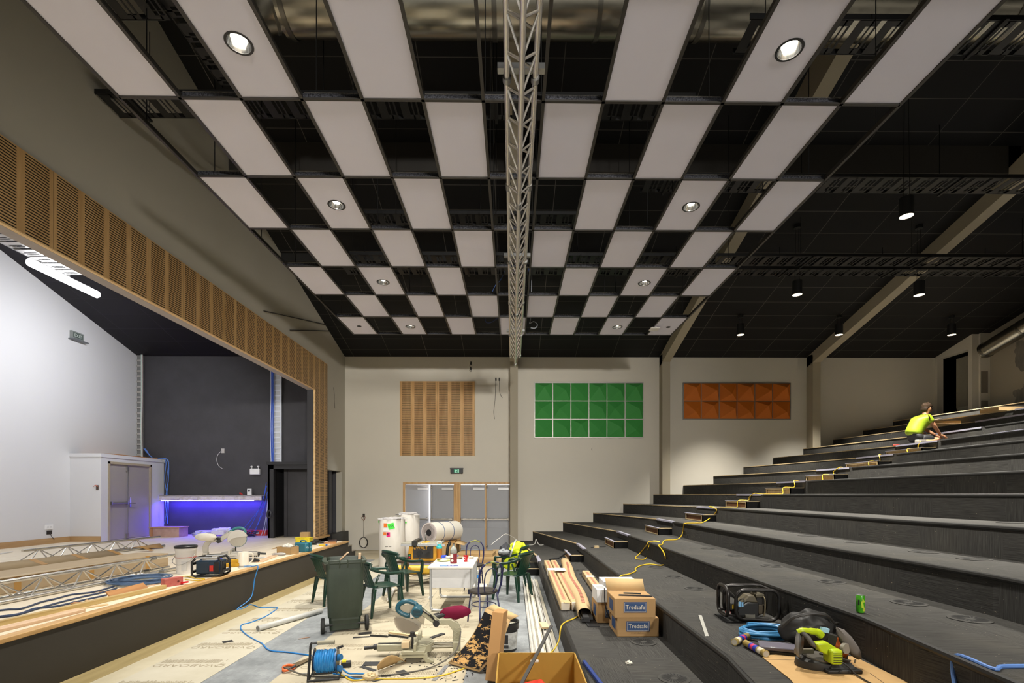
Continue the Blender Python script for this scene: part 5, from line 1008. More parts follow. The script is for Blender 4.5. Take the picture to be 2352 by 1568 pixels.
MB().box(-.42, .36, -.26, .3, .33, .355).build('table_top', M('a5a294', .4, .4), ts, bevel=.004); MB().box(-.42, .44, -.3, -.265, .30, .34).build('fence_rail', M('d4d5d8', .3, .6), ts); MB().box(-.19, -.12, -.3, .28, .36, .41).box(-.2, -.1, -.33, -.25, .3, .4).build('rip_fence', M('26251f', .45), ts); MB().prism([(-.05, .355), (.05, .355), (.07, .5), (.05, .52), (.03, .5)], .0, .012, 'yz').build('blade_guard', M('37362f', .4), ts, loc=(-.02, .1, 0)); MB().box(-.05, .08, -.2, .2, .356, .359).build('insert_plate', M('d59a1e', .45), ts)
MB().cyl((.33, -.15, .02), (.33, -.15, .3), .02, n=10).build('push_stick', M('1c1c1c', .5), ts); MB().tube(catmull([(.44, 0, .02), (.46, 0, .25), (.5, 0, .32), (.48, 0, .36)], 5), .03, 10).build('dust_hose', M('17181a', .5), ts)
tr = thing('trestle_board', 'low dark bench of boards carrying the table saw', 'bench', (v.x, 9.9, .003)); MB().box(-.5, .55, -.28, .3, .445, .487).build('board', M('4a3a2c', .7), tr)
for x in (-.4, .45):
    for y in (-.2, .22): MB().box(x-.03, x+.03, y-.03, y+.03, 0, .445).build('leg', wood('8a7a60', 'a8977a', 2, 1), tr)
yl = thing('folding_leg', 'yellow folding tool leg standing in front of the table saw', 'stand', (-2.08, 9.35, .003)); MB().bar((-.05, 0, .18), (.04, 0, .44), .09, .03, (0, 1, 0)).build('bracket', M('d7a53c', .45), yl, bevel=.01); MB().cyl((.09, 0, .35), (.09, .04, .35), .07, n=20).build('knob_plate', M('c98a22', .45), yl); MB().cyl((.03, 0, 0), (.03, 0, .38), .018, n=10).build('tube', M('c9c4b8', .35, .5), yl); MB().box(-.02, .1, -.03, .03, 0, .02).build('foot', M('b8b0a0', .4), yl)
def froll(label, px0, px1, py, r, mat, y=None):
    a_, b_ = atz(px0, py, r), atz(px1, py, r); t = thing('sheet_roll', label, 'roll', (a_.x, a_.y, r+.004)); b_ -= a_; MB().cyl((0, 0, 0), b_, r, n=28).build('roll', mat, t); MB().cyl(b_, b_+b_.normalized()*.004, r*.5, n=20).build('core', M('3a2c1c', .8), t); return t
froll('thick yellow roll lying on the floor behind the desk', 915, 1000, 1308, .1, M('dcb640', .4, 0, .06)); froll('thin lilac roll lying behind the yellow roll', 912, 1000, 1295, .06, M('b0a9c0', .4, 0, .1))
tag(MB().cyl(atz(897, 1359, .02), atz(983, 1335, .02), .02, n=10).build('steel_tube', M('a9a49a', .3, .9)), 'steel tube lying on the floor behind the green chairs', 'tube')
tag(MB().bar(atz(905, 1352, .05), atz(892, 1378, .05), .05, .03).build('metal_bracket', M('d5d4d0', .4, .3)), 'short pale metal bracket on the floor by the green chair', 'bracket')
v = atz(960, 1328, 0); tag(MB().tube([(v.x+.28*math.cos(k*.35), v.y+.3*math.sin(k*.35), .012+.001*(k % 7)) for k in range(24)], .007, 6).build('power_lead', M('2a2a28', .5)), 'black lead looped on the floor left of the desk', 'cable')
v = atz(990, 1375, 0); tag(MB().box(-.02, .03, -.08, .08, 0, .03).build('white_offcut', M('dcdad2', .5), loc=(v.x-.02, v.y-.5+.55, .004)), 'small white offcut under the desk', 'offcut')
# flattened cartons by the doors
for i in range(4):
    tag(MB().box(-.48+.02*(i % 2), .45, -.4, .38-.03*i, 0, .075).build('flat_carton', CARD if i % 2 else CARDP, loc=(-.85-.02*i, 12.7+.03*i, .004+.077*i), rot=(0, 0, R(4-3*i)), bevel=.004), 'flattened brown carton in the pile by the exit doors, %s' % ('on the floor', 'second up', 'third up', 'topmost')[i], 'carton', 'flattened cartons by the exit doors')
for i, (x, y) in enumerate(((-.12, 13.2), (-.2, 13.7))): tag(MB().box(-.32, .3, -.3, .3, 0, .1).build('flat_carton', CARDP, loc=(x, y, .004+.12*i), rot=(R(3), 0, R(8*i)), bevel=.004), 'flattened carton to the right of the pile, %s' % ('lower', 'upper')[i], 'carton')
tag(MB().bar((-.1, 12.9, .35), (.35, 13.1, .33), .05, .02).build('timber_strip', PK2), 'yellowish timber strip lying over the flattened cartons', 'timber')
# sliding mitre saw on the floor
v = atz(945, 1526, .003); msw = mitre_saw('mitre_saw', 'cream and teal sliding mitre saw with a maroon dust bag on the floor board', (v.x-.01, v.y+.34, .004), R(4), 1.02, 'a8a48c', '1f5160', 'b3a994', '6e1c36', .152)
MB().box(-.13, -.05, -.24, -.12, .14, .2).build('timber_block', wood('cbb08a', 'e0c9a4', 0, 1), msw)
tag(MB().tube(catmull([(v.x+.5, v.y+.2, .3), (v.x+.46, v.y+.1, .12), (v.x+.25, v.y-.1, .02), (v.x-.1, v.y-.3, .012), (v.x-.5, v.y-.36, .012), (v.x-.95, v.y-.33, .012), (v.x-1.25, v.y-.2, .05)], 8), .008, 6).build('power_lead', M('5a564e', .45)), 'grey lead running from the floor saw to the cable reel', 'cable')
# leaning board, tall carton, bucket, open box
p = [atz(1050, 1518, .01), atz(1098, 1462, .01)]; q = [aty(1150, 1398, 5.9), aty(1145, 1430, 5.35)]
lb = thing('leaning_board', 'cardboard sheet thick with black dust propped up behind the floor saw', 'cardboard', (-.66, 5.2, 0))
sheet = [(-.02, -.02, .02), (.33, -.28, .02), (.64, .0, .47), (.36, .42, .50)]
A_, B_, C_, D_ = [Vector(x) for x in sheet]
MB().surf(lambda u, w_: (A_.lerp(B_, u)).lerp(D_.lerp(C_, u), w_)+Vector((.03*math.sin(PI*w_), 0, -.04*math.sin(PI*w_))), 8, 8).build('sheet', CARD, lb, solid=.005)
t = NT('black_dust'); o, x, y, z = t.obj(); f = t.noise(t.comb(t.math('MULTIPLY', x, 3), t.math('MULTIPLY', y, 3), t.math('MULTIPLY', z, 9)), 2.4, 6, .75); g = t.math('GREATER_THAN', t.math('ADD', f, t.math('MULTIPLY', z, .22)), .50); DUST = t.out(t.mix(g, lin('b08a55'), lin('19181a')), .9, 0, .1)
MB().surf(lambda u, w_: (A_.lerp(B_, .04+.92*u)).lerp(D_.lerp(C_, .04+.92*u), .03+.9*w_)+Vector((.03*math.sin(PI*w_)-.004, 0, -.04*math.sin(PI*w_)+.005)), 10, 10).build('dust_layer', DUST, lb)
b = MB(); b.surf(lambda u, w_: D_.lerp(C_, u)+Vector((.09*w_, -.03*w_, .05*w_)), 4, 2); b.build('folded_edge', CARDP, lb, solid=.005)
v = atz(1070, 1528, .004); b = MB(); rnd = random.Random(2)
for i in range(260):
    a = rnd.uniform(0, 6.28); r_ = abs(rnd.gauss(0, .28)); s_ = rnd.uniform(.004, .014); b.T = Matrix.Translation((r_*math.cos(a)*1.2, r_*math.sin(a)*.7, .004)) @ Matrix.Rotation(a*3, 4, 'Z'); b.box(-s_, s_, -s_*.4, s_*.4, 0, .004)
tag(b.build('dust_specks', M('1a191a', .9), loc=(v.x, v.y, 0)), 'black dust and chips spilled on the floor under the leaning sheet', 'dust', kind='stuff')
v = atz(1122, 1590, .003); tcx = thing('tall_carton', 'tall narrow brown carton standing on end by the open box', 'carton', (-.185, 4.84, .003), R(-6)); 
MB().box(-.055, .055, -.21, .21, 0, .64).build('box', M('b48a5a', .8, 0, .05, 4, .2), tcx, bevel=.006, rot=(R(-9), R(5), 0)); MB().box(-.061, .061, .0, .003, .1, .104).build('crease', CARDD, tcx)
v = atz(1163, 1500, .003); pb = thing('black_bucket', 'black paint bucket with a white label behind the tall carton', 'bucket', (v.x-.01, v.y+.16, .003)); b = MB(); b.lathe([(0, 0), (.13, 0), (.14, .24), (.152, .245), (.152, .3), (.158, .31), (.158, .33), (.14, .33), (.135, .3), (.12, .03), (0, .03)], 32); b.build('pail', M('1c1d1e', .4), pb); b = MB()
for k in range(14): 
    a0, a1 = R(-150+9*k), R(-150+9*(k+1)); b.add([(.139*math.cos(a0), .139*math.sin(a0), .03), (.139*math.cos(a1), .139*math.sin(a1), .03), (.1425*math.cos(a1), .1425*math.sin(a1), .22), (.1425*math.cos(a0), .1425*math.sin(a0), .22)], [(0, 1, 2, 3)])
b.build('label', spotted('b9bab6', '9c9d99', 18, .45, .6, .5), pb); MB().box(-.05, .03, -.146, -.142, .1, .2).build('label_picture', M('1c1c1e', .5), pb); MB().box(-.055, .035, -.1455, -.142, .05, .085).build('label_text_block', M('2c2c2e', .5), pb); b = MB(); b.lathe([(0, .29), (.134, .29)], 24); b.build('contents', spotted('6d675a', 'd4cfbd', 9, .5, .6), pb)
ob = thing('open_box', 'large open cardboard box at the bottom centre, orange inside', 'carton', (.225, 4.02, .003), R(0)); OBM = M('a9843c', .7, 0, .08, 4, .2); OW, OD, OH = .355, .50, .34
b = MB(); b.box(-OW, OW, OD-.012, OD, 0, OH); b.build('back_wall', OBM, ob); MB().box(-OW, -OW+.012, -OD, OD, 0, OH).build('side_wall', OBM, ob); MB().box(OW-.012, OW, -OD, OD, 0, OH).build('side_wall', OBM, ob); MB().box(-OW, OW, -OD, -OD+.012, 0, OH).build('front_wall', OBM, ob); MB().box(-OW, OW, -OD, OD, 0, .01).build('base', OBM, ob)
MB().box(-.06, .02, OD-.018, OD+.004, OH-.09, OH-.06).build('hand_hole', M('ddd8cc', .6), ob, bevel=.01)
tag(MB().box(-.1, .12, -.1, .1, 0, .17).build('red_packet', M('d2321e', .4), loc=(.18, 4.12, .03), rot=(R(8), R(-4), R(20)), bevel=.02), 'bright red packet inside the large open box', 'packet')
tag(MB().bar((.05, 3.85, .27), (.40, 5.0, .46), .03, .012).build('dark_strip', M('3c3a38', .5)), 'long dark rubber strip leaning across the open box', 'strip')
# white profiles on the floor by the first tier
WP = spotted('d4cfc2', 'c4bda8', 4, .4, .75, .5); WP2 = spotted('b9b6b0', 'a9a59c', 6, .4, .7)
for i, (x, ya, yb, wd, z) in enumerate(((.235, 5.1, 10.1, .05, 0), (.305, 5.0, 9.9, .08, .0), (.385, 5.2, 10.4, .07, .0), (.45, 5.0, 9.8, .045, 0), (.345, 5.1, 10.2, .055, .032), (.505, 5.0, 10.3, .05, 0), (.42, 5.0, 10.1, .05, .032))):
    p = Vector((x, ya, z+.004)); t = thing('white_profile', '%s long white plastic profile from the left beside the first tier' % {0: 'first', 1: 'second', 2: 'third', 3: 'fourth', 5: 'fifth'}[i] if i not in (4, 6) else '%s white profile lying on top of the others beside the first tier' % ('left', '', 'right')[i-4], 'profile', p, R(.12*(i % 3-1))); b = MB(); b.box(-wd/2, wd/2, 0, yb-ya, 0, .008); b.box(-wd/2, -wd/2+.006, 0, yb-ya, 0, .026); b.box(wd/2-.006, wd/2, 0, yb-ya, 0, .026); b.build('channel', WP if i % 3 else WP2, t, smooth=False)
v = atz(1250, 1440, .06); tag(MB().box(-.05, .05, -.09, .09, 0, .03).build('wood_block', wood('cdb084', 'e2c9a0', 1, 1), loc=(v.x, v.y, .07), rot=(R(6), 0, R(10)), bevel=.004), 'pale rounded wood block lying on the white profiles', 'block')
# cable reel, saw, pipe, scraps
v = atz(738, 1566, .003); rl = thing('cable_reel', 'blue extension cable on a metal reel frame at the lower left of the floor', 'cable reel', (v.x, v.y+.12, .003), R(12)); 
pts = [( -.10+.0075*(k/22.) % .2 if False else (-.085+.17*abs(((k/160.0) % 2)-1)), (.098+.006*math.sin(k*.9))*math.cos(k*.29), .165+(.1+.006*math.sin(k*.7))*math.sin(k*.29)) for k in range(520)]
MB().tube(pts, .0085, 5).build('wound_cable', M('2f86c8', .4, 0, .08), rl)
for s in (-1, 1): MB().cyl((s*.105, 0, .165), (s*.11, 0, .165), .13, n=32).build('flange', M('3a3f46', .4, .5), rl)
MB().cyl((-.1, 0, .165), (.1, 0, .165), .09, n=24).build('drum', M('2a6fae', .5), rl); MB().tube(catmull([(-.15, -.1, .0), (-.15, -.0, .2), (-.14, 0, .33), (-.1, 0, .345), (.08, 0, .345)], 5), .012, 8).build('frame', M('2a2a2a', .45), rl); MB().cyl((-.08, 0, .345), (.08, 0, .345), .021, n=14).build('grip', M('8f8a76', .6), rl); MB().tube([(-.15, -.1, .012), (.13, -.1, .012), (.13, .1, .012), (-.15, .1, .012)], .011, 8, True).build('base_frame', M('2a2a2a', .45), rl); MB().cyl((.11, -.04, .2), (.15, -.06, .21), .03, n=14).cyl((.11, -.05, .1), (.15, -.07, .1), .03, n=14).build('socket', M('2d6fa8', .4), rl); MB().cyl((.1, 0, .28), (.16, 0, .3), .012, n=8).build('crank', M('1d1d1d', .5), rl)
BC = M('2f7fc4', .4)
tag(MB().tube(catmull([atz(*p, .01) for p in ((716, 1505), (690, 1501), (660, 1497), (625, 1494), (612, 1488), (603, 1478), (588, 1470), (572, 1461), (560, 1452), (553, 1443), (556, 1434), (575, 1429), (610, 1415), (637, 1396), (622, 1394), (600, 1395), (575, 1388), (560, 1396), (545, 1398))]+[(-4.275, 8.05, .12), (-4.27, 8.15, .4), (-4.24, 8.2, .6), (-4.33, 8.22, .605), (-4.5, 8.25, .6)], 8), .008, 7).build('extension_cable', BC), 'blue extension cable running down from the stage and over the floor to the reel', 'cable')
tag(MB().tube(catmull([atz(*p, .01) for p in ((764, 1530), (785, 1535), (800, 1545), (820, 1546), (845, 1548), (846, 1556), (815, 1558), (790, 1550), (765, 1546))], 8), .008, 7).build('extension_cable', BC), 'short loop of blue cable on the floor right of the reel', 'cable')
tag(MB().tube(catmull([atz(*p, .01) for p in ((768, 1540), (790, 1552), (810, 1562), (850, 1559), (900, 1558), (960, 1557), (1010, 1552), (1050, 1540), (1080, 1530), (1115, 1524), (1135, 1520))]+[atz(1160, 1512, .02), (-.02, 5.1, .01), (.15, 5.2, .05), (.4, 5.35, .06), (.52, 5.5, .15), (.57, 5.6, .31), (.75, 5.9, .31), (.95, 6.2, .31), (1.25, 6.1, .31), (1.3, 6.5, .31)], 8), .008, 7).build('extension_cable', YEL), 'yellow extension cable crossing the floor from the reel up onto the first tier', 'cable')
v1, v2 = atz(592, 1443, .04), atz(738, 1402, .04); pv2 = thing('plastic_pipe', 'grey plastic pipe lying across the floor board left of the bin', 'pipe', v1); v2 -= v1; b = MB(); b.cyl((0, 0, 0), v2, .035, n=20, caps=False); b.build('pipe', M('c3c3be', .35), pv2, solid=.004); MB().cyl(v2.normalized()*-.001, v2.normalized()*.01, .03, n=20).build('bore', M('7c7a74', .6), pv2)
v1, v2 = atz(655, 1537, .02), atz(725, 1506, .02); hs = thing('hand_saw', 'hand saw with an orange and black handle lying on the floor left of the reel', 'saw', v1, math.atan2(v2.y-v1.y, v2.x-v1.x)); MB().prism([(.05, -.05), (.45, -.02), (.45, .02), (.05, .06)], 0, .002, 'xy').build('blade', M('8a7a60', .35, .6), hs); MB().tube(catmull([(.08, -.05, .01), (-.02, -.06, .01), (-.05, -.03, .01), (-.02, .0, .01), (.03, .05, .01), (.09, .05, .01)], 5, True), .014, 8, True).build('handle', M('d9662e', .45), hs); MB().tube(catmull([(-.03, -.05, .014), (.02, -.062, .014), (.08, -.055, .014)], 5), .015, 8).build('grip', M('232323', .5), hs)
def scrap(label, px, py, L, wd, deg, hexc='262729', th=.004, name='rubber_offcut', cat='offcut', ell=False, z=.004):
    v = atz(px, py, z); b = MB(); b.box(-L/2, L/2, -wd/2, wd/2, 0, th)
    if ell: b.box(-L/2, L/2, -wd/2, -wd/2+.004, 0, wd*.5)
    return tag(b.build(name, M(hexc, .55, 0, .1), loc=(v.x, v.y, z), rot=(0, 0, R(deg))), label, cat)
scrap('black angled rubber offcut near the right wheel of the bin', 838, 1455, .16, .06, 20, ell=True); scrap('flat black rubber strip pointing to the bin wheel', 830, 1463, .2, .05, 12); scrap('black rubber nosing piece just right of the bin', 872, 1461, .24, .05, -12, ell=True); scrap('long black rubber nosing piece near the saw', 917, 1462, .3, .05, -22, ell=True)
scrap('black rubber strip under the desk front', 1000, 1490-80, .17, .07, 50); scrap('black rubber strip standing beside the saw table', 1000, 1462, .3, .06, 55, th=.012); scrap('broad black rubber offcut near the reel', 857, 1524, .2, .12, 2); scrap('black rubber offcut crossing the broad one by the reel', 845, 1535, .22, .05, -35); scrap('black rubber rectangle in front of the floor saw', 925, 1545, .15, .09, -55)
scrap('long grey rubber strip at the bottom edge below the floor saw', 1012, 1545, .42, .045, 80, '77787a'); scrap('small black rubber corner near the yellow cable', 887, 1552, .09, .04, 10, ell=True); scrap('curved black rubber sliver near the yellow cable', 870, 1562, .12, .02, 40); scrap('small dark square on the floor board by the stage', 523, 1473, .11, .08, 40); scrap('small tan sliver on the grey floor strip', 699, 1465, .14, .015, 35, 'a9846a'); scrap('tiny grey sliver near the hand saw', 698, 1547, .1, .012, 0, '6d6d6d'); scrap('thin timber strip behind the floor saw', 935, 1459, .55, .04, -24, 'd2b98e', .02, 'timber_strip', 'timber'); scrap('pale timber offcut by the saw fence', 957, 1457, .12, .06, -50, 'd8c49c', .02, 'timber_strip', 'timber'); scrap('tiny dark sliver near the bottom edge', 1046, 1562, .06, .014, 20)
scrap('small red offcut by the saw table', 937, 1474, .07, .05, -20, '8a2f2a', .02)
v = atz(793, 1533, .003); tm = thing('battery_pack', 'black and yellow battery pack on the floor beside the reel', 'battery', (v.x, v.y+.03, .004), R(15)); MB().box(-.05, .05, -.035, .035, 0, .055).build('case', M('1b1b1b', .5), tm, bevel=.008); MB().box(-.04, .0, -.03, .03, .055, .066).build('yellow_top', M('d8c21e', .4), tm)
b = MB(); A1, B1 = Vector((0, 0, .0)), Vector((.22, .32, .0)); b.surf(lambda u, w_: A1.lerp(B1, u)+Vector((.02*w_, -.1*w_, .14*w_*math.sin(PI*min(1, u*.8+.2))+.005)), 8, 4); v = atz(868, 1540, .004); tag(b.build('cardboard_curl', CARDP, solid=.003, loc=(v.x, v.y, .006)), 'torn curl of cardboard standing up beside the rubber offcuts', 'cardboard')
b = MB(); lump(b, (0, 0, .03), (.07, .05, .035), .5, 31); v = atz(850, 1560, 0); tag(b.build('paper_scrap', M('c9b48c', .8), loc=(v.x, v.y, .0)), 'crumpled brown paper at the bottom edge near the yellow cable', 'paper')
# ================================================================== on the seating tiers
LILAC = M('c3c2d6', .35, .4, .04); BLKC = M('191919', .9, 0, .15, 20, .1); PLYF = wood('a98a5c', 'cdb285', 2, 1); PLYD = M('6a4526', .8)
EN = ['front', 'first', 'second', 'third', 'fourth', 'fifth', 'sixth', 'seventh', 'eighth', 'ninth', 'tenth', 'eleventh', 'twelfth', 'thirteenth', 'fourteenth']
for k in range(0, 10):
    x1 = edge(k+1, 11)-.004; z = .3*k+.003
    t = thing('step_box', 'plywood aisle step box standing on %s' % ('the hall floor at the foot of the aisle' if k == 0 else 'the %s carpeted tier from the floor' % EN[k]), 'step', (x1-.31, 10.88, z), 0, 'aisle step boxes')
    [MB().box(0, .31, y_, y_+.02, 0, .14).build('side_board', BLKC, t, smooth=False) for y_ in (0, 1.05)]; MB().box(.29, .31, .02, 1.05, 0, .14).build('back_board', PLYF, t)
    MB().box(0, .02, 0, .04, 0, .14).box(0, .02, 1.03, 1.07, 0, .14).box(0, .02, .04, 1.03, .118, .14).box(0, .02, .04, 1.03, 0, .02).build('front_frame', RAWPLY, t, smooth=False)
    (MB().box(.03, .05, .04, 1.03, .0, .12)).build('inner_board', PLYD if k < 6 else PLYF, t)
    MB().box(.0, .31, 0, 1.07, .14, .152).build('top_board', RAWPLY, t); MB().box(.05, .31, .05, 1.02, .152, .157).build('carpet_top', BLKC, t); MB().box(-.012, .04, 0, 1.07, .148, .158).build('nosing_strip', LILAC, t)
for k in range(1, 14):
    y0, y1 = 10.82, 12.0; x = edge(k, 11)
    if k == 1: y0 = 11.0
    tag(MB().box(x-.018, x+.05, y0, y1, .3*k+.001, .3*k+.012).box(x-.022, x-.016, y0, y1, .3*k-.025, .3*k+.012).build('nosing_strip', LILAC), 'pale aluminium aisle nosing strip on the edge of the %s tier from the floor' % EN[k], 'nosing', 'aisle nosing strips')
    if k > 9 : tag(MB().box(x-.018, x+.05, 8.6-.25*(k % 2), 9.6, .3*k+.001, .3*k+.012).build('nosing_strip', LILAC), 'loose pale strip on the %s tier edge, nearer than the aisle' % EN[k], 'nosing')
# swirl vents
SLOT = M('070707', .8); VM = M('43423f', .8, 0, .15, 30, .2)
b = MB(); b.lathe([(.0, .004), (.105, .004), (.108, .006), (.128, .003), (.128, 0)], 40); vp = b
fv = thing('floor_vent', 'x', 'vent', (0, 0, 0), 0, 'round swirl vents in the carpeted tiers'); vp.build('plate', VM, fv)
b = MB()
for q in range(22):
    a = 2*PI*q/22; b.add([(.03*math.cos(a), .03*math.sin(a), .0055), (.1*math.cos(a+.35), .1*math.sin(a+.35), .0055), (.1*math.cos(a+.48), .1*math.sin(a+.48), .0055), (.03*math.cos(a+.13), .03*math.sin(a+.13), .0055)], [(0, 1, 2, 3)])
b.build('swirl_slots', SLOT, fv, smooth=False)
VENTS = {1: [(1.32, 3.98), (1.335, 4.97), (1.34, 8.25), (1.35, 9.2), (1.35, 9.67)], 2: [(2.33, 6.24), (2.35, 7.12), (2.37, 8.08)], 3: [(3.30, 3.51), (3.29, 4.04), (3.29, 5.02), (3.27, 6.15), (3.27, 7.18), (3.27, 8.13)], 4: [(4.28, 4.51), (4.3, 5.09), (4.3, 6.1), (4.3, 7.1)], 5: [(5.28, 4.2), (5.3, 5.15)]}
first = True
for k, vs in VENTS.items():
    for i, (x, y) in enumerate(vs):
        lab = 'round swirl vent in the %s tier from the floor, %s from the camera' % (EN[k], ORD[i])
        if first: fv['label'] = lab; fv.location = (x, y, .3*k+.002); first = False
        else: again(fv, lab, (x, y, .3*k+.002), .4*i)
# yellow cable climbing the aisle
def rz_(px, py, k, up=.012): return atz(px, py, .3*k+up)
def onr(px, py, k): return atx(px, py, edge(k, 9)-.03)
cab = [rz_(1421, 1328, 2), rz_(1428, 1321, 2), rz_(1444, 1318, 2), rz_(1460, 1311, 2), rz_(1459, 1306, 2), rz_(1470, 1299, 2), rz_(1493, 1295, 2), rz_(1519, 1298, 2), rz_(1527, 1291, 2), onr(1528, 1279, 3), onr(1522, 1264, 3), rz_(1513, 1252, 3, .02), rz_(1521, 1250, 3), rz_(1527, 1240.5, 3), rz_(1556, 1238, 3), onr(1567, 1226, 4), onr(1570, 1208, 4), rz_(1573, 1201.5, 4, .02), rz_(1600, 1200.5, 4), rz_(1615, 1199, 4), onr(1636, 1185, 5), onr(1646, 1170, 5)]
for k in range(5, 10):
    x = edge(k, 11); z = .3*k; yb = 11.15+.12*(k % 2); nx = edge(k+1, 11)
    cab += [Vector((x+.0, yb, z+.025)), Vector((x+.2, yb+.1, z+.012)), Vector((x+.5, yb-.1, z+.012)), Vector((nx-.36, yb-.05, z+.02)), Vector((nx-.33, yb, z+.13)), Vector((nx-.25, yb+.05, z+.17)), Vector((nx-.05, yb+.05, z+.17)), Vector((nx-.03, yb+.05, z+.24))]
cab += [Vector((edge(10, 11)+.01, 11.3, 3.025)), Vector((edge(10, 11)+.12, 11.5, 3.012))]
tag(MB().tube(catmull(cab, 6), .009, 6).build('extension_cable', M('d9b423', .45)), 'yellow extension cable climbing the carpeted tiers along the aisle step boxes', 'cable')
lp = [rz_(1515, 1244, 3), rz_(1492, 1243, 3), onr(1486, 1250, 3), rz_(1470, 1270, 2, .03), rz_(1459, 1281, 2), rz_(1470, 1284, 2), rz_(1482, 1283, 2), rz_(1488, 1272, 2), onr(1489, 1258, 3), rz_(1498, 1242.5, 3), rz_(1515, 1243, 3)]
tag(MB().tube(catmull(lp, 6), .009, 6).build('extension_cable', M('d9b423', .45)), 'loop of yellow cable hanging over the edge of the third tier', 'cable')
# parcels on the first tier
PAR = M('b59d76', .7, 0, .08, 5, .2); RED = M('b0705c', .6)
def parcel(label, near, far, w_, h, z=.3, ragged=0):
    p, q = atz(*near, z+.003), atz(*far, z+.003); d = q-p; L = d.length; t = thing('wrapped_parcel', label, 'parcel', p, math.atan2(-d.x, d.y))
    MB().box(-w_/2, w_/2, 0, L, 0, h).build('wrapping', PAR, t, bevel=.012, seg=3); b = MB(); y = .15
    while y < L-.2: b.box(-.018, .018, y, y+.045, h+.0005, h+.0015); b.box(-.03, .03, y+.055, y+.058, h+.0005, h+.0015); y += .075
    b.build('red_print', RED, t, smooth=False); MB().box(-w_/2-.002, w_/2+.002, L*.66, L*.72, -.0, h+.003).build('tape_band', M('d9d5cc', .5), t); MB().box(-w_/2+.005, w_/2-.005, -.004, .02, .004, h-.004).build('end_cap', M('cfc4b2', .6), t, bevel=.004)
    return t
parcel('long brown paper parcel lying closest to the edge of the first tier', (1299, 1402), (1256, 1298), .12, .11); parcel('second long brown paper parcel, beside the one at the tier edge', (1323, 1401), (1271, 1297.5), .12, .11)
p, q = atz(1343, 1424, .303), atz(1296, 1297, .303); d = q-p; L = d.length; t = thing('torn_parcel', 'long torn brown paper parcel with its end ripped open on the first tier', 'parcel', p, math.atan2(-d.x, d.y))
b = MB(); b.surf(lambda u, w_: ((.02*math.sin(w_*9))+(.10+.035*math.sin(PI*w_))*math.cos(2*PI*u)*(1-.2*math.cos(2*PI*u)**2), L*w_, .075+.07*math.sin(2*PI*u)*(1+.15*math.sin(7*w_))), 20, 16, True); b.build('wrapping', PAR, t, solid=.003); b = MB(); y = .3
while y < L-.6: b.cbox((.02*math.sin(9*y/L), y, .15+.0105*math.sin(7*y/L)), (.04, .05, .004)); y += .085
b.build('red_print', RED, t); MB().box(-.11, .09, L*.62, L*.68, .149, .155).build('label', M('d8d6d2', .6), t, rot=(0, 0, R(3))); MB().box(-.05, .05, -.12, .3, .01, .05).box(-.03, .08, -.16, .2, .05, .075).build('black_nosing', M('151516', .5), t)
parcel('brown paper parcel poking out to the right under the torn one', (1385, 1379), (1345, 1322), .13, .1)
tag(MB().box(-.08, .05, -.14, .1, 0, .01).build('black_nosing', M('151516', .5), loc=tuple(atz(1362, 1432, .304))), 'flat black nosing offcut at the ripped end of the torn parcel', 'offcut')
v = atz(1303, 1383, .414); tag(MB().box(-.04, .04, -.04, .04, 0, .006).build('card_tag', CARDP, loc=v), 'small square of card lying on the two long parcels', 'card')
# cartons on the first tier
BLUE = M('26436c', .6, 0, .04); CRM = M('cfc7b4', .6)
def trcarton(label, x, y, z, w_, dp, h, txt=True, flap=False, rz=0):
    t = thing('printed_carton', label, 'carton', (x, y, z), rz, 'brown cartons with dark blue labels'); MB().box(-w_/2, w_/2, -dp/2, dp/2, 0, h).build('box', M('a5845a', .8, 0, .07, 4, .2), t, bevel=.006)
    fy = -dp/2-.002; lb = MB().box(-w_*.28, w_*.28, fy, fy+.003, h*.28, h*.82).build('front_label', BLUE, t); T = Matrix.Translation((0, fy-.001, h*.55)) @ Matrix.Rotation(PI/2, 4, 'X')
    MB().text('Tredsafe', h*.3, T, .0004, .95).build('lettering', CRM, lb); b = MB()
    for zz in (.33, .77): b.box(-w_*.26, w_*.26, fy-.001, fy, h*zz, h*zz+.002)
    for xx in (-.26, .26): b.box(w_*xx-.001, w_*xx+.001, fy-.001, fy, h*.33, h*.77)
    b.build('label_border', CRM, lb); MB().box(-w_/2-.002, -w_/2+.001, -dp*.3, dp*.15, h*.25, h*.8).build('side_label', BLUE, t)
    if flap: MB().text('www.tredsafe.com', h*.1, Matrix.Translation((0, fy, h*.2)) @ Matrix.Rotation(PI/2, 4, 'X'), .0003).build('web_lettering', M('4a3a28', .7), t)
    return t
trcarton('brown carton with a blue label at the bottom of the stack on the first tier', 1.325, 5.36, .303, .44, .42, .2, True, True); trcarton('brown carton with a blue label on top of the stack, flap open', 1.29, 5.34, .505, .43, .42, .205)
MB().add([(-.215, .21, .205), (.215, .21, .205), (.20, .25, .33), (-.23, .25, .34)], [(0, 1, 2, 3)]).build('flap', CARDP, bpy.data.objects['printed_carton.001'], solid=.004)
b = MB(); b.bar((-.14, -.06, .212), (.2, -.12, .212), .03, .012); ct = bpy.data.objects['printed_carton.001']
tag(b.build('black_strip', M('1b1b1d', .5), loc=ct.location), 'black rubber strip lying on the upper labelled carton', 'strip'); tag(MB().bar((-.08, -.02, .226), (.1, -.06, .226), .03, .012).build('marker_pen', M('2a2d2a', .4), loc=ct.location), 'short dark pen with a green band lying across the strip on the upper carton', 'pen')
trcarton('brown carton with a blue label behind and left of the stack', 1.2, 5.9, .303, .42, .4, .24)
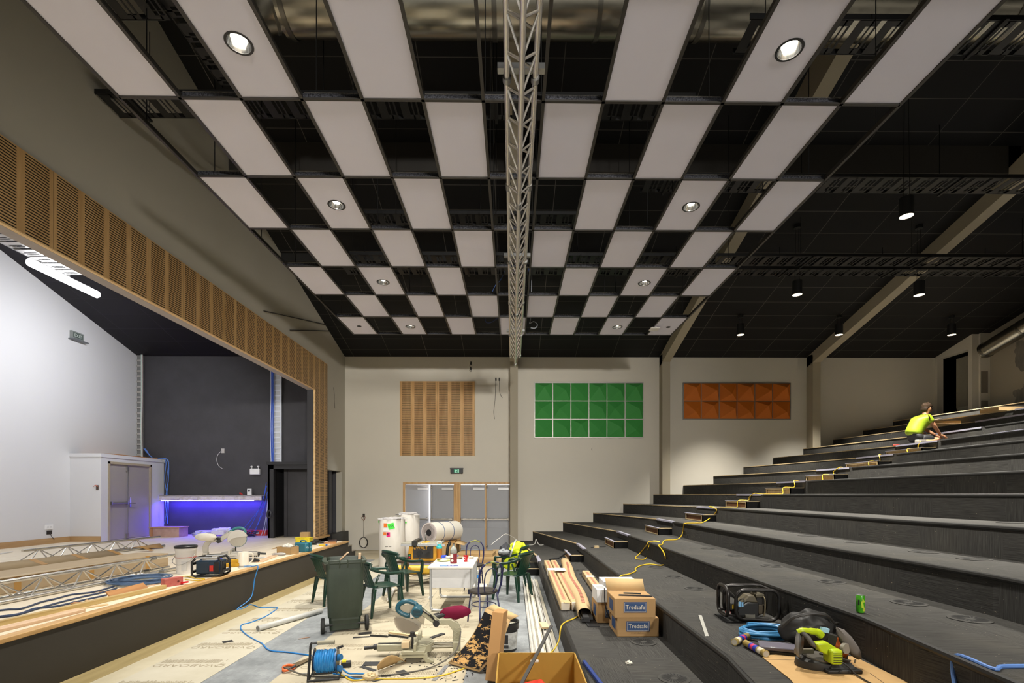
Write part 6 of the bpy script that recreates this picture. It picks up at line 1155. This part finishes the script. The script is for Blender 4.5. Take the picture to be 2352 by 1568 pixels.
for i, (x, y, z, w_, h, lab) in enumerate(((1.05, 5.86, .545, .13, .15, 'small white carton standing left of the open-flapped carton'), (1.32, 6.1, .545, .42, .2, 'white printed carton at the back of the carton group'), (1.2, 5.84, .545, .12, .12, 'narrow white carton squeezed between the others'))):
    t = thing('white_carton', lab, 'carton', (x, y, z)); MB().box(-w_/2, w_/2, -.17, .17, 0, h).build('box', M('d9d8d6', .6), t, bevel=.004); MB().box(-w_*.35, w_*.35, -.1, .05, h, h+.001).build('print', M('a3a3a3', .6), t)
tag(MB().tube(catmull([(1.06, 5.62, .72), (1.05, 5.56, .6), (1.08, 5.54, .45), (1.16, 5.5, .33), (1.24, 5.48, .32)], 6), .022, 8, sx=.3).build('black_strip', M('1b1b1d', .5)), 'black rubber strip bent down the left of the carton stack', 'strip')
# wood scraps on tiers
tag(MB().box(-.05, .05, -.04, .04, 0, .05).build('wood_block', RAWPLY, loc=tuple(atz(1370, 1258, .602))), 'small wood block on the second tier near the step box', 'block'); tag(MB().box(-.2, .18, -.01, .01, 0, .008).build('black_strip', M('151515', .6), loc=tuple(atz(1375, 1256, .602)), rot=(0, 0, R(20))), 'thin black strip beside the small wood block', 'strip')
tag(MB().tube(catmull([atz(1261, 1285, .31), atz(1283, 1281, .36), atz(1300, 1270, .44), atz(1306, 1268, .46)], 5), .02, 6, sx=.3).build('black_strip', M('151515', .6)), 'black carpet strip curling off the step box on the first tier', 'strip')
v = aty(1231, 1248, 14.5); tag(MB().tube(catmull([(v.x-.25, 14.4, .312), (v.x-.05, 14.5, .33), (v.x, 14.5, .48), (v.x+.04, 14.5, .4), (v.x+.1, 14.4, .32), (v.x+.22, 14.5, .312)], 6), .012, 6).build('white_strap', M('c9c7c0', .5)), 'twist of white strapping on the first tier by the far wall', 'strap')
# ---- compressor
v = atz(1735, 1428, .603); cp = thing('air_compressor', 'black air compressor in a tube roll cage on the second tier', 'compressor', (2.25, 4.70, .603), R(-4)); cp.scale = (.8, .8, .8); TB = M('24211f', .35, .3, .35, 14)
def rrect(x0, x1, z0, z1, r, y): return [(x, y, z) for x, y0, z in [( (x1-r)+r*math.cos(a), 0, (z1-r)+r*math.sin(a)) for a in [R(k) for k in range(0, 91, 15)]]+[((x0+r)+r*math.cos(a), 0, (z1-r)+r*math.sin(a)) for a in [R(k) for k in range(90, 181, 15)]]+[((x0+r)+r*math.cos(a), 0, (z0+r)+r*math.sin(a)) for a in [R(k) for k in range(180, 271, 15)]]+[((x1-r)+r*math.cos(a), 0, (z0+r)+r*math.sin(a)) for a in [R(k) for k in range(270, 361, 15)]]]
MB().tube(rrect(-.18, .31, .03, .38, .1, -.17), .021, 10, True).build('front_hoop', TB, cp); MB().tube(rrect(-.2, .3, .03, .38, .1, .16), .021, 10, True).build('rear_hoop', TB, cp)
MB().tube([(-.27+.0*y, y, z) for y, _, z in [(p[0], 0, p[2]) for p in rrect(-.17, .16, .06, .4, .09, 0)]], .022, 10, True).build('end_hoop', TB, cp); MB().tube(catmull([(-.27, -.05, .4), (-.1, -.06, .415), (.1, -.06, .42), (.22, -.12, .38)], 6), .019, 10).build('carry_bar', TB, cp)
for p, q in (((-.27, -.13, .08), (-.17, -.17, .08)), ((-.27, .12, .08), (-.19, .16, .08)), ((-.27, -.1, .38), (-.18, -.17, .28))): MB().cyl(p, q, .016, n=8).build('cage_link', TB, cp)
MB().prism([(-.14, .06), (.1, .06), (.1, .22), (-.03, .225), (-.14, .15)], -.13, .1, 'xz').build('motor_shroud', M('1c1b1a', .4, 0, .15), cp, bevel=.012); MB().prism([(-.13, .17), (-.0, .3), (.06, .3), (.1, .22), (-.03, .225)], -.1, .08, 'xz').build('fan_cowl', M('5a5240', .5, 0, .12), cp, bevel=.01)
MB().cyl((-.14, -.02, .14), (-.21, -.02, .14), .07, .05, n=20).build('motor_end', M('1a1a1a', .45), cp); MB().box(.1, .19, -.08, .06, .08, .19).build('crankcase', M('4a4030', .5, .3), cp, bevel=.008); b = MB(); [b.box(.09, .17, -.08, .06, .2+.015*k, .207+.015*k) for k in range(5)]; b.box(.1, .16, -.07, .05, .19, .27); b.build('cylinder_fins', M('2a2723', .5, .3), cp); MB().box(.08, .18, -.09, .07, .275, .315).cyl((.06, -.04, .32), (.1, -.04, .32), .03, n=16).build('cylinder_head', M('57503f', .5, .4), cp, bevel=.006)
MB().tube(catmull([(.16, -.1, .29), (.175, -.11, .26), (.175, -.11, .12), (.16, -.1, .06)], 5), .008, 8).build('copper_pipe', M('a89a7c', .35, .7), cp); MB().box(-.06, .05, -.14, -.1, .04, .085).build('name_plate', M('6d6a5f', .5), cp); MB().box(-.21, -.17, -.14, -.12, .15, .2).build('yellow_label', M('d8b01e', .5), cp); MB().box(-.22, -.16, -.13, -.05, .13, .21).build('switch_box', M('181818', .5), cp, bevel=.006); MB().cyl((-.26, -.12, .11), (-.26, -.15, .11), .026, n=20).build('gauge_case', M('a02a28', .4), cp); MB().cyl((-.26, -.151, .11), (-.26, -.153, .11), .022, n=20).build('gauge_face', M('dcdad2', .4), cp)
MB().tube(catmull([(-.17, -.1, .2), (-.1, -.14, .27), (-.08, -.15, .25), (-.13, -.15, .2), (-.15, -.15, .12), (-.2, -.14, .07)], 6), .006, 6).build('power_lead', M('2b2b2b', .45), cp); MB().box(-.145, -.115, -.158, -.152, .18, .24).box(-.11, -.09, -.158, -.152, .18, .235).build('blue_tags', M('7db4dc', .5), cp); MB().box(-.3, .2, -.2, .2, .0, .012).build('foot_mat', M('151515', .9), cp)
# ---- blue air hose
v = atz(1775, 1478, .603); pts = []
for i in range(190):
    a = i*.21; lay = i/30.0; r = .2-.012*(lay % 3); pts.append((r*math.cos(a)*(1+.03*math.sin(i)), r*.78*math.sin(a), .014+.009*lay+.003*math.sin(i*.7)))
tag(MB().tube(pts, .0125, 8).build('air_hose', M('3f86b8', .4, 0, .12, 6), loc=(v.x+.04, v.y+.2, .603)), 'coiled light blue air hose on the second tier between the compressor and the green saw', 'hose')
p = [(-.1, .1), (.02, .05), (.1, .02)]
# sealant cartridges
def cart(label, a, b_, i):
    p, q = atz(*a, .63), atz(*b_, .63); d = (q-p); L = d.length; t = thing('sealant_cartridge', label, 'cartridge', p, math.atan2(d.y, d.x)); GO = M('a08a4c', .4, .3, .08)
    MB().cyl((0, 0, 0), (L, 0, 0), .026, n=24).build('barrel', GO, t); MB().cyl((L*.35, 0, 0), (L*.7, 0, 0), .0265, n=24).build('blue_band', M('2a3aa8', .4), t); MB().cyl((L*.5, -.0, 0), (L*.62, 0, 0), .0268, n=24).build('pink_mark', M('d03a6a', .4), t); MB().cyl((L*.12, 0, 0), (L*.28, 0, 0), .0266, n=24).build('cream_band', M('d8cdb4', .5), t); b = MB(); b.cyl((-.003, 0, 0), (.004, 0, 0), .0275, n=24); b.build('end_rim', M('b5a060', .4, .3), t); MB().cyl((-.004, 0, 0), (-.003, 0, 0), .022, n=20).build('plunger', M('b0a898', .5), t); MB().cyl((L, 0, 0), (L+.025, 0, 0), .008, .006, n=10).build('nozzle', M('2440b8', .4), t)
cart('gold and blue sealant cartridge lying at the left, touching the hose coil', (1687, 1474), (1718, 1459), 0); cart('gold and blue sealant cartridge lying in front of the parts case', (1759, 1501), (1712, 1476), 1)
# parts case
v = atz(1795, 1506, .603); pc = thing('parts_case', 'black parts case with a clear lid beside the green saw', 'case', (v.x+.02, v.y+.09, .603), R(-20)); MB().box(-.13, .13, -.08, .08, 0, .025).build('tray', M('161616', .4), pc, bevel=.006); MB().box(-.13, .13, -.08, .08, .026, .055).build('clear_lid', M('8f8b98', .15, 0, .05, 5, .5, .35), pc, bevel=.008); b = MB(); rnd = random.Random(3)
for i in range(40): b.box(*(lambda x, y: (x, x+.02, y, y+.008))(rnd.uniform(-.11, .09), rnd.uniform(-.07, .06)), .026, .032)
b.build('screws', M('c3bfb6', .35, .7), pc); pc.children[-1]['kind'] = 'stuff'
# cardboard under the green saw
A = [atz(*p, .604) for p in ((1751, 1509), (1770, 1504), (1840, 1500), (1975, 1508), (2060, 1545), (2110, 1580), (2080, 1640), (1880, 1640), (1815, 1560))]
cs_ = thing('cardboard_sheet', 'flat brown cardboard sheet on the second tier under the green saw', 'cardboard', (0, 0, 0)); MB().prism([(p.x, p.y) if p.x < 2.52 else (2.52, p.y) for p in A], .603, .607).build('sheet', spotted('b48f5b', 'c4a06c', 2.5, .3, .7, .8), cs_); b = MB(); b.bar(atz(1998, 1545, .6075), atz(2030, 1568, .6075), .004, .001); b.bar(atz(1760, 1514, .6075), atz(1960, 1517, .6075), .003, .001); b.build('tear_mark', M('3a2a18', .8), cs_)
# ---- green compact mitre saw
v = atz(1888, 1545, .608); gs = thing('mitre_saw', 'lime green compact mitre saw standing on the cardboard sheet', 'saw', (2.155, 3.36, .608), R(0)); gs.scale = (.8, .8, .8); LIME = M('b4c81c', .4, 0, .08); DG_ = M('2a2927', .5, 0, .15)
def ring(rx, ry, z, n=36): return [(rx*math.cos(2*PI*k/n), .05+ry*math.sin(2*PI*k/n), z) for k in range(n)]
b = MB(); loft(b, [ring(.215, .15, 0), ring(.22, .155, .015), ring(.21, .15, .06), ring(.19, .13, .072)]); b.build('base', DG_, gs); MB().box(-.07, .22, -.155, -.06, 0, .03).frus((-.03, .19, -.13, -.0), .03, (.0, .17, -.09, 0), .07).build('front_foot', DG_, gs, bevel=.008); MB().cyl((0, .05, .07), (0, .05, .084), .14, n=36).build('turntable', M('5b564d', .5, .2, .2), gs)
b = MB(); [b.cyl((x, -.157, .018), (x, -.15, .018), .009, n=10) for x in (.02, .1)]; b.build('bolt_hole', M('0a0a0a', .6), gs); MB().bar((.02, .1, .09), (.15, -.1, .09), .03, .012).build('kerf_plate', M('3d3b38', .5), gs); MB().box(-.18, -.02, .12, .15, .075, .12).box(.05, .2, .12, .15, .075, .12).build('fence', M('8d8778', .4, .4), gs)
ax = Vector((.72, -.69, 0)).normalized(); C0 = Vector((-.09, .06, .2)); ux = Vector((.69, .72, 0)); uz = Vector((0, 0, 1))
b = MB(); b.cyl(C0, C0+ax*.003, .105, n=48); b.build('blade', M('7d7364', .35, .6), gs); gp = [C0+ax*.0+ux*(.122*math.cos(R(k)))+uz*(.122*math.sin(R(k))) for k in range(20, 290, 10)]; MB().tube(gp, .02, 8, sx=.5).build('clear_guard', M('a9a5a0', .12, 0, .04, 5, .5, .5), gs); gp = [C0+ax*.01+ux*(.1*math.cos(R(k)))+uz*(.1*math.sin(R(k))) for k in range(30, 200, 10)]; MB().tube(gp, .018, 8).build('upper_guard', M('3d3a36', .45), gs)
MB().tube(catmull([(-.15, .0, .31), (-.12, -.01, .325), (-.04, .0, .315), (.03, .02, .3), (.07, .03, .27)], 5), [.02]*5+[.022]*5+[.028]*5+[.034]*6, 10).build('carry_handle', LIME, gs); MB().tube(catmull([(-.12, -.01, .31), (-.09, -.05, .27), (-.07, -.07, .23), (-.04, -.07, .21)], 5), .02, 10).build('grip', M('55514b', .6), gs)
MB().prism([(-.06, .24), (.04, .25), (.12, .2), (.14, .15), (.13, .12), (.06, .13), (-.02, .17)], -.11, -.03, 'xz').build('arm_cover', LIME, gs, bevel=.015, seg=3); MB().box(.04, .14, -.16, -.03, .075, .2).build('motor_housing', LIME, gs, bevel=.022, seg=4); b = MB()
for k in range(6): b.box(.055, .125, -.163, -.158, .098+.014*k, .103+.014*k)
b.build('vent_slots', M('23250c', .6), gs); MB().box(.0, .07, .02, .045, .31, .35).build('warning_tag', M('9cc4dc', .5), gs, rot=(0, R(12), 0)); MB().cyl((.16, .0, .17), (.17, -.03, .17), .045, n=24).build('pivot_knob', M('a9a294', .35, .3), gs); MB().bar((.1, .1, .1), (.13, .08, .26), .06, .06).build('rear_post', DG_, gs); b = MB(); lump(b, (0, 0, 0), (.05, .05, .15), .15, 5, 16, 12); b.build('dust_bag', M('6b6560', .9, 0, .08), gs, loc=(.22, .02, .2), rot=(R(-12), R(-32), 0)); MB().cyl((.245, -.02, .045), (.25, -.02, .075), .006, n=8).build('zip_pull', M('b9b6b0', .35, .7), gs)
MB().tube(catmull([(.02, -.06, .1), (.08, -.1, .08), (.12, -.15, .04), (.13, -.2, .012), (.12, -.4, .008)], 6), .006, 6).build('power_lead', M('2c2a28', .45), gs)
for c_ in gs.children:
    if c_.name.split('.')[0] in ('blade', 'clear_guard', 'upper_guard', 'carry_handle', 'grip', 'arm_cover', 'motor_housing', 'vent_slots', 'warning_tag'): c_.location.x -= .085
b = MB(); lump(b, (0, 0, .14), (.2, .11, .14), .35, 11, 26, 16, 2.2); bg = thing('tool_bag', 'floppy black tool bag slumped open behind the lime green saw', 'bag', (2.31, 3.82, .603), R(-12)); b.build('bag_body', M('1f1e1c', .6, 0, .2, 9), bg, sub=1, ang=180); MB().tube(catmull([(-.2, -.06, .16), (-.13, -.1, .25), (0, -.1, .29), (.11, -.08, .275), (.18, -.03, .21), (.22, 0, .2)], 6), .011, 8, sx=.6).build('bag_lip', M('2d2b28', .5), bg)
b = MB(); lump(b, (0, 0, 0), (.05, .05, .085), .4, 6); tag(b.build('orange_cloth', M('d9702a', .6), loc=(2.36, 3.5, .71)), 'bright orange cloth stuffed between the saw and the black bag', 'cloth'); b = MB(); b.box(2.33, 2.39, 3.47, 3.54, .603, .66); tag(b.build('hose_fitting', M('2a2a2a', .5)), 'dark fitting under the orange cloth', 'tool')
# green can, metal strip, loose bits
v = atz(1976, 1406, .903); cn = thing('drink_can', 'slim green drink can standing alone on the third tier', 'can', v); b = MB(); b.lathe([(0, 0), (.022, 0), (.029, .01), (.029, .122), (.025, .132)], 28); b.build('can', spotted('3f9a1c', '59b82a', 9, .45, .6, .3), cn); b = MB(); b.lathe([(.0, .13), (.023, .13), (.026, .134), (.024, .136)], 28); b.build('lid', M('d2d4d2', .3, .7), cn); MB().prism([(-.012, .04), (.008, .04), (.0, .08), (.014, .085), (-.004, .115), (-.006, .09), (-.016, .09)], -.0305, -.0285, 'xz').build('print', M('b8d23a', .4), cn); MB().box(-.029, -.02, -.022, -.016, .06, .1).build('dark_print', M('141a10', .5), cn); MB().box(.002, .013, -.0292, -.02, .015, .04).build('yellow_print', M('b8b83a', .5), cn)
p, q = atz(1608, 1413, .604), atz(1624, 1461, .604); d = q-p; tag(MB().box(0, d.length, -.015, .015, 0, .004).build('metal_strip', M('b9b8b0', .4, .3), loc=p, rot=(0, 0, math.atan2(d.y, d.x))), 'pale metal strip lying on the second tier left of the compressor', 'strip')
pts = [atz(x, y, .91) for x, y in ((2400, 1528), (2352, 1529), (2300, 1530), (2280, 1535))]+[Vector((edge(3, 3)-.02, 2.72, .9)), Vector((edge(3, 3)-.06, 2.68, .75)), Vector((edge(3, 3)-.1, 2.6, .62)), Vector((2.2, 2.3, .615))]
tag(MB().tube(catmull(pts, 8), .011, 8).build('air_hose', M('5f86c8', .4)), 'blue hose draped over the third tier edge at the bottom right corner', 'hose')
p, q = atz(1341, 1519, .32), atz(1395, 1590, .32); tag(MB().bar(p, q, .03, .03).build('blue_rod', M('243a7c', .4, 0, .05), bevel=.004), 'dark blue rod lying on the first tier beside the open box', 'rod')
v = atz(1445, 1524, .303); b = MB(); lump(b, (0, 0, .012), (.03, .025, .014), .6, 2, 10, 7); tag(b.build('paper_scrap', M('cfcabc', .8), loc=v), 'small white scrap of paper on the first tier', 'paper')
# upper tiers: cardboard, tools
for i, (px0, px1, py, k, lab) in enumerate(((2012, 2078, 992, 12, 'lower flat brown carton on the twelfth tier behind the person'), (2142, 2210, 965, 13, 'flat brown carton on the thirteenth tier right of the person'))):
    x = edge(k, 12)+.15; a_, b_ = aty(px0, py, 13.2), aty(px1, py, 13.2)
    t = thing('flat_carton', lab, 'carton', (max(x, (a_.x+b_.x)/2), 13.2 if i == 0 else 12.4, .3*k+.003)); MB().box(-.42, .42, -.25, .25, 0, .1).build('box', CARDP, t, bevel=.004); 
    if i == 0: MB().box(-.35, .4, -.2, .2, .1, .17).add([(-.4, -.2, .17), (-.1, -.2, .24), (-.1, .2, .24), (-.4, .2, .17)], [(0, 1, 2, 3)]).build('upper_sheet', CARD, t, solid=.004)
tag(MB().box(-.5, .5, -.06, .06, 0, .02).build('timber_strip', PK4, loc=(edge(12, 10)-.5, 9.8, 3.303), rot=(0, 0, R(80))), 'brown timber strip lying on the eleventh tier', 'timber'); tag(MB().box(-.2, .2, -.03, .03, 0, .04).build('black_bar', M('141414', .5), loc=(edge(13, 10)-.5, 9.6, 3.603), rot=(0, 0, R(75))), 'black bar lying on the twelfth tier', 'tool')
tag(MB().box(-.03, .1, -.05, .05, 0, .05).build('red_tool', M('b0382c', .5), loc=(edge(10, 12)+.1, 12.15, 3.003), rot=(0, 0, R(30)), bevel=.008), 'small red power tool at the end of the yellow cable', 'tool')
tl = thing('hand_tool', 'grey clamp-like hand tool in front of the crouching person', 'tool', (10.24, 11.02, 3.003), R(-60)); MB().box(-.1, .12, -.02, .02, .0, .05).build('body', M('8a8a88', .4, .4), tl, bevel=.006); MB().bar((-.1, 0, .02), (-.24, .03, .02), .03).build('handle', M('3a3a3a', .5), tl)
# ------------------------------------------------------------------ the person
pn = thing('person', 'person in a fluorescent yellow shirt and black shorts crouching over the upper tiers', 'person', (9.66, 11.72, 3.0)); SKIN = M('b9835f', .55, 0, .05)
def skin(name, mat, verts, edges, parent, sub=2, root=0):
    me = bpy.data.meshes.new(name); me.from_pydata([v_[:3] for v_ in verts], edges, []); me.materials.append(mat); o = bpy.data.objects.new(name, me); COL.objects.link(o); o.parent = parent
    m = o.modifiers.new('skin', 'SKIN'); m.use_smooth_shade = True; o.modifiers.new('sub', 'SUBSURF').render_levels = sub; o.modifiers['sub'].levels = sub
    if not me.skin_vertices: bpy.context.view_layer.objects.active = o; bpy.ops.mesh.customdata_skin_add()
    for i, v_ in enumerate(verts): r = v_[3]; me.skin_vertices[0].data[i].radius = (r, r) if not isinstance(r, tuple) else r; me.skin_vertices[0].data[i].use_root = (i == root)
    return o
# local axes: +x the way the person faces (up the tiers), -y toward the camera, z up from the tread
V = [(0, 0, .16, .105), (.07, 0, .33, .115), (.15, 0, .5, .14), (.23, 0, .64, .12), (.27, 0, .71, .055), (.31, 0, .78, .07), (.335, 0, .86, .098), (.335, 0, .93, .075),
     (.22, -.17, .63, .06), (.33, -.2, .43, .046), (.5, -.14, .26, .033), (.545, -.13, .225, .03),
     (.22, .17, .63, .06), (.37, .2, .44, .046), (.53, .06, .27, .033), (.57, .04, .235, .03),
     (.08, -.1, .13, .08), (.46, -.18, .1, .062), (.2, -.2, .06, .05), (.08, -.2, .065, .036), (.0, -.2, .05, .03),
     (.08, .1, .15, .08), (.46, .24, .3, .062), (.36, .26, .1, .045), (.37, .26, .045, .036), (.5, .27, .03, .03)]
E = [(0, 1), (1, 2), (2, 3), (3, 4), (4, 5), (5, 6), (6, 7), (3, 8), (8, 9), (9, 10), (10, 11), (3, 12), (12, 13), (13, 14), (14, 15), (0, 16), (16, 17), (17, 18), (18, 19), (19, 20), (0, 21), (21, 22), (22, 23), (23, 24), (24, 25)]
skin('body', SKIN, V, E, pn)
skin('shirt', M('93ac18', .6, 0, .06, 9), [(-.04, 0, .19, .185), (.02, 0, .33, .185), (.11, 0, .5, .19), (.21, 0, .625, .155), (.255, 0, .69, .07), (.21, -.17, .635, .085), (.28, -.2, .5, .07), (.21, .17, .635, .085), (.29, .2, .5, .07)], [(0, 1), (1, 2), (2, 3), (3, 4), (3, 5), (5, 6), (3, 7), (7, 8)], pn)
skin('shorts', M('141416', .7, 0, .1), [(.0, 0, .15, .16), (.02, 0, .23, .15), (.1, -.11, .135, .125), (.36, -.165, .11, .088), (.1, .11, .16, .125), (.34, .2, .25, .088)], [(0, 1), (0, 2), (2, 3), (0, 4), (4, 5)], pn)
MB().tube([(.265+.065*math.cos(2*PI*k/20), .065*math.sin(2*PI*k/20), .705+.03*math.cos(2*PI*k/20+PI)) for k in range(20)], .014, 8, True).build('collar', M('1b1c20', .7), pn)
b = MB(); lump(b, (0, 0, 0), (.112, .1, .095), .22, 5, 24, 14, 5); b.build('hair', M('43301d', .8, 0, .25, 25), pn, loc=(.318, 0, .925)); b = MB(); lump(b, (0, 0, 0), (.06, .09, .08), .2, 6, 18, 10, 5); b.build('hair_back', M('37271a', .8, 0, .25, 25), pn, loc=(.262, 0, .86))
for s in (-1, 1):
    MB().ell((.325, s*.098, .85), (.022, .012, .032), 12, 8).build('ear', SKIN, pn); MB().ell((.424, s*.035, .855), (.008, .013, .008), 10, 6).build('eye', M('2a211c', .3), pn)
MB().ell((.432, 0, .83), (.022, .014, .02), 12, 8).build('nose', SKIN, pn); MB().box(.412, .424, -.024, .024, .788, .796).build('mouth', M('8a4a3c', .5), pn)
for s, wx_, wy, wz in ((-1, .545, -.13, .225), (1, .57, .04, .235)):
    HV = [(wx_, wy, wz, .03), (wx_+.045, wy, wz-.025, .034), (wx_+.075, wy, wz-.04, .028)]; HE = [(0, 1), (1, 2)]
    for i, (dy, L) in enumerate(((-.028, .06), (-.01, .07), (.01, .066), (.028, .052))):
        n0 = len(HV); HV += [(wx_+.085, wy+dy, wz-.042, .0095), (wx_+.085+L*.5, wy+dy*1.1, wz-.06, .009), (wx_+.08+L*.7, wy+dy*1.1, wz-.09, .008)]; HE += [(2, n0), (n0, n0+1), (n0+1, n0+2)]
    n0 = len(HV); HV += [(wx_+.03, wy-s*.03, wz-.04, .011), (wx_+.06, wy-s*.045, wz-.07, .0095), (wx_+.085, wy-s*.035, wz-.085, .0085)]; HE += [(1, n0), (n0, n0+1), (n0+1, n0+2)]
    skin('hand', SKIN, HV, HE, pn)
MB().frus((-.06, .14, -.255, -.145), .005, (-.04, .11, -.245, -.155), .1).build('shoe', M('6f6a62', .6), pn, bevel=.02, seg=3); MB().box(-.1, -.055, -.25, -.15, .01, .1).build('shoe_sole', M('a8a294', .7), pn, bevel=.012); MB().frus((.33, .6, .21, .33), .003, (.35, .55, .22, .32), .08).build('shoe', M('6f6a62', .6), pn, bevel=.02, seg=3)
